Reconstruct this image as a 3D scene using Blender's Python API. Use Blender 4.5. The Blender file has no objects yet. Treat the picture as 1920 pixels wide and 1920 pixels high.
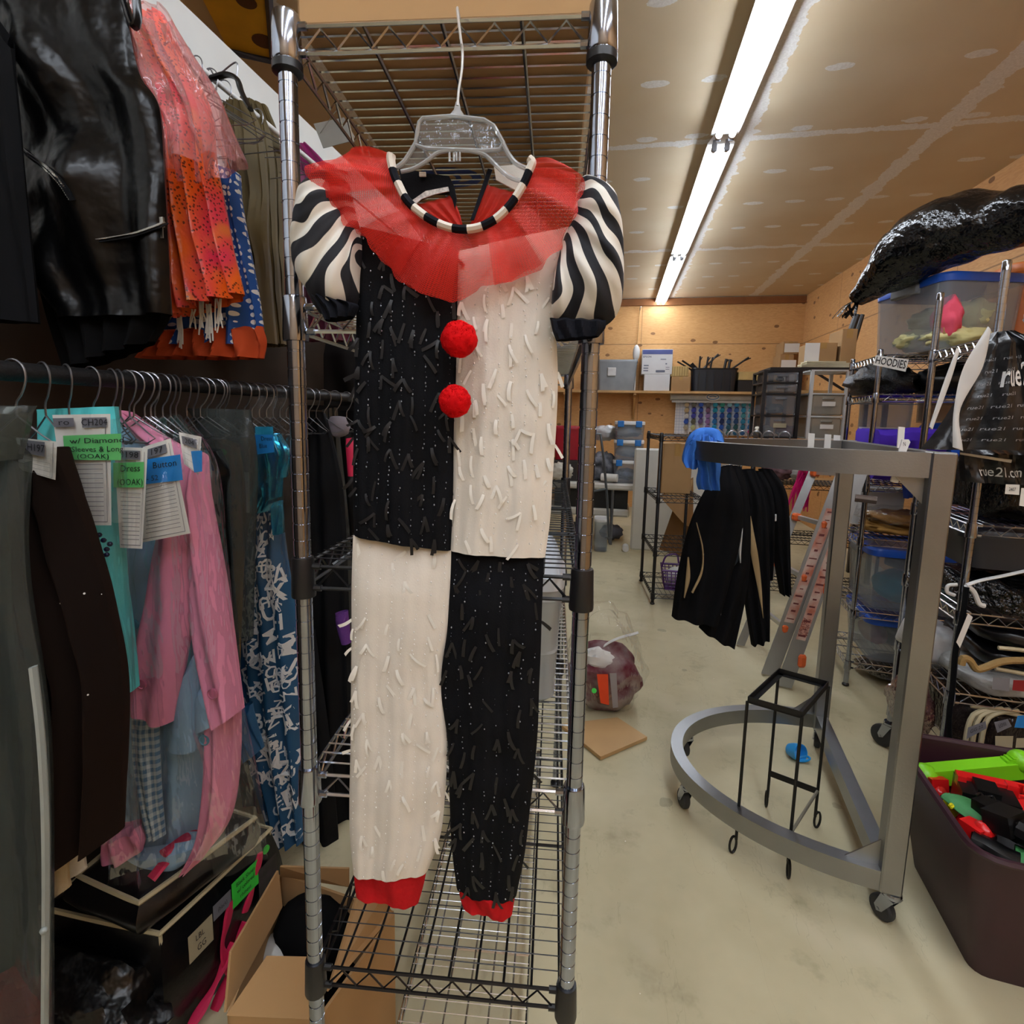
EXPO = 0.62
import bpy, math, random
from mathutils import Vector as V, Matrix, noise as NZ
random.seed(7)
sc = bpy.context.scene; COL = sc.collection
pi, sin, cos = math.pi, math.sin, math.cos
# ------------------------------------------------------------------ camera (1920 px frame, f = 1000 px, principal point 960,910)
H = 1.45
YAW, PITCH, ROLL = math.radians(10.85), math.radians(7.37), math.radians(-1.16)
FW = V((-sin(YAW)*cos(PITCH), cos(YAW)*cos(PITCH), -sin(PITCH)))
R0 = V((cos(YAW), sin(YAW), 0)); D0 = FW.cross(R0)
RT = R0*cos(ROLL)+D0*sin(ROLL); DN = -R0*sin(ROLL)+D0*cos(ROLL)
EYE = V((0, 0, H))
cd = bpy.data.cameras.new('camera'); co = bpy.data.objects.new('camera', cd); COL.objects.link(co)
cd.sensor_width = 36; cd.lens = 36*1000/1920; cd.shift_y = -50/1920; cd.clip_start = .02; cd.clip_end = 60
m = Matrix((RT, -DN, -FW)).transposed().to_4x4(); m.translation = EYE; co.matrix_world = m; sc.camera = co
def ray(x, y): return RT*((x-960)/1000)+DN*((y-910)/1000)+FW
def at(x, y, Y=None, X=None, Z=None):      # where a sight line meets a plane of the room
    r = ray(x, y)
    t = Y/r.y if Y is not None else X/r.x if X is not None else (Z-H)/r.z
    return EYE+r*t
class Pl:                                   # a vertical plane standing in the room
    def __init__(s, p, n): s.p = V(p); s.n = V(n).normalized()
    def at(s, x, y, off=0):
        r = ray(x, y); return EYE+r*((s.p+s.n*off-EYE).dot(s.n)/r.dot(s.n))
def PY(Y, X=0, yaw=0): return Pl((X, Y, 0), (sin(math.radians(yaw)), -cos(math.radians(yaw)), 0))
# ------------------------------------------------------------------ materials
MT = {}
def lin(h):
    if not isinstance(h, str): return (*h, 1) if len(h) == 3 else h
    c = [int(h[i:i+2], 16)/255 for i in (0, 2, 4)]
    return (*[x/12.92 if x <= .04045 else ((x+.055)/1.055)**2.4 for x in c], 1)
class NT:
    def __init__(s, name):
        s.m = bpy.data.materials.new(name); s.m.use_nodes = True; s.t = s.m.node_tree; s.t.nodes.clear()
        s.out = s.n('ShaderNodeOutputMaterial')
    def n(s, typ, **k):
        o = s.t.nodes.new(typ)
        for a, b in k.items():
            if a[0] == '_': o.inputs[a[1:].replace('_', ' ')].default_value = b
            else: setattr(o, a, b)
        return o
    def l(s, a, b): s.t.links.new(a, b)
    def math(s, op, a, b=None, c=None):
        o = s.n('ShaderNodeMath', operation=op)
        for i, x in enumerate((a, b, c)):
            if x is None: continue
            if isinstance(x, (int, float)): o.inputs[i].default_value = x
            else: s.l(x, o.inputs[i])
        return o.outputs[0]
    def mix(s, f, a, b, blend='MIX'):
        o = s.n('ShaderNodeMix', data_type='RGBA', blend_type=blend)
        for i, x in ((0, f), (6, a), (7, b)):
            if isinstance(x, (int, float)): o.inputs[i].default_value = x
            elif isinstance(x, (tuple, str)): o.inputs[i].default_value = lin(x)
            else: s.l(x, o.inputs[i])
        return o.outputs[2]
    def noise(s, co, scale, detail=3, rough=.5, w=None):
        o = s.n('ShaderNodeTexNoise', _Scale=scale, _Detail=detail, _Roughness=rough)
        if co is not None: s.l(co, o.inputs['Vector'])
        return o.outputs[0]
    def ramp(s, f, p0, p1): 
        o = s.n('ShaderNodeMapRange'); o.inputs[1].default_value = p0; o.inputs[2].default_value = p1
        s.l(f, o.inputs[0]); return o.outputs[0]
    def xyz(s, kind='Object'):
        tc = s.n('ShaderNodeTexCoord'); sp = s.n('ShaderNodeSeparateXYZ'); s.l(tc.outputs[kind], sp.inputs[0])
        return tc.outputs[kind], sp.outputs[0], sp.outputs[1], sp.outputs[2]
    def bump(s, h, st, dist=.01):
        o = s.n('ShaderNodeBump', _Strength=st, _Distance=dist); s.l(h, o.inputs['Height']); return o.outputs[0]
    def pbr(s, col, rough=.5, metal=0, normal=None, **k):
        b = s.n('ShaderNodeBsdfPrincipled', _Roughness=rough if isinstance(rough, (int, float)) else .5, _Metallic=metal)
        if not isinstance(rough, (int, float)): s.l(rough, b.inputs['Roughness'])
        if isinstance(col, (tuple, str)): b.inputs['Base Color'].default_value = lin(col)
        else: s.l(col, b.inputs['Base Color'])
        if normal is not None: s.l(normal, b.inputs['Normal'])
        for a, x in k.items(): b.inputs[a.replace('_', ' ')].default_value = x
        return b.outputs[0]
    def done(s, sh): s.l(sh, s.out.inputs[0]); MT[s.m.name] = s.m; return s.m
def mat(name, col, rough=.55, metal=0, var=.12, vs=6, bump=0, bs=60, col2=None, dist=.004, **k):
    if name in MT: return MT[name]
    if rough >= .79: k.setdefault('Specular_IOR_Level', .15)
    t = NT(name); c, x, y, z = t.xyz()
    n = t.noise(c, vs, 3)
    base = lin(col)
    c2 = lin(col2) if col2 else tuple(min(1, q*(1-var*1.6)) for q in base[:3])+(1,)
    colr = t.mix(t.ramp(n, .35, .68), base, c2)
    nm = t.bump(t.noise(c, bs, 3), bump, dist) if bump else None
    return t.done(t.pbr(colr, rough, metal, nm, **k))
def film(name, tint='ffffff', op=.1, rough=.12, bs=14, st=.9, body='d8dcdc', glossy=.5, stretch=(1, 1, .5)):
    t = NT(name); c, x, y, z = t.xyz()
    mp = t.n('ShaderNodeMapping'); mp.inputs['Scale'].default_value = stretch; t.l(c, mp.inputs[0])
    n1 = t.noise(mp.outputs[0], bs, 4, .6)
    nm = t.bump(n1, st, .05)
    tr = t.n('ShaderNodeBsdfTransparent'); tr.inputs[0].default_value = lin(tint)
    df = t.n('ShaderNodeBsdfDiffuse'); df.inputs[0].default_value = lin(body)
    gl = t.n('ShaderNodeBsdfGlossy'); gl.inputs['Roughness'].default_value = rough; t.l(nm, gl.inputs['Normal'])
    m1 = t.n('ShaderNodeMixShader'); m1.inputs[0].default_value = op; t.l(tr.outputs[0], m1.inputs[1]); t.l(df.outputs[0], m1.inputs[2])
    fr = t.n('ShaderNodeFresnel'); fr.inputs[0].default_value = 1.45; t.l(nm, fr.inputs['Normal'])
    m2 = t.n('ShaderNodeMixShader'); t.l(t.math('MULTIPLY_ADD', fr.outputs[0], glossy, .006), m2.inputs[0])
    t.l(m1.outputs[0], m2.inputs[1]); t.l(gl.outputs[0], m2.inputs[2])
    return t.done(m2.outputs[0])
# ------------------------------------------------------------------ mesh builder
TXT = {}
def text_mesh(s, bold=0):
    k = (s, bold)
    if k not in TXT:
        cu = bpy.data.curves.new('t', 'FONT'); cu.body = s; cu.size = 1; cu.resolution_u = 2; cu.offset = bold
        cu.align_x = 'CENTER'; cu.align_y = 'CENTER'
        o = bpy.data.objects.new('t', cu); COL.objects.link(o)
        dg = bpy.context.evaluated_depsgraph_get(); me = bpy.data.meshes.new_from_object(o.evaluated_get(dg))
        TXT[k] = ([v.co.copy() for v in me.vertices], [list(p.vertices) for p in me.polygons])
        bpy.data.objects.remove(o); bpy.data.curves.remove(cu); bpy.data.meshes.remove(me)
    return TXT[k]
def frame(d):
    d = d.normalized(); a = V((0, 0, 1)) if abs(d.z) < .9 else V((1, 0, 0))
    u = d.cross(a).normalized(); return u, d.cross(u)
def crom(P, n):                              # Catmull-Rom through points, n samples by chord length
    P = [V(p) if len(p) == 3 else V((p[0], p[1], 0)) for p in P]
    L = [0]
    for a, b in zip(P, P[1:]): L.append(L[-1]+max((b-a).length, 1e-6))
    out = []
    for i in range(n):
        s = L[-1]*i/(n-1); k = 0
        while k < len(P)-2 and L[k+1] < s: k += 1
        t = (s-L[k])/(L[k+1]-L[k]); p1, p2 = P[k], P[k+1]
        p0 = P[k-1] if k else p1*2-p2; p3 = P[k+2] if k+2 < len(P) else p2*2-p1
        out.append(.5*((2*p1)+(p2-p0)*t+(2*p0-5*p1+4*p2-p3)*t*t+(3*p1-p0-3*p2+p3)*t**3))
    return out
class MB:
    def __init__(s): s.v = []; s.f = []; s.mi = []; s.uv = []
    def add(s, vs, fs, mi=0, uv=None):
        o = len(s.v); s.v += [V(p) for p in vs]; s.uv += uv if uv else [(0, 0)]*len(vs)
        for f in fs: s.f.append([i+o for i in f]); s.mi.append(mi)
        return s
    def box(s, c, size, rz=0, mi=0, M=None, taper=1, bev=0):
        x, y, z = [q/2 for q in size]; T = (M or Matrix.Translation(V(c)) @ Matrix.Rotation(rz, 4, 'Z'))
        if bev:
            b = min(bev, x*.9, y*.9, z*.9); vs = []; fs = []
            ring = lambda zz, i: [V((sx*(x-i)if a else sx*(x-b-i if b>i else 0), sy*(y-b-i if b>i else 0) if a else sy*(y-i), zz)) for sx, sy, a in ((1, 1, 0), (1, 1, 1), (1, -1, 1), (1, -1, 0), (-1, -1, 0), (-1, -1, 1), (-1, 1, 1), (-1, 1, 0))]
            ring = lambda zz, i: [V((sx*((x-i) if a else (x-b)), sy*((y-b) if a else (y-i)), zz)) for sx, sy, a in ((1, 1, 0), (1, 1, 1), (1, -1, 1), (1, -1, 0), (-1, -1, 0), (-1, -1, 1), (-1, 1, 1), (-1, 1, 0))]
            R = [ring(-z, b*.7), ring(-z+b, 0), ring(z-b, 0), ring(z, b*.7)]
            for r in R: vs += r
            for k in range(3):
                for i in range(8): fs.append([k*8+i, k*8+(i+1) % 8, k*8+8+(i+1) % 8, k*8+8+i])
            fs = [f[::-1] for f in fs]+[list(range(8)), list(range(31, 23, -1))]
            for p in vs:
                if taper != 1 and p.z < 0: p.x *= taper; p.y *= taper
            return s.add([T @ p for p in vs], fs, mi)
        vs = [V((sx*x, sy*y, sz*z)) for sz in (-1, 1) for sx, sy in ((-1, -1), (1, -1), (1, 1), (-1, 1))]
        if taper != 1:
            for p in vs[:4]: p.x *= taper; p.y *= taper
        return s.add([T @ p for p in vs], [(3, 2, 1, 0), (4, 5, 6, 7), (0, 1, 5, 4), (1, 2, 6, 5), (2, 3, 7, 6), (3, 0, 4, 7)], mi)
    def cyl(s, p0, p1, r, n=8, r2=None, mi=0):
        p0, p1 = V(p0), V(p1); u, w = frame(p1-p0); r2 = r if r2 is None else r2
        c = [(cos(2*pi*i/n), sin(2*pi*i/n)) for i in range(n)]
        vs = [p0+(u*a+w*b)*r for a, b in c]+[p1+(u*a+w*b)*r2 for a, b in c]
        return s.add(vs, [[i, (i+1) % n, n+(i+1) % n, n+i] for i in range(n)]+[list(range(n-1, -1, -1)), list(range(n, 2*n))], mi)
    def tube(s, P, r, n=6, closed=False, mi=0, seg=None, flat=1):
        P = [V(p) for p in P]
        if seg: P = crom(P, seg)
        N = len(P); vs = []; fs = []; u = None
        for i, p in enumerate(P):
            d = (P[(i+1) % N]-P[i-1]) if closed else (P[min(i+1, N-1)]-P[max(i-1, 0)])
            if d.length < 1e-9: d = V((0, 0, 1))
            d.normalize()
            if u is None: u = frame(d)[0]
            else:
                u = u-d*u.dot(d); u = u.normalized() if u.length > 1e-6 else frame(d)[0]
            w = d.cross(u); rr = r(i/(N-1)) if callable(r) else r
            vs += [p+(u*cos(2*pi*k/n)+w*sin(2*pi*k/n)*flat)*rr for k in range(n)]
        uv = [(i/max(N-1, 1), k/n) for i in range(N) for k in range(n)]
        for i in range(N if closed else N-1):
            j = (i+1) % N
            for k in range(n): fs.append([i*n+k, i*n+(k+1) % n, j*n+(k+1) % n, j*n+k])
        if not closed: fs += [list(range(n-1, -1, -1)), list(range((N-1)*n, N*n))]
        return s.add(vs, fs, mi, uv)
    def lathe(s, prof, n=20, M=None, mi=0, cap=True):
        M = M or Matrix(); N = len(prof)
        vs = [M @ V((r*cos(2*pi*k/n), r*sin(2*pi*k/n), z)) for r, z in prof for k in range(n)]
        fs = [[i*n+k, i*n+(k+1) % n, i*n+n+(k+1) % n, i*n+n+k] for i in range(N-1) for k in range(n)]
        if cap: fs += [list(range(n-1, -1, -1)), list(range((N-1)*n, N*n))]
        return s.add(vs, fs, mi)
    def prism(s, P, off, mi=0):
        P = [V(p) for p in P]; off = V(off); n = len(P)
        return s.add(P+[p+off for p in P], [list(range(n)), list(range(2*n-1, n-1, -1))]+[[i, n+i, n+(i+1) % n, (i+1) % n] for i in range(n)], mi)
    def grid(s, fn, nu, nv, mi=0, cu=False):
        vs = []; uv = []
        for j in range(nv+1):
            for i in range(nu+1 if not cu else nu):
                vs.append(fn(i/nu, j/nv)); uv.append((i/nu, j/nv))
        w = nu if cu else nu+1
        fs = [[j*w+i, j*w+(i+1) % w, (j+1)*w+(i+1) % w, (j+1)*w+i] for j in range(nv) for i in range(nu)]
        mi_ = mi
        s.add(vs, fs, 0 if callable(mi) else mi, uv)
        if callable(mi):
            k = len(s.mi)-len(fs)
            for j in range(nv):
                for i in range(nu): s.mi[k+j*nu+i] = mi((i+.5)/nu, (j+.5)/nv)
        return s
    def ball(s, c, r, nu=12, nv=8, sc=(1, 1, 1), M=None, mi=0, amp=0, fr=3, seed=0):
        c = V(c); M = M or Matrix()
        def fn(u, v):
            th = 2*pi*u; ph = pi*v; d = V((sin(ph)*cos(th), sin(ph)*sin(th), cos(ph)))
            k = 1+(amp*NZ.noise(d*fr+V((seed*7.3, seed*3.1, 0))) if amp else 0)
            return c+(M @ V((d.x*r*sc[0]*k, d.y*r*sc[1]*k, d.z*r*sc[2]*k)))
        return s.grid(lambda u, v: fn(u, v), nu, nv, mi, cu=True)
    def text(s, t, M, mi=0, bold=0, fn=None):
        vs, fs = text_mesh(t, bold)
        return s.add([fn(p) if fn else M @ p for p in vs], fs, mi)
    def build(s, name, mats, parent=None, smooth=True, loc=None, auto=.6):
        me = bpy.data.meshes.new(name)
        o = bpy.data.objects.new(name, me); COL.objects.link(o)
        if parent is None:
            if loc is None:
                xs = [p.x for p in s.v]; ys = [p.y for p in s.v]; loc = V(((min(xs)+max(xs))/2, (min(ys)+max(ys))/2, min(p.z for p in s.v)))
            o.location = loc; org = V(loc)
        else:
            o.parent = parent; q = parent
            while q.parent: q = q.parent
            org = q.location.copy()
        me.from_pydata([p-org for p in s.v], [], s.f)
        for x in (mats if isinstance(mats, (list, tuple)) else [mats]): me.materials.append(x)
        me.polygons.foreach_set('material_index', s.mi)
        if smooth: me.polygons.foreach_set('use_smooth', [True]*len(s.f))
        ul = me.uv_layers.new(name='UVMap')
        li = [0]*len(me.loops); me.loops.foreach_get('vertex_index', li)
        ul.data.foreach_set('uv', [c for i in li for c in s.uv[i]])
        if smooth and auto: 
            try: me.set_sharp_from_angle(angle=auto)
            except Exception: pass
        me.update(); return o
def thing(name, label, cat, loc, group=None, rz=0):
    o = bpy.data.objects.new(name, None); COL.objects.link(o); o.empty_display_size = .05
    o.location = loc; o.rotation_euler = (0, 0, rz); return tag(o, label, cat, group)
def tag(o, label, cat, group=None):
    o['label'] = label; o['category'] = cat
    if group: o['group'] = group
    return o
def struct(o): o['kind'] = 'structure'; return o
def dup(root, loc, rz=None, label=None, group=None):
    r = root.copy(); COL.objects.link(r); r.location = loc
    if rz is not None: r.rotation_euler = (0, 0, rz)
    if label: r['label'] = label
    if group: r['group'] = group
    for ch in list(root.children):
        c = ch.copy(); COL.objects.link(c); c.parent = r
        for g in list(ch.children):
            d = g.copy(); COL.objects.link(d); d.parent = c
    return r
def on_surf(f, x, y, o=0, n=50):
    r = ray(x, y).normalized(); best = None; c = (.5, .5); w = .5
    for lev in range(4):
        k = n if lev == 0 else 10
        for i in range(k+1):
            for j in range(k+1):
                u = min(1, max(0, c[0]+w*(2*i/k-1))); v = min(1, max(0, c[1]+w*(2*j/k-1))); p = f(u, v, o)-EYE; d = (p-r*p.dot(r)).length
                if best is None or d < best[0]: best = (d, u, v)
        c = best[1:]; w /= 12 if lev == 0 else 4
    return f(*c, o)
def nz(p, s=1, o=0): return NZ.noise(V(p)*s+V((o*13.7, o*5.1, o*3.3)))
def surf(L, Rr, pl, thick=.02, folds=(), lump=.006, ls=9, seed=0, n=64, hang=1, off=0):
    """a hanging cloth between two traced edges; returns front(u,v), back(u,v) of real thickness"""
    A, B = crom(L, n), crom(Rr, n)
    def pos(u, v, sgn, o=0):
        k = v*(n-1); i = min(int(k), n-2); t = k-i
        a = A[i].lerp(A[i+1], t); b = B[i].lerp(B[i+1], t); q = a.lerp(b, u)
        p = pl.at(q.x, q.y, off)
        e = max(0, 1-(2*u-1)**2)**.5; w = (v if hang else 1)*min(1, e*1.6)
        d = thick*e*min(1, (v+.02)*6)
        for nf, am, ph in folds: d += am*sin(2*pi*nf*u+ph+1.2*sin(3*v+ph))*(.25+.75*w)*min(1, e*2)
        d += lump*nz(p, ls, seed)*e
        return p+pl.n*(d*sgn if sgn > 0 else -abs(thick*e)*.8+(d-thick*e)*.3)+pl.n*o
    return (lambda u, v, o=0: pos(u, v, 1, o)), (lambda u, v, o=0: pos(u, v, -1, o))
def cloth(mb, L, Rr, pl, nu=30, nv=48, mi=0, **k):
    f, b = surf(L, Rr, pl, **k)
    mb.grid(lambda u, v: f(u, 1-v), nu, nv, mi); mb.grid(lambda u, v: b(1-u, 1-v), nu, nv, mi if not callable(mi) else 0)
    return f
# ================================================================== the room
ZC, YB, XR, XL, YF = 3.33, 8.95, 2.71, -3.7, -2.6
def ceil_mat():
    t = NT('kraft_drywall'); c, x, y, z = t.xyz(); M = t.math
    wob = M('MULTIPLY', M('SUBTRACT', t.noise(c, 7, 4, .65), .5), .14)
    wob2 = M('MULTIPLY', M('SUBTRACT', t.noise(c, 34, 2), .5), .03)
    def dist(a, a0, p):
        q = M('DIVIDE', M('SUBTRACT', a, a0), p); return M('MULTIPLY', M('SUBTRACT', q, M('ROUND', q)), p), M('ROUND', q)
    dx, ix = dist(x, .74, 1.216); dy, iy = dist(y, 4.07, 2.43)
    j1 = M('LESS_THAN', M('ADD', M('ADD', M('ABSOLUTE', dx), wob), wob2), .062)
    j2 = M('LESS_THAN', M('ADD', M('ADD', M('ABSOLUTE', dy), M('MULTIPLY', wob, .6)), wob2), .035)
    px, ix = dist(M('ADD', x, M('MULTIPLY', wob, .8)), .12, .325); py, iy = dist(y, 3.37, .617)
    cb = t.n('ShaderNodeCombineXYZ'); t.l(ix, cb.inputs[0]); t.l(iy, cb.inputs[1])
    wn = t.n('ShaderNodeTexWhiteNoise', noise_dimensions='3D'); t.l(cb.outputs[0], wn.inputs['Vector'])
    el = M('ADD', M('POWER', M('DIVIDE', px, .075), 2), M('POWER', M('DIVIDE', M('ADD', py, M('MULTIPLY', wob, .12)), .036), 2))
    pt = M('MULTIPLY', M('LESS_THAN', M('ADD', el, M('MULTIPLY', wob2, 22)), .95), M('GREATER_THAN', wn.outputs[0], .22))
    mud = M('MAXIMUM', M('MAXIMUM', j1, j2), pt)
    sm = t.ramp(t.noise(c, 90, 3), .3, .7); tex = t.mix(sm, 'd3cec6', 'e6e3dd')
    kraft = t.mix(t.ramp(t.noise(c, 1.3, 3), .3, .7), 'd3c2a4', 'c9b391')
    return t.done(t.pbr(t.mix(mud, kraft, tex), .8, 0, t.bump(mud, .25, .004)))
def ply_mat(name, a, b, sz=(.9, 1, 7), knots=True, axis=0):
    t = NT(name); c, x, y, z = t.xyz(); M = t.math
    mp = t.n('ShaderNodeMapping'); mp.inputs['Scale'].default_value = sz; t.l(c, mp.inputs[0])
    g = t.noise(mp.outputs[0], 2.2, 5, .55)
    rg = M('FRACT', M('MULTIPLY', g, 11)); rg = t.ramp(M('ABSOLUTE', M('SUBTRACT', rg, .5)), .1, .5)
    col = t.mix(M('MULTIPLY', rg, .45), a, b)
    col = t.mix(M('MULTIPLY', t.ramp(t.noise(c, .9, 2), .4, .62), .35), col, b)
    if knots:
        vo = t.n('ShaderNodeTexVoronoi', _Scale=1.0); m2 = t.n('ShaderNodeMapping'); m2.inputs['Scale'].default_value = (3.6, 3.6, 6.0); t.l(c, m2.inputs[0]); t.l(m2.outputs[0], vo.inputs['Vector'])
        k = M('LESS_THAN', M('ADD', vo.outputs['Distance'], M('MULTIPLY', t.noise(c, 20), .12)), .2)
        col = t.mix(M('MULTIPLY', k, .75), col, '5d3312')
    a_ = x if axis == 0 else y
    q = M('DIVIDE', M('SUBTRACT', a_, .33), 2.44); s1 = M('LESS_THAN', M('ABSOLUTE', M('SUBTRACT', q, M('ROUND', q))), .0016)
    s2 = M('LESS_THAN', M('ABSOLUTE', M('SUBTRACT', z, 2.63)), .006)
    col = t.mix(M('MULTIPLY', M('MAXIMUM', s1, s2), .6), col, '4a2b12')
    return t.done(t.pbr(col, .6))
def floor_mat():
    t = NT('bare_concrete'); c, x, y, z = t.xyz(); M = t.math
    col = t.mix(t.ramp(t.noise(c, 1.1, 5, .6), .36, .66), 'c8be9c', 'aaa07e')
    col = t.mix(M('MULTIPLY', t.ramp(t.noise(c, 4.5, 5, .7), .56, .72), .55), col, '8a8062')
    col = t.mix(M('MULTIPLY', t.ramp(t.noise(c, 2.1, 3, .5), .60, .75), .45), col, 'd4cab0')
    vo = t.n('ShaderNodeTexVoronoi', _Scale=3.0); t.l(c, vo.inputs['Vector'])
    spot = M('LESS_THAN', M('ADD', vo.outputs['Distance'], M('MULTIPLY', t.noise(c, 11, 3), .3)), .2)
    col = t.mix(M('MULTIPLY', spot, .34), col, '5d5644')
    fl = t.n('ShaderNodeTexVoronoi', _Scale=9.0); t.l(c, fl.inputs['Vector'])
    col = t.mix(M('LESS_THAN', M('ADD', fl.outputs['Distance'], M('MULTIPLY', t.noise(c, 60), .06)), .052), col, 'e4e0d4')
    mp = t.n('ShaderNodeMapping'); mp.inputs['Scale'].default_value = (2.2, .5, 1); t.l(c, mp.inputs[0])
    cr = M('LESS_THAN', M('ABSOLUTE', M('SUBTRACT', t.noise(mp.outputs[0], 1.3, 6, .6), .47)), .0016)
    col = t.mix(M('MULTIPLY', cr, .13), col, '5a513f')
    rg = t.ramp(t.noise(c, 3, 4), .3, .7)
    return t.done(t.pbr(col, M('MULTIPLY_ADD', rg, .2, .5), 0, t.bump(t.noise(c, 40, 4), .08, .004)))
MB().box(((XL+XR)/2, (YF+YB)/2, -.05), (XR-XL+.2, YB-YF+.2, .1)).build('floor', floor_mat(), smooth=False, loc=(0, 0, 0)); 
MB().box(((XL+XR)/2, (YF+YB)/2, ZC+.05), (XR-XL+.2, YB-YF+.2, .1)).build('ceiling', ceil_mat(), smooth=False, loc=(0, 0, 0))
pw = ply_mat('plywood_back', 'dbab70', 'bb8649'); pr = ply_mat('plywood_side', 'd4a167', 'b27a42', sz=(1, .9, 7), axis=1)
white_wall = mat('white_panel', 'd9dcd8', .6, var=.03)
MB().box(((XL+XR)/2, YB+.05, ZC/2), (XR-XL+.2, .1, ZC)).build('wall_back', pw, smooth=False, loc=(0, 0, 0))
MB().box((XR+.05, (YF+YB)/2, ZC/2), (.1, YB-YF, ZC)).build('wall_right', pr, smooth=False, loc=(0, 0, 0))
MB().box((XL-.05, (YF+YB)/2, ZC/2), (.1, YB-YF, ZC)).build('wall_left', MT['plywood_side'], smooth=False, loc=(0, 0, 0))
MB().box(((XL+XR)/2, YF-.05, ZC/2), (XR-XL+.2, .1, ZC)).build('wall_front', mat('tan_drywall', 'c4a684', .8), smooth=False, loc=(0, 0, 0))
MB().box((-1.38, 1.3, 1.34), (.05, 6.4, 2.68)).build('wall_partition', white_wall, smooth=False)
struct(MB().box((-1.35, 1.3, 1.0), (.014, 6.4, 1.8)).build('dark_sheet_partition', mat('added_dark_sheet', '3b3027', .8, var=.2), smooth=False))  # dark sheet added to turn the white partition dark behind the clothes
MB().box((-1.34, 1.3, .05), (.012, 6.4, .1)).build('baseboard_partition', white_wall, smooth=False)
for n in ('floor', 'ceiling', 'wall_back', 'wall_right', 'wall_left', 'wall_front', 'wall_partition', 'baseboard_partition'): struct(bpy.data.objects[n])
# timber strip at the head of the back wall, cord hung on it
struct(MB().box((-.4, YB-.02, ZC-.06), (6.2, .04, .1)).build('trim_1', mat('dark_timber', '8a552a', .7), smooth=False))
# ------------------------------------------------------------------ ceiling lights
def emit(name, col, st):
    t = NT(name); e = t.n('ShaderNodeEmission', _Strength=st); e.inputs[0].default_value = lin(col); return t.done(e.outputs[0])
tube_m = emit('lit_fluorescent_tube', 'e9f2ff', 26.0)
fix_m = mat('white_enamel', 'e6e6e2', .35, var=.02); brass = mat('tube_cap_metal', 'b9b9bd', .25, 1, var=.05); chrome_dk = mat('socket_grey', '8c8f96', .4, .3)
LX = .60
proto = thing('ceiling_light', 'twin-tube fluorescent ceiling light', 'ceiling light', (LX, 2.64, ZC))
b = MB(); b.prism([(LX-.045, 1.42, ZC), (LX-.085, 1.42, ZC-.055), (LX-.085, 1.42, ZC-.062), (LX+.085, 1.42, ZC-.062), (LX+.085, 1.42, ZC-.055), (LX+.045, 1.42, ZC)], (0, 2.44, 0)); b.build('housing', fix_m, proto, smooth=False)
for sx in (-1, 1):
    tb = MB().cyl((LX+sx*.04, 1.46, ZC-.084), (LX+sx*.04, 3.82, ZC-.084), .019, 14).build('fluorescent_tube', tube_m, proto)
    for y in (1.445, 3.835):
        MB().cyl((LX+sx*.04, y-.012, ZC-.084), (LX+sx*.04, y+.012, ZC-.084), .0195, 12).build('tube_cap', brass, tb)
        q = MB(); q.box((LX+sx*.04, y+(.02 if y > 2 else -.02), ZC-.07), (.034, .014, .075), bev=.006); q.build('socket', chrome_dk, proto)
labs = ['twin-tube fluorescent ceiling light nearest the camera, running out of the top of the photo', 'twin-tube fluorescent ceiling light, the middle one of the row', 'twin-tube fluorescent ceiling light farthest away, against the plywood back wall']
proto['label'] = labs[0]; proto['group'] = 'row of fluorescent ceiling lights'
dup(proto, (LX, 5.20, ZC), label=labs[1]); dup(proto, (LX, 7.72, ZC), label=labs[2])
dup(proto, (LX, .08, ZC), label='twin-tube fluorescent ceiling light above and behind the camera'); dup(proto, (LX, -1.36, ZC), 0, label='twin-tube fluorescent ceiling light at the near end of the room')
dup(proto, (-.35, -.95, ZC), 0, label='added twin-tube fill light, unseen behind the camera on the clothes rail side')  # unseen lamp added to brighten costume and left clothes from the front
dup(proto, (1.75, -.95, ZC), 0, label='added twin-tube fill light, unseen behind the camera on the side of the garment rack')  # another added lamp, out of view, lifting the right side
w = bpy.data.worlds.new('World'); sc.world = w; w.use_nodes = True; w.node_tree.nodes['Background'].inputs[0].default_value = (.9, .95, 1, 1); w.node_tree.nodes['Background'].inputs[1].default_value = .25
# ================================================================== metals and common stuff
chrome = mat('chrome_wire', 'c9cbd0', .18, 1, var=.05); chrome_p = mat('chrome_post', 'a6adbc', .14, 1, var=.12, vs=10)
blk = mat('black_plastic', '141416', .4, var=.1); blkwire = mat('black_epoxy_wire', '121214', .35, .2); steel = mat('brushed_steel', '9a9b9c', .38, 1, var=.12, vs=3, bump=.1, bs=160)
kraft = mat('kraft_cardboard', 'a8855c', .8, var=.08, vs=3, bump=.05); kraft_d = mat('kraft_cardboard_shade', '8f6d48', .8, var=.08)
paper = mat('white_paper', 'dedcd6', .6, var=.02); ink = mat('black_ink', '15151a', .6, var=0); white_pl = mat('white_plastic', 'dcdcda', .35, var=.02)
clearp = film('clear_hard_plastic', 'f2f4f4', .1, .08, 6, .1, 'c8cdd0', .7)
sheet = film('clear_garment_plastic', 'ffffff', .012, .08, 7, .7, 'd4d8d8', .24, (1, 1, .4))
greybag = film('smoky_vinyl', 'c4cac8', .26, .18, 6, .5, '5e6462', .35, (1, 1, .3))
def wire_post(p, h, r, m, parent, rings=True, z0=.03, n=16, name='post', step=.0254):
    prof = [(r, z0)]
    if rings:
        z = z0+.06
        while z < h-.03: prof += [(r, z-.0016), (r*.93, z-.0012), (r*.93, z+.0012), (r, z+.0016)]; z += step
    prof += [(r, h-.004), (r*.7, h)]
    q = MB().lathe(prof, n, Matrix.Translation(V(p))); o = q.build(name, m, parent, auto=.9); return o
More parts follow.
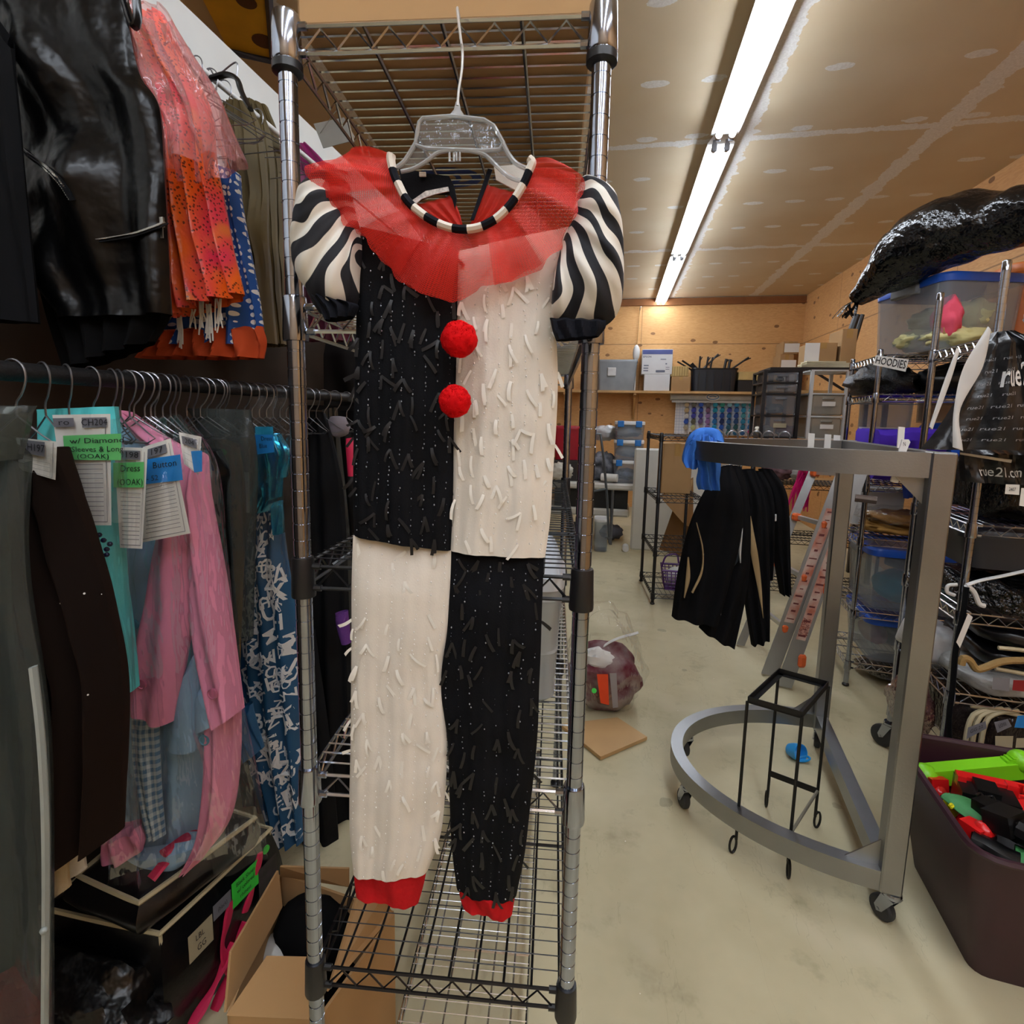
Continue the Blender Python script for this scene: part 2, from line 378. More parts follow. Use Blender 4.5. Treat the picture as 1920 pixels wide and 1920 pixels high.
def wire_shelf(root, o, ux, uy, w, l, z, m, cm, pitch=.0254, rods=3, r=.0024, th=.034, zz=.052, along='x', col_h=.062, cr=.0185, n=5, extra=0):
    o = V(o); ux = V(ux); uy = V(uy); q = MB(); Z = V((0, 0, 1))
    P = lambda a, b, c=0: o+ux*a+uy*b+Z*(z+c)
    for a0, b0, a1, b1 in ((0, 0, w, 0), (0, l, w, l), (0, 0, 0, l), (w, 0, w, l)):
        A, B = P(a0, b0), P(a1, b1); d = (B-A).normalized(); A = A+d*.016; B = B-d*.016; Ln = (B-A).length
        q.cyl(A, B, r*1.25, n); q.cyl(A-Z*th, B-Z*th, r*1.25, n)
        k = max(2, int(round(Ln/zz))); pts = []
        for i in range(2*k+1): pts.append(A+d*(Ln*(.02+.96*i/(2*k)))-Z*(0.004 if i % 2 else th-.004))
        q.tube(pts, r*.9, 4)
    if along == 'x':
        i = pitch
        while i < l-.01: q.cyl(P(0, i, r*1.5), P(w, i, r*1.5), r*.72, 4); i += pitch
        for k in range(1, rods+1): q.cyl(P(w*k/(rods+1), 0, 0), P(w*k/(rods+1), l, 0), r*1.2, n)
    else:
        i = pitch
        while i < w-.01: q.cyl(P(i, 0, r*1.5), P(i, l, r*1.5), r*.9, 4); i += pitch
        for k in range(1, rods+1): q.cyl(P(0, l*k/(rods+1), 0), P(w, l*k/(rods+1), 0), r*1.4, n)
    if extra:
        i = extra
        while i < l-.01: q.cyl(P(0, i, r*2.5), P(w, i, r*2.5), r*.5, 4); i += extra
    s = q.build('shelf', m, root)
    for a, b_ in ((0, 0), (w, 0), (0, l), (w, l)):
        c = P(a, b_, -th/2); cc = MB().lathe([(cr*.97, -col_h/2), (cr, -col_h/2+.004), (cr*.9, col_h/2-.003), (cr*.86, col_h/2)], 16, Matrix.Translation(c))
        sx = ux*(1 if a == 0 else -1); sy = uy*(1 if b_ == 0 else -1)
        for zz_ in (th/2, -th/2):
            for dd in (sx, sy): cc.cyl(c+Z*zz_, c+Z*zz_+dd*(cr+.010), r*2.2, 8)
        cc.build('collar', cm, s)
    return s
# ================================================================== the shelving unit the costume hangs on
PL_, PR_ = V((-.4625, .7215, 0)), V((-.0395, .7695, 0))
UX = (PR_-PL_).normalized(); UY = V((-UX.y, UX.x, 0)); SW = (PR_-PL_).length; SL = 1.19
unit = thing('wire_shelving_unit', 'tall narrow chrome wire shelving unit with the clown costume hanging on its end', 'shelving unit', PL_+UX*SW/2+UY*SL/2)
for a, b_ in ((0, 0), (SW, 0), (0, SL), (SW, SL)):
    p = PL_+UX*a+UY*b_
    o = wire_post(p, H+.525, .0127, chrome_p, unit, n=18)
    MB().lathe([(.012, 0), (.02, .004), (.02, .014), (.009, .02), (.009, .034)], 14, Matrix.Translation(p)).build('levelling_foot', blk, o)
    cap = MB().lathe([(.0185, -.030), (.02, -.027), (.0185, .026), (.017, .030), (.012, .032)], 18, Matrix.Translation(p+V((0, 0, H+.502)))); cap.build('cap', chrome_p, o)
    MB().lathe([(.0175, -.012), (.0205, -.01), (.0205, 0), (.0175, .002)], 18, Matrix.Translation(p+V((0, 0, H+.470)))).build('ring', blk, o)
LV = [(H+.517, chrome, chrome_p, 'x'), (H+.150, chrome, chrome_p, 'x'), (H-.234, blkwire, blk, 'y'), (H-.580, chrome, chrome_p, 'x'), (H-.935, blkwire, blk, 'y')]
for z, m1, m2, al in LV:
    if al == 'x': wire_shelf(unit, PL_, UX, UY, SW, SL, z, m1, m2)
    else: wire_shelf(unit, PL_, UX, UY, SW, SL, z, m1, m2, pitch=.046, rods=3, along='y', extra=.0254)
# box on top of it
def carton(name, label, c, size, rz=0, m=None, open_=False, group=None, tape=True, cat='box', bev=0):
    t = thing(name, label, cat, (c[0], c[1], c[2]), group, 0)
    M = Matrix.Translation(V(c)) @ Matrix.Rotation(rz, 4, 'Z'); w, d, h = size
    MB().box(None, (w, d, h), M=M @ Matrix.Translation((0, 0, h/2)), bev=.004).build('carton_body', m or kraft, t)
    if tape: MB().box(None, (.05, d*.99, .0012), M=M @ Matrix.Translation((0, 0, h+.0006))).box(None, (.05, .0012, h*.25), M=M @ Matrix.Translation((0, -d/2-.0006, h*.875))).build('packing_tape', mat('brown_tape', 'b08a52', .25), t, smooth=False)
    return t, M
cx = PL_+UX*(SW*.5)+UY*.5; ang = math.atan2(UX.y, UX.x)
t, M = carton('cardboard_box', 'large brown cardboard box on the top shelf above the costume', (cx.x, cx.y, H+.524), (.405, .98, .40), ang)
q = MB()
blue_ink = mat('blue_print', '2a3a7a', .7); dark_print = mat('brown_print', '3a2c22', .8)
for k in (-1, 1):
    q.tube([V((-.085+.018*k+.04*cos(a*pi/12), -.02+.028*sin(a*pi/12), -.0006)) for a in range(24)], .006, 4, closed=True, flat=.1)
q.tube([V((-.085+.068*cos(a*pi/12), -.02+.045*sin(a*pi/12), -.0006)) for a in range(24)], .006, 4, closed=True, flat=.1)
q.text('L E S', Matrix.Translation((.02, -.02, -.001)) @ Matrix.Rotation(pi/2, 4, 'Z') @ Matrix.Rotation(pi, 4, 'X') @ Matrix.Scale(.02, 4))
q.v = [M @ p for p in q.v]; q.build('printed_emblem', blue_ink, t)
q = MB()
for j in range(5):
    for i in range(3): q.box((.08+i*.03, .12+j*.012-.03*i*.2, -.0004), (.024, .006, .0008))
for j in range(9): q.box((.055+.0, .33+.012*j, -.0004), (.08 if j % 2 else .11, .005, .0008))
q.v = [M @ p for p in q.v]; q.build('printed_text', dark_print, t)
# ================================================================== the clown costume
FN = V((UX.y, -UX.x, 0))                           # towards the viewer
HP = lambda off: Pl(PL_+FN*off, FN)
cp = HP(.058)
cost = thing('clown_costume', 'black and white checkered clown jumpsuit with red tulle ruff and two red pom-poms', 'costume', cp.at(850, 1000)-V((0, 0, 0)))
cream = mat('cream_knit', 'd9d2c6', .85, var=.05, vs=20, bump=.25, bs=420, dist=.001); black_k = mat('black_knit', '090a0f', .8, var=.3, vs=20, bump=.3, bs=420, dist=.001)
cream_r = mat('cream_ribbon', 'e4e0d6', .6, var=.04); black_r = mat('black_ribbon', '0b0c11', .45, var=.2); bead_w = mat('silver_bead', 'f0eeea', .25, .1, var=0); bead_b = mat('pale_glint_bead', '9ca0a8', .2, .2, var=0)  # bead_b painted pale, its colour standing in for sparkle
red_cuff = mat('red_fleece', 'b3161b', .85, var=.1, vs=30, bump=.3, bs=200); red_pom = mat('red_pom_yarn', 'd90b12', .9, var=.15, vs=60)
def ribbon(mb, p, d, nrm, ln, w, curl):
    d = d.normalized(); s = d.cross(nrm).normalized(); vs = []; n = 4
    for i in range(n+1):
        t = i/n; c = p+d*ln*t+nrm*(.0016+abs(curl)*sin(t*pi)*.0026+t*t*abs(curl)*.002)+s*(curl*t*t*ln*.3)
        ww = w*(.75+.25*sin(min(1, t*1.5)*pi/2)); k = 0
        vs += [c-s*ww, c+nrm*k, c+s*ww]
    fs = []
    for i in range(n):
        for j in range(2): fs.append([i*3+j, i*3+j+1, i*3+4+j, i*3+3+j])
    mb.add(vs, fs)
def panel(name, L, R, m, rm, bm, seed, cols, rows, dens):
    pl = cp; mb = MB()
    f = cloth(mb, L, R, pl, 40, 70, thick=.016, folds=((cols, .0006, seed), (2.3, .0024, seed*2)), lump=.004, ls=14, seed=seed, n=80)
    o = mb.build(name, m, cost)
    rnd = random.Random(seed); tb = MB(); bb = MB(); n = FN
    for c in range(cols):
        u0 = (c+.5)/cols
        for k in range(rows*6):
            v = (k+rnd.random()*.6)/(rows*6)
            if rnd.random() < (.8 if m is cream else .5):
                p = f(u0+rnd.uniform(-.008, .008)+.006*(k % 2), v, .001); s = rnd.uniform(.0007, .0013)*(1 if rnd.random() < .6 else .4)
                bb.add([p+V((s, 0, 0)), p-V((s, 0, 0)), p+V((0, 0, s*1.4)), p-V((0, 0, s*1.4)), p+n*s], [(0, 2, 4), (2, 1, 4), (1, 3, 4), (3, 0, 4)])
        for k in range(rows):
            if rnd.random() > dens: continue
            v = (k+.5*(c % 2)+rnd.uniform(-.2, .2))/rows; v = min(.985, max(.02, v)); u = min(.99, max(.01, u0+rnd.uniform(-.03, .03)))
            p = f(u, v)
            for j in range(rnd.choice((1, 1, 2, 2))):
                sd = rnd.uniform(-1, 1); sd = sd*.35 if rnd.random() < .6 else sd
                ribbon(tb, p, UX*sd*.9+V((0, 0, -1))*rnd.uniform(.5, 1), n, rnd.uniform(.016, .028), rnd.uniform(.0017, .0027), rnd.uniform(-.9, .9))
    for side in (0.004, .996):
        for k in range(int(rows*.9)):
            if rnd.random() > .5: continue
            p = f(side, (k+rnd.random())/(rows*.9)); d = UX*(1 if side > .5 else -1)*rnd.uniform(.3, 1)+V((0, 0, -1))*rnd.uniform(.3, 1)
            ribbon(tb, p-FN*.004, d, n, rnd.uniform(.012, .022), rnd.uniform(.0018, .003), rnd.uniform(-.8, .8))
    r = tb.build('ribbon_tassels', rm, o); r['kind'] = 'stuff'
    r = bb.build('bead_stitching', bm, o, smooth=False); r['kind'] = 'stuff'
    return f
panel('bodice_right', [(676, 425), (668, 520), (668, 600), (665, 700), (663, 800), (662, 900), (662, 960), (664, 1003)], [(860, 470), (858, 540), (857, 600), (855, 700), (851, 800), (850, 900), (848, 970), (845, 1032)], black_k, black_r, bead_b, 3, 9, 11, .6)
panel('bodice_left', [(860, 470), (858, 540), (857, 600), (855, 700), (851, 800), (850, 900), (848, 970), (845, 1032)], [(1066, 425), (1046, 520), (1042, 600), (1046, 700), (1043, 800), (1036, 900), (1032, 970), (1022, 1045)], cream, cream_r, bead_w, 5, 8, 11, .66)
panel('leg_right', [(662, 1004), (659, 1100), (659, 1200), (658, 1300), (657, 1400), (655, 1500), (656, 1570), (662, 1634)], [(846, 1032), (845, 1110), (840, 1180), (829, 1260), (838, 1400), (832, 1523), (822, 1580), (802, 1632)], cream, cream_r, bead_w, 9, 8, 11, .66)
panel('leg_left', [(846, 1033), (841, 1120), (836, 1200), (825, 1290), (839, 1387), (843, 1504), (847, 1590), (856, 1664)], [(1020, 1044), (1016, 1150), (1014, 1220), (1011, 1290), (1007, 1390), (993, 1523), (984, 1600), (968, 1680)], black_k, black_r, bead_b, 11, 8, 11, .62)
bpy.data.objects['bodice_left']['label'] = 'cream upper half with ribbon tassels'; bpy.data.objects['bodice_right']['label'] = 'black upper half with ribbon tassels'
bpy.data.objects['leg_right']['label'] = 'cream trouser leg with ribbon tassels'; bpy.data.objects['leg_left']['label'] = 'black trouser leg with ribbon tassels'
pl2 = HP(.056)
for L, R in ((((664, 1628), (664, 1650), (667, 1675)), ((801, 1626), (794, 1660), (784, 1694))), (((861, 1658), (862, 1680), (868, 1698)), ((966, 1672), (964, 1690), (960, 1715)))):
    mb = MB(); cloth(mb, L, R, pl2, 30, 10, thick=.013, folds=((1.6, .003, 1), (5, .001, 2)), hang=0, n=20)
    mb.build('ankle_cuff', red_cuff, cost)
# striped puff sleeves: stripes run from the armhole to the gathered hem
def stripe_mat(name, n, ph, skew, a='d9d5cb', b_='0d0f18'):
    t = NT(name); tc = t.n('ShaderNodeTexCoord'); sp = t.n('ShaderNodeSeparateXYZ'); t.l(tc.outputs['UV'], sp.inputs[0])
    nn = t.noise(tc.outputs['UV'], 2.6, 0)
    q = t.math('ADD', t.math('MULTIPLY_ADD', sp.outputs[0], n, ph), t.math('MULTIPLY_ADD', sp.outputs[1], skew, t.math('MULTIPLY', nn, .9)))
    f = t.ramp(t.math('FRACT', q), .485, .50)
    f = t.math('MULTIPLY', f, t.ramp(t.math('FRACT', q), 1.0, .985))
    return t.done(t.pbr(t.mix(f, a, b_), .8, 0, t.bump(t.noise(tc.outputs['Object'], 260, 2), .15, .001)))
def puff(arm, con, m, seed, nf, th=.05):
    A, B = crom(arm, 60), crom(con, 60); pl = HP(.06); mb = MB()
    def fn(u, v, sg):
        k = min(int(u*59), 58); t = u*59-k; a = A[k].lerp(A[k+1], t); c = B[k].lerp(B[k+1], t)
        q = a.lerp(c, v); p = pl.at(q.x, q.y); e = max(0, 1-(2*v-1)**2)**.55; eu = max(0, 1-(2*u-1)**2)**.4
        d = th*e*eu+(.0042*sin(nf*2*pi*u+2*sin(v*3)+seed)+.0015*sin(nf*4.3*pi*u+v*5))*e*eu*(.4+v)+.008*nz(p, 14, seed)*e
        return p+FN*(d if sg > 0 else -th*.7*e*eu)
    mb.grid(lambda u, v: fn(u, v, 1), 72, 26); mb.grid(lambda u, v: fn(u, v, -1), 40, 14)
    return mb.build('puff_sleeve', m, cost, auto=None)
s1 = puff([(652, 322), (655, 345), (660, 365), (664, 385), (668, 402), (672, 418), (675, 430), (677, 440), (678, 450), (679, 458), (679, 465)],
     [(615, 327), (588, 346), (566, 372), (554, 410), (553, 450), (555, 500), (565, 528), (582, 552), (602, 590), (640, 597), (672, 575), (678, 520), (681, 480)], stripe_mat('striped_jersey_right', 5.6, .25, .7), 3, 5)
s2 = puff([(1090, 335), (1086, 350), (1082, 370), (1078, 390), (1074, 408), (1068, 425), (1060, 440), (1055, 455), (1050, 470), (1046, 490), (1040, 515)],
     [(1108, 338), (1134, 356), (1155, 369), (1166, 422), (1170, 486), (1168, 550), (1158, 588), (1134, 612), (1100, 622), (1060, 625), (1036, 606), (1034, 570), (1037, 535)], stripe_mat('striped_jersey_left', 6.6, .1, -1.0), 5, 5)
navy = mat('black_jersey', '10121a', .8, var=.2, bump=.2, bs=200)
for o, L, R, d in ((s1, ((580, 545), (597, 575), (612, 603)), ((646, 566), (672, 572), (664, 594)), .085), (s2, ((1031, 596), (1036, 620), (1043, 640)), ((1136, 600), (1135, 615), (1122, 632)), .085)):
    mb = MB(); cloth(mb, L, R, HP(d), 26, 12, thick=.016, folds=((3.5, .004, 1),), hang=0, n=20); mb.build('sleeve_cuff', navy, o)
# ruff: two layers of gathered tulle
def tulle_mat(name, a, op):
    t = NT(name); tc = t.n('ShaderNodeTexCoord'); sp = t.n('ShaderNodeSeparateXYZ'); t.l(tc.outputs['UV'], sp.inputs[0]); M = t.math
    wx = M('ABSOLUTE', M('SINE', M('MULTIPLY', M('MULTIPLY_ADD', sp.outputs[1], .33, sp.outputs[0]), 420))); wy = M('ABSOLUTE', M('SINE', M('MULTIPLY', M('MULTIPLY_ADD', sp.outputs[0], -1.5, sp.outputs[1]), 130)))
    h = M('LESS_THAN', M('MINIMUM', wx, wy), .5)
    d = t.n('ShaderNodeBsdfPrincipled', _Roughness=.55); d.inputs['Base Color'].default_value = lin(a)
    tl = t.n('ShaderNodeBsdfTranslucent'); tl.inputs[0].default_value = lin(a)
    ms = t.n('ShaderNodeMixShader', ); ms.inputs[0].default_value = .35; t.l(d.outputs[0], ms.inputs[1]); t.l(tl.outputs[0], ms.inputs[2])
    tr = t.n('ShaderNodeBsdfTransparent'); tr.inputs[0].default_value = (1, .86, .84, 1)
    mx = t.n('ShaderNodeMixShader'); t.l(M('MULTIPLY_ADD', h, .14, op), mx.inputs[0]); t.l(tr.outputs[0], mx.inputs[1]); t.l(ms.outputs[0], mx.inputs[2])
    return t.done(mx.outputs[0])
tul = tulle_mat('red_tulle', 'e8372a', .46); tul2 = tulle_mat('red_tulle_under', 'e23024', .42)
pin = [(731, 288), (733, 300), (737, 320), (742, 335), (750, 352), (758, 368), (768, 381), (780, 392), (800, 407), (820, 418), (845, 427), (870, 430), (895, 427), (915, 419), (935, 406), (955, 386), (972, 362), (985, 338), (993, 318), (998, 305), (1001, 299)]
pout = [(655, 281), (584, 307), (588, 346), (602, 390), (640, 418), (659, 430), (690, 452), (727, 502), (758, 532), (808, 558), (852, 564), (890, 545), (929, 537), (970, 523), (1019, 503), (1046, 468), (1060, 440), (1080, 400), (1091, 365), (1089, 332), (1049, 311)]
def ruff(name, m, off, u0, u1, amp, nf, ph, sh, taper=1):
    A, B = crom(pin, 120), crom(pout, 120); pl = HP(off); mb = MB()
    def fn(u, v):
        k = (u0+(u1-u0)*u)*119; i = min(int(k), 118); t = k-i
        a = A[i].lerp(A[i+1], t); c = B[i].lerp(B[i+1], t); q = a.lerp(c, v*sh)
        p = pl.at(q.x, q.y); uu = k/119
        z = sin(2*pi*nf*uu+ph+1.9*sin(6*uu+ph))+.35*sin(2*pi*nf*2.7*uu+ph)*(1-v*.7); d = amp*z*(v*.8+.25)*min(1, v*4+.3)+.010*sin(v*pi)+.006*nz(p, 11, 2)*v
        lat = .003*sin(4*pi*nf*uu+ph)*v
        return p+FN*d+UX*lat+V((0, 0, .003*nz(p, 60, 4)*(v > .97)))
    mb.grid(fn, 260, 22); return mb.build(name, m, cost, auto=None)
ruff('ruff', tul, .094, 0, 1, .0095, 7, 1.2, 1.0)
ruff('ruff', tul2, .084, 0, .53, .009, 6, 3.0, .98)
ruff('ruff', tul2, .090, .08, .17, .006, 5, 1.0, .95)
ruff('ruff', tul2, .090, .27, .40, .006, 5, 1.0, .96)
ruff('ruff', tul2, .084, .63, .74, .006, 5, 3.0, .97)
ruff('ruff', tul2, .084, .87, .95, .006, 5, 3.0, .9)
# neckline binding in black and white blocks
mb = MB(); N = [(734, 290)]+pin[1:-1]+[(992, 298)]
K = crom(N, 151); pts = [HP(.1).at(p.x, p.y) for p in K]
bw = [MB(), MB()]
for k in range(15):
    seg = pts[k*10:k*10+11]; 
    if len(seg) > 1: bw[k % 2].tube(seg, .0072, 8, flat=.7)
bw[0].build('neck_binding', cream, cost); bw[1].build('neck_binding', navy, cost)
# back of the collar seen through the neck
def flat(name, pts, off, m, th=.003, par=None):
    pl = HP(off); P = [pl.at(*p) for p in pts]; return MB().prism(P, -FN*th).build(name, m, par or cost, smooth=False)
flat('back_panel', [(748, 318), (762, 316), (800, 325), (842, 330), (852, 350), (856, 372), (853, 392), (848, 374), (842, 364), (815, 364), (790, 374), (770, 388), (757, 368)], .03, black_k)
flat('elastic', [(772, 376), (798, 358), (840, 350), (842, 358), (815, 364), (790, 373), (778, 384)], .034, mat('white_elastic', 'd8d6d0', .7, var=.3, vs=300), .002)
flat('back_panel', [(926, 312), (975, 308), (993, 326), (975, 360), (958, 352), (930, 337)], .03, cream)
flat('tie', [(915, 316), (923, 318), (888, 412), (882, 412)], .034, navy)
flat('tie', [(786, 322), (798, 322), (798, 330), (786, 330)], .036, cream)
mb = MB()
for L, R in ((((782, 383), (800, 398), (830, 418)), ((846, 366), (860, 395), (868, 424))), (((912, 345), (898, 380), (880, 424)), ((966, 360), (945, 396), (905, 424)))):
    cloth(mb, L, R, HP(.026), 20, 14, thick=.004, folds=((3, .004, 1),), n=20)
mb.build('ruff', tul, cost)
for i, (x, y, r) in enumerate(((861, 636, 36), (853, 752, 32))):
    pl = HP(.1); c = pl.at(x, y); R_ = (pl.at(x+r, y)-c).length*.93
    mb = MB(); mb.ball(c, R_, 64, 44, amp=.07, fr=2.4, seed=i+1); mb.v = [p+(p-c)*(.05*NZ.noise(p*240)+.03*NZ.noise(p*520)) for p in mb.v]; rnd = random.Random(i)
    for k in range(2600):
        z = rnd.uniform(-1, 1); a = rnd.uniform(0, 2*pi); d = V(((1-z*z)**.5*cos(a), (1-z*z)**.5*sin(a), z)); p = c+d*R_*.94*(1+.07*NZ.noise(d*2.4+V(((i+1)*7.3, (i+1)*3.1, 0)))); u, w_ = frame(d); e = d*R_*rnd.uniform(.07, .14)+u*rnd.uniform(-.002, .002)+w_*rnd.uniform(-.002, .002)
        mb.add([p-u*.0009, p+u*.0009, p+e], [(0, 1, 2)]); 
    mb.build('pom_pom', red_pom, cost, auto=None)
# its clear hanger
hg = thing('clothes_hanger', 'clear plastic hanger with wire hook holding the clown costume', 'hanger', HP(.05).at(858, 320))
mb = MB(); pl = HP(.05); T = lambda P: [pl.at(*p) for p in P]
mb.tube(T([(793, 222), (850, 218), (908, 225), (926, 236), (944, 268), (936, 281), (905, 283), (850, 281), (800, 279), (778, 272), (782, 250), (786, 230)]), .0034, 8, closed=True, flat=.8)
mb.tube(T([(780, 268), (768, 288), (757, 304), (744, 314)]), .0032, 8, seg=12); mb.tube(T([(752, 322), (776, 316), (800, 302), (822, 286), (852, 281)]), .0028, 8, seg=16)
mb.tube(T([(942, 268), (954, 290), (970, 308), (998, 320)]), .0032, 8, seg=12); mb.tube(T([(985, 342), (955, 332), (930, 310), (908, 290), (880, 282)]), .0028, 8, seg=16)
hp = MB(); mb_, mb = mb, hp
mb.prism(T([(782, 268), (766, 292), (748, 318), (776, 314), (800, 300), (824, 284)]), -FN*.001); mb.prism(T([(940, 268), (954, 292), (985, 322), (978, 338), (935, 312), (900, 284)]), -FN*.001)
mb.prism(T([(793, 222), (850, 219), (908, 225), (926, 236), (944, 268), (936, 281), (850, 281), (800, 279), (778, 272), (786, 230)]), -FN*.0008)
hp.build('hanger_panel', film('hanger_clear', 'f4f6f6', .07, .06, 30, .1, 'd5d9da', .7), hg); mb = mb_
mb.tube(T([(843, 282), (843, 303), (851, 303), (851, 286)]), .0016, 6); mb.tube(T([(856, 286), (856, 302), (862, 302), (862, 282)]), .0016, 6)
mb.prism(T([(838, 221), (851, 205), (855, 190), (861, 190), (864, 206), (874, 221)]), -FN*.004)
mb.build('hanger_frame', film('hanger_edge', 'eef0f0', .34, .06, 30, .1, 'dfe3e4', .9), hg)
hk = T([(858, 198), (860, 170), (866, 130), (867, 95), (864, 74)]); ptop = PL_+UX*((HP(0).at(860, 62)-PL_).dot(UX)); ptop.z = H+.517
hk += [ptop+FN*.012+V((0, 0, .006)), ptop+V((0, 0, .008)), ptop-FN*.01+V((0, 0, -.004)), ptop-FN*.012+V((0, 0, -.014))]
MB().tube(hk, .0017, 8, seg=40).build('hook', mat('white_wire', 'cfcfcc', .3, .4), hg)
# ================================================================== clothes rails on the left
UZ, UXR, LZ, LXR = 2.33, -1.10, 1.505, -.95
fuzzy = mat('black_rail', '0d0d0f', .55, .2, bump=.3, bs=200)
def rail(z, x, y0, y1, label, m=None, r=.016):
    t = thing('clothes_rail', label, 'clothes rail', (x, y0, z))
    MB().cyl((x, y0, z), (x, y1, z), r, 14).build('rod', m or fuzzy, t)
    for y in (y0+.25, (y0+y1)/2+.2, y1-.05):
        q = MB(); q.box(((x-1.352)/2, y, z-.035), (abs(-1.352-x), .03, .02)); q.box((-1.35, y, z-.05), (.008, .06, .16)); q.box((x, y, z-.02), (.03, .03, .02)); q.build('bracket', m or blk, t, smooth=False)
    return t
rail(UZ, UXR, .0, 3.6, 'upper white clothes rail along the white partition, mostly hidden by hangers', white_pl, .008)
rail(LZ, LXR, .2, 3.6, 'lower black clothes rail with a long row of hanger hooks')
# hangers
hm = mat('hanger_wire', '8f8f93', .3, .9)
def hanger(label, group, loc, rz=0, w=.40, h=.10, m=None, r=.0015, tilt=0):
    t = thing('clothes_hanger', label, 'hanger', loc, group)
    z0 = loc[2]; x, y = loc[0], loc[1]
    a = [(.0, -.07), (w*.5-.02, -.07-h), (w*.5, -.07-h-.012), (w*.5-.02, -.07-h-.022), (-w*.5+.02, -.07-h-.022), (-w*.5, -.07-h-.012), (-w*.5+.02, -.07-h), (0, -.07)]
    P = lambda p: V((x+p[0], y, z0+p[1]))
    MB().tube([P(p) for p in a], r, 5).build('hanger_frame', m or hm, t)
    k = [(0, -.07), (0, -.045)]+[(-.002+.021*sin(q*pi/9), -.003-.021*cos(q*pi/9)*-1-.002) for q in range(9, -1, -1)]+[(-.02, .006), (-.022, -.006)]
    k = [(0, -.072), (.001, -.05), (.012, -.035), (.0215, -.012), (.019, .008), (.006, .0185), (-.008, .0175), (-.0185, .006), (-.0205, -.006)]
    MB().tube([P(p) for p in crom(k, 24)], r*1.15, 6).build('hook', hm, t)
    t.rotation_euler = (0, tilt, rz); return t
rnd = random.Random(4)
h0 = hanger('wire hanger hook in the crowded row on the lower black rail', 'hangers on the lower rail', (LXR, .70, LZ), .1, w=.12, h=.03)
for y in (.745, .785, .83, .87, .885, .905, .915, .94, .955, .965, .985, 1.005, 1.02, 1.05, 1.07, 1.09, 1.11, 1.14, 1.15, 1.17, 1.21, 1.24, 1.27, 1.30, 1.33, 1.36, 1.39, 1.42, 1.46, 1.5, 1.54, 1.58, 1.63, 1.7, 1.78, 1.86):
    dup(h0, (LXR, y, LZ), rnd.uniform(-.45, .5))
wl = 'bare wire hanger in the cluster hanging on the upper rail behind the orange dress'
h1 = hanger(wl, 'bare wire hangers on the upper rail', (UXR, 1.10, UZ), .05, .42, .11)
for y, rz, ti in ((1.16, -.3, .1), (1.21, .15, -.04), (1.24, .3, .05), (1.27, .1, 0), (1.31, -.1, .03), (1.36, .05, -.05)):
    o = dup(h1, (UXR, y, UZ), rz); o.rotation_euler = (0, ti, rz)
hang_b = mat('black_hanger_plastic', '0b0b0d', .25)
def fat_hanger(label, Y, pts, r=.009, hookx=None):
    pl = PY(Y); P = [pl.at(*p) for p in pts]; t = thing('clothes_hanger', label, 'hanger', P[len(P)//2])
    MB().tube(P, r, 10, seg=40, flat=.55).build('hanger_frame', hang_b, t); c = P[len(P)//2]
    MB().tube([c, c+V((0, 0, .04)), V((UXR+.02, Y, UZ+.0)), V((UXR, Y, UZ+.018)), V((UXR-.018, Y, UZ))], .002, 6, seg=20).build('hook', hm, t); return t
fat_hanger('thick black plastic hanger at the top of the black leather vest', .93, [(160, 30), (190, -20), (216, -60), (236, 10), (250, 50), (258, 30), (252, -30)])
fat_hanger('glossy black plastic hanger above the olive blouses', 1.36, [(378, 150), (400, 146), (425, 140), (444, 148), (452, 170), (462, 192), (470, 205)], .011)
# garments ------------------------------------------------------------
def garment(name, label, cat, m, L, R, Y, group=None, mats=None, parts=None, yaw=0, **k):
    mb = MB(); pl = PY(Y) if not yaw else Pl(PY(Y).at(*L[0]), (sin(yaw), -cos(yaw), 0)); f = cloth(mb, L, R, pl, **k); o = mb.build(name, m); tag(o, label, cat, group); return o, f, pl
leather = mat('black_leather', '060607', .3, var=.3, bump=.45, bs=13, dist=.02, Specular_IOR_Level=.28); mblack = mat('matte_black_cloth', '0c0d10', .9, var=.3); velvet_b = mat('black_velvet', '060607', .95, var=.2)
garment('jacket', 'matte black cloth jacket hanging at the far upper left edge of the photo', 'jacket', mblack, [(-120, -90), (-120, 150), (-110, 350), (-100, 600)], [(20, 90), (36, 230), (52, 400), (72, 605)], .84, folds=((3, .012, 1),), thick=.03)
vest, vf, vp = garment('leather_vest', 'glossy black leather vest with two silver zippers on the upper rail', 'vest', leather, [(-90, -120), (-60, 80), (20, 160), (42, 260), (60, 380), (80, 520), (120, 600)], [(215, -120), (240, 40), (262, 140), (298, 200), (308, 330), (316, 470), (321, 590)], .93, nu=70, nv=80, folds=((2.2, .009, 1.2), (6, .0018, .4)), thick=.045, lump=.06, ls=7)
hem = MB(); cloth(hem, [(60, 470), (80, 560), (128, 700)], [(322, 560), (318, 600), (290, 640)], PY(.955), folds=((5, .012, 2),), thick=.03); hem.build('hem', velvet_b, vest)
zipm = mat('zip_metal', 'b8b5ae', .3, 1)
def zipper(root, pts, pl, f, tape, r=.004):
    P = crom([on_surf(f, x, y, .004) for x, y in pts], 60)
    o = MB().tube(P, r*2.4, 6, flat=.25).build('zipper', tape, root); q = MB()
    for i in range(0, 59): q.box(P[i]+pl.n*.006, (.0017, .003, .010) if abs(P[1].x-P[0].x) > abs(P[1].z-P[0].z) else (.010, .003, .0017))
    q.box(P[0]+pl.n*.008, (.008, .004, .018)); q.box(P[0]+pl.n*.010+V((0, 0, -.018)), (.006, .002, .022)); q.build('zip_teeth', zipm, o, smooth=False)
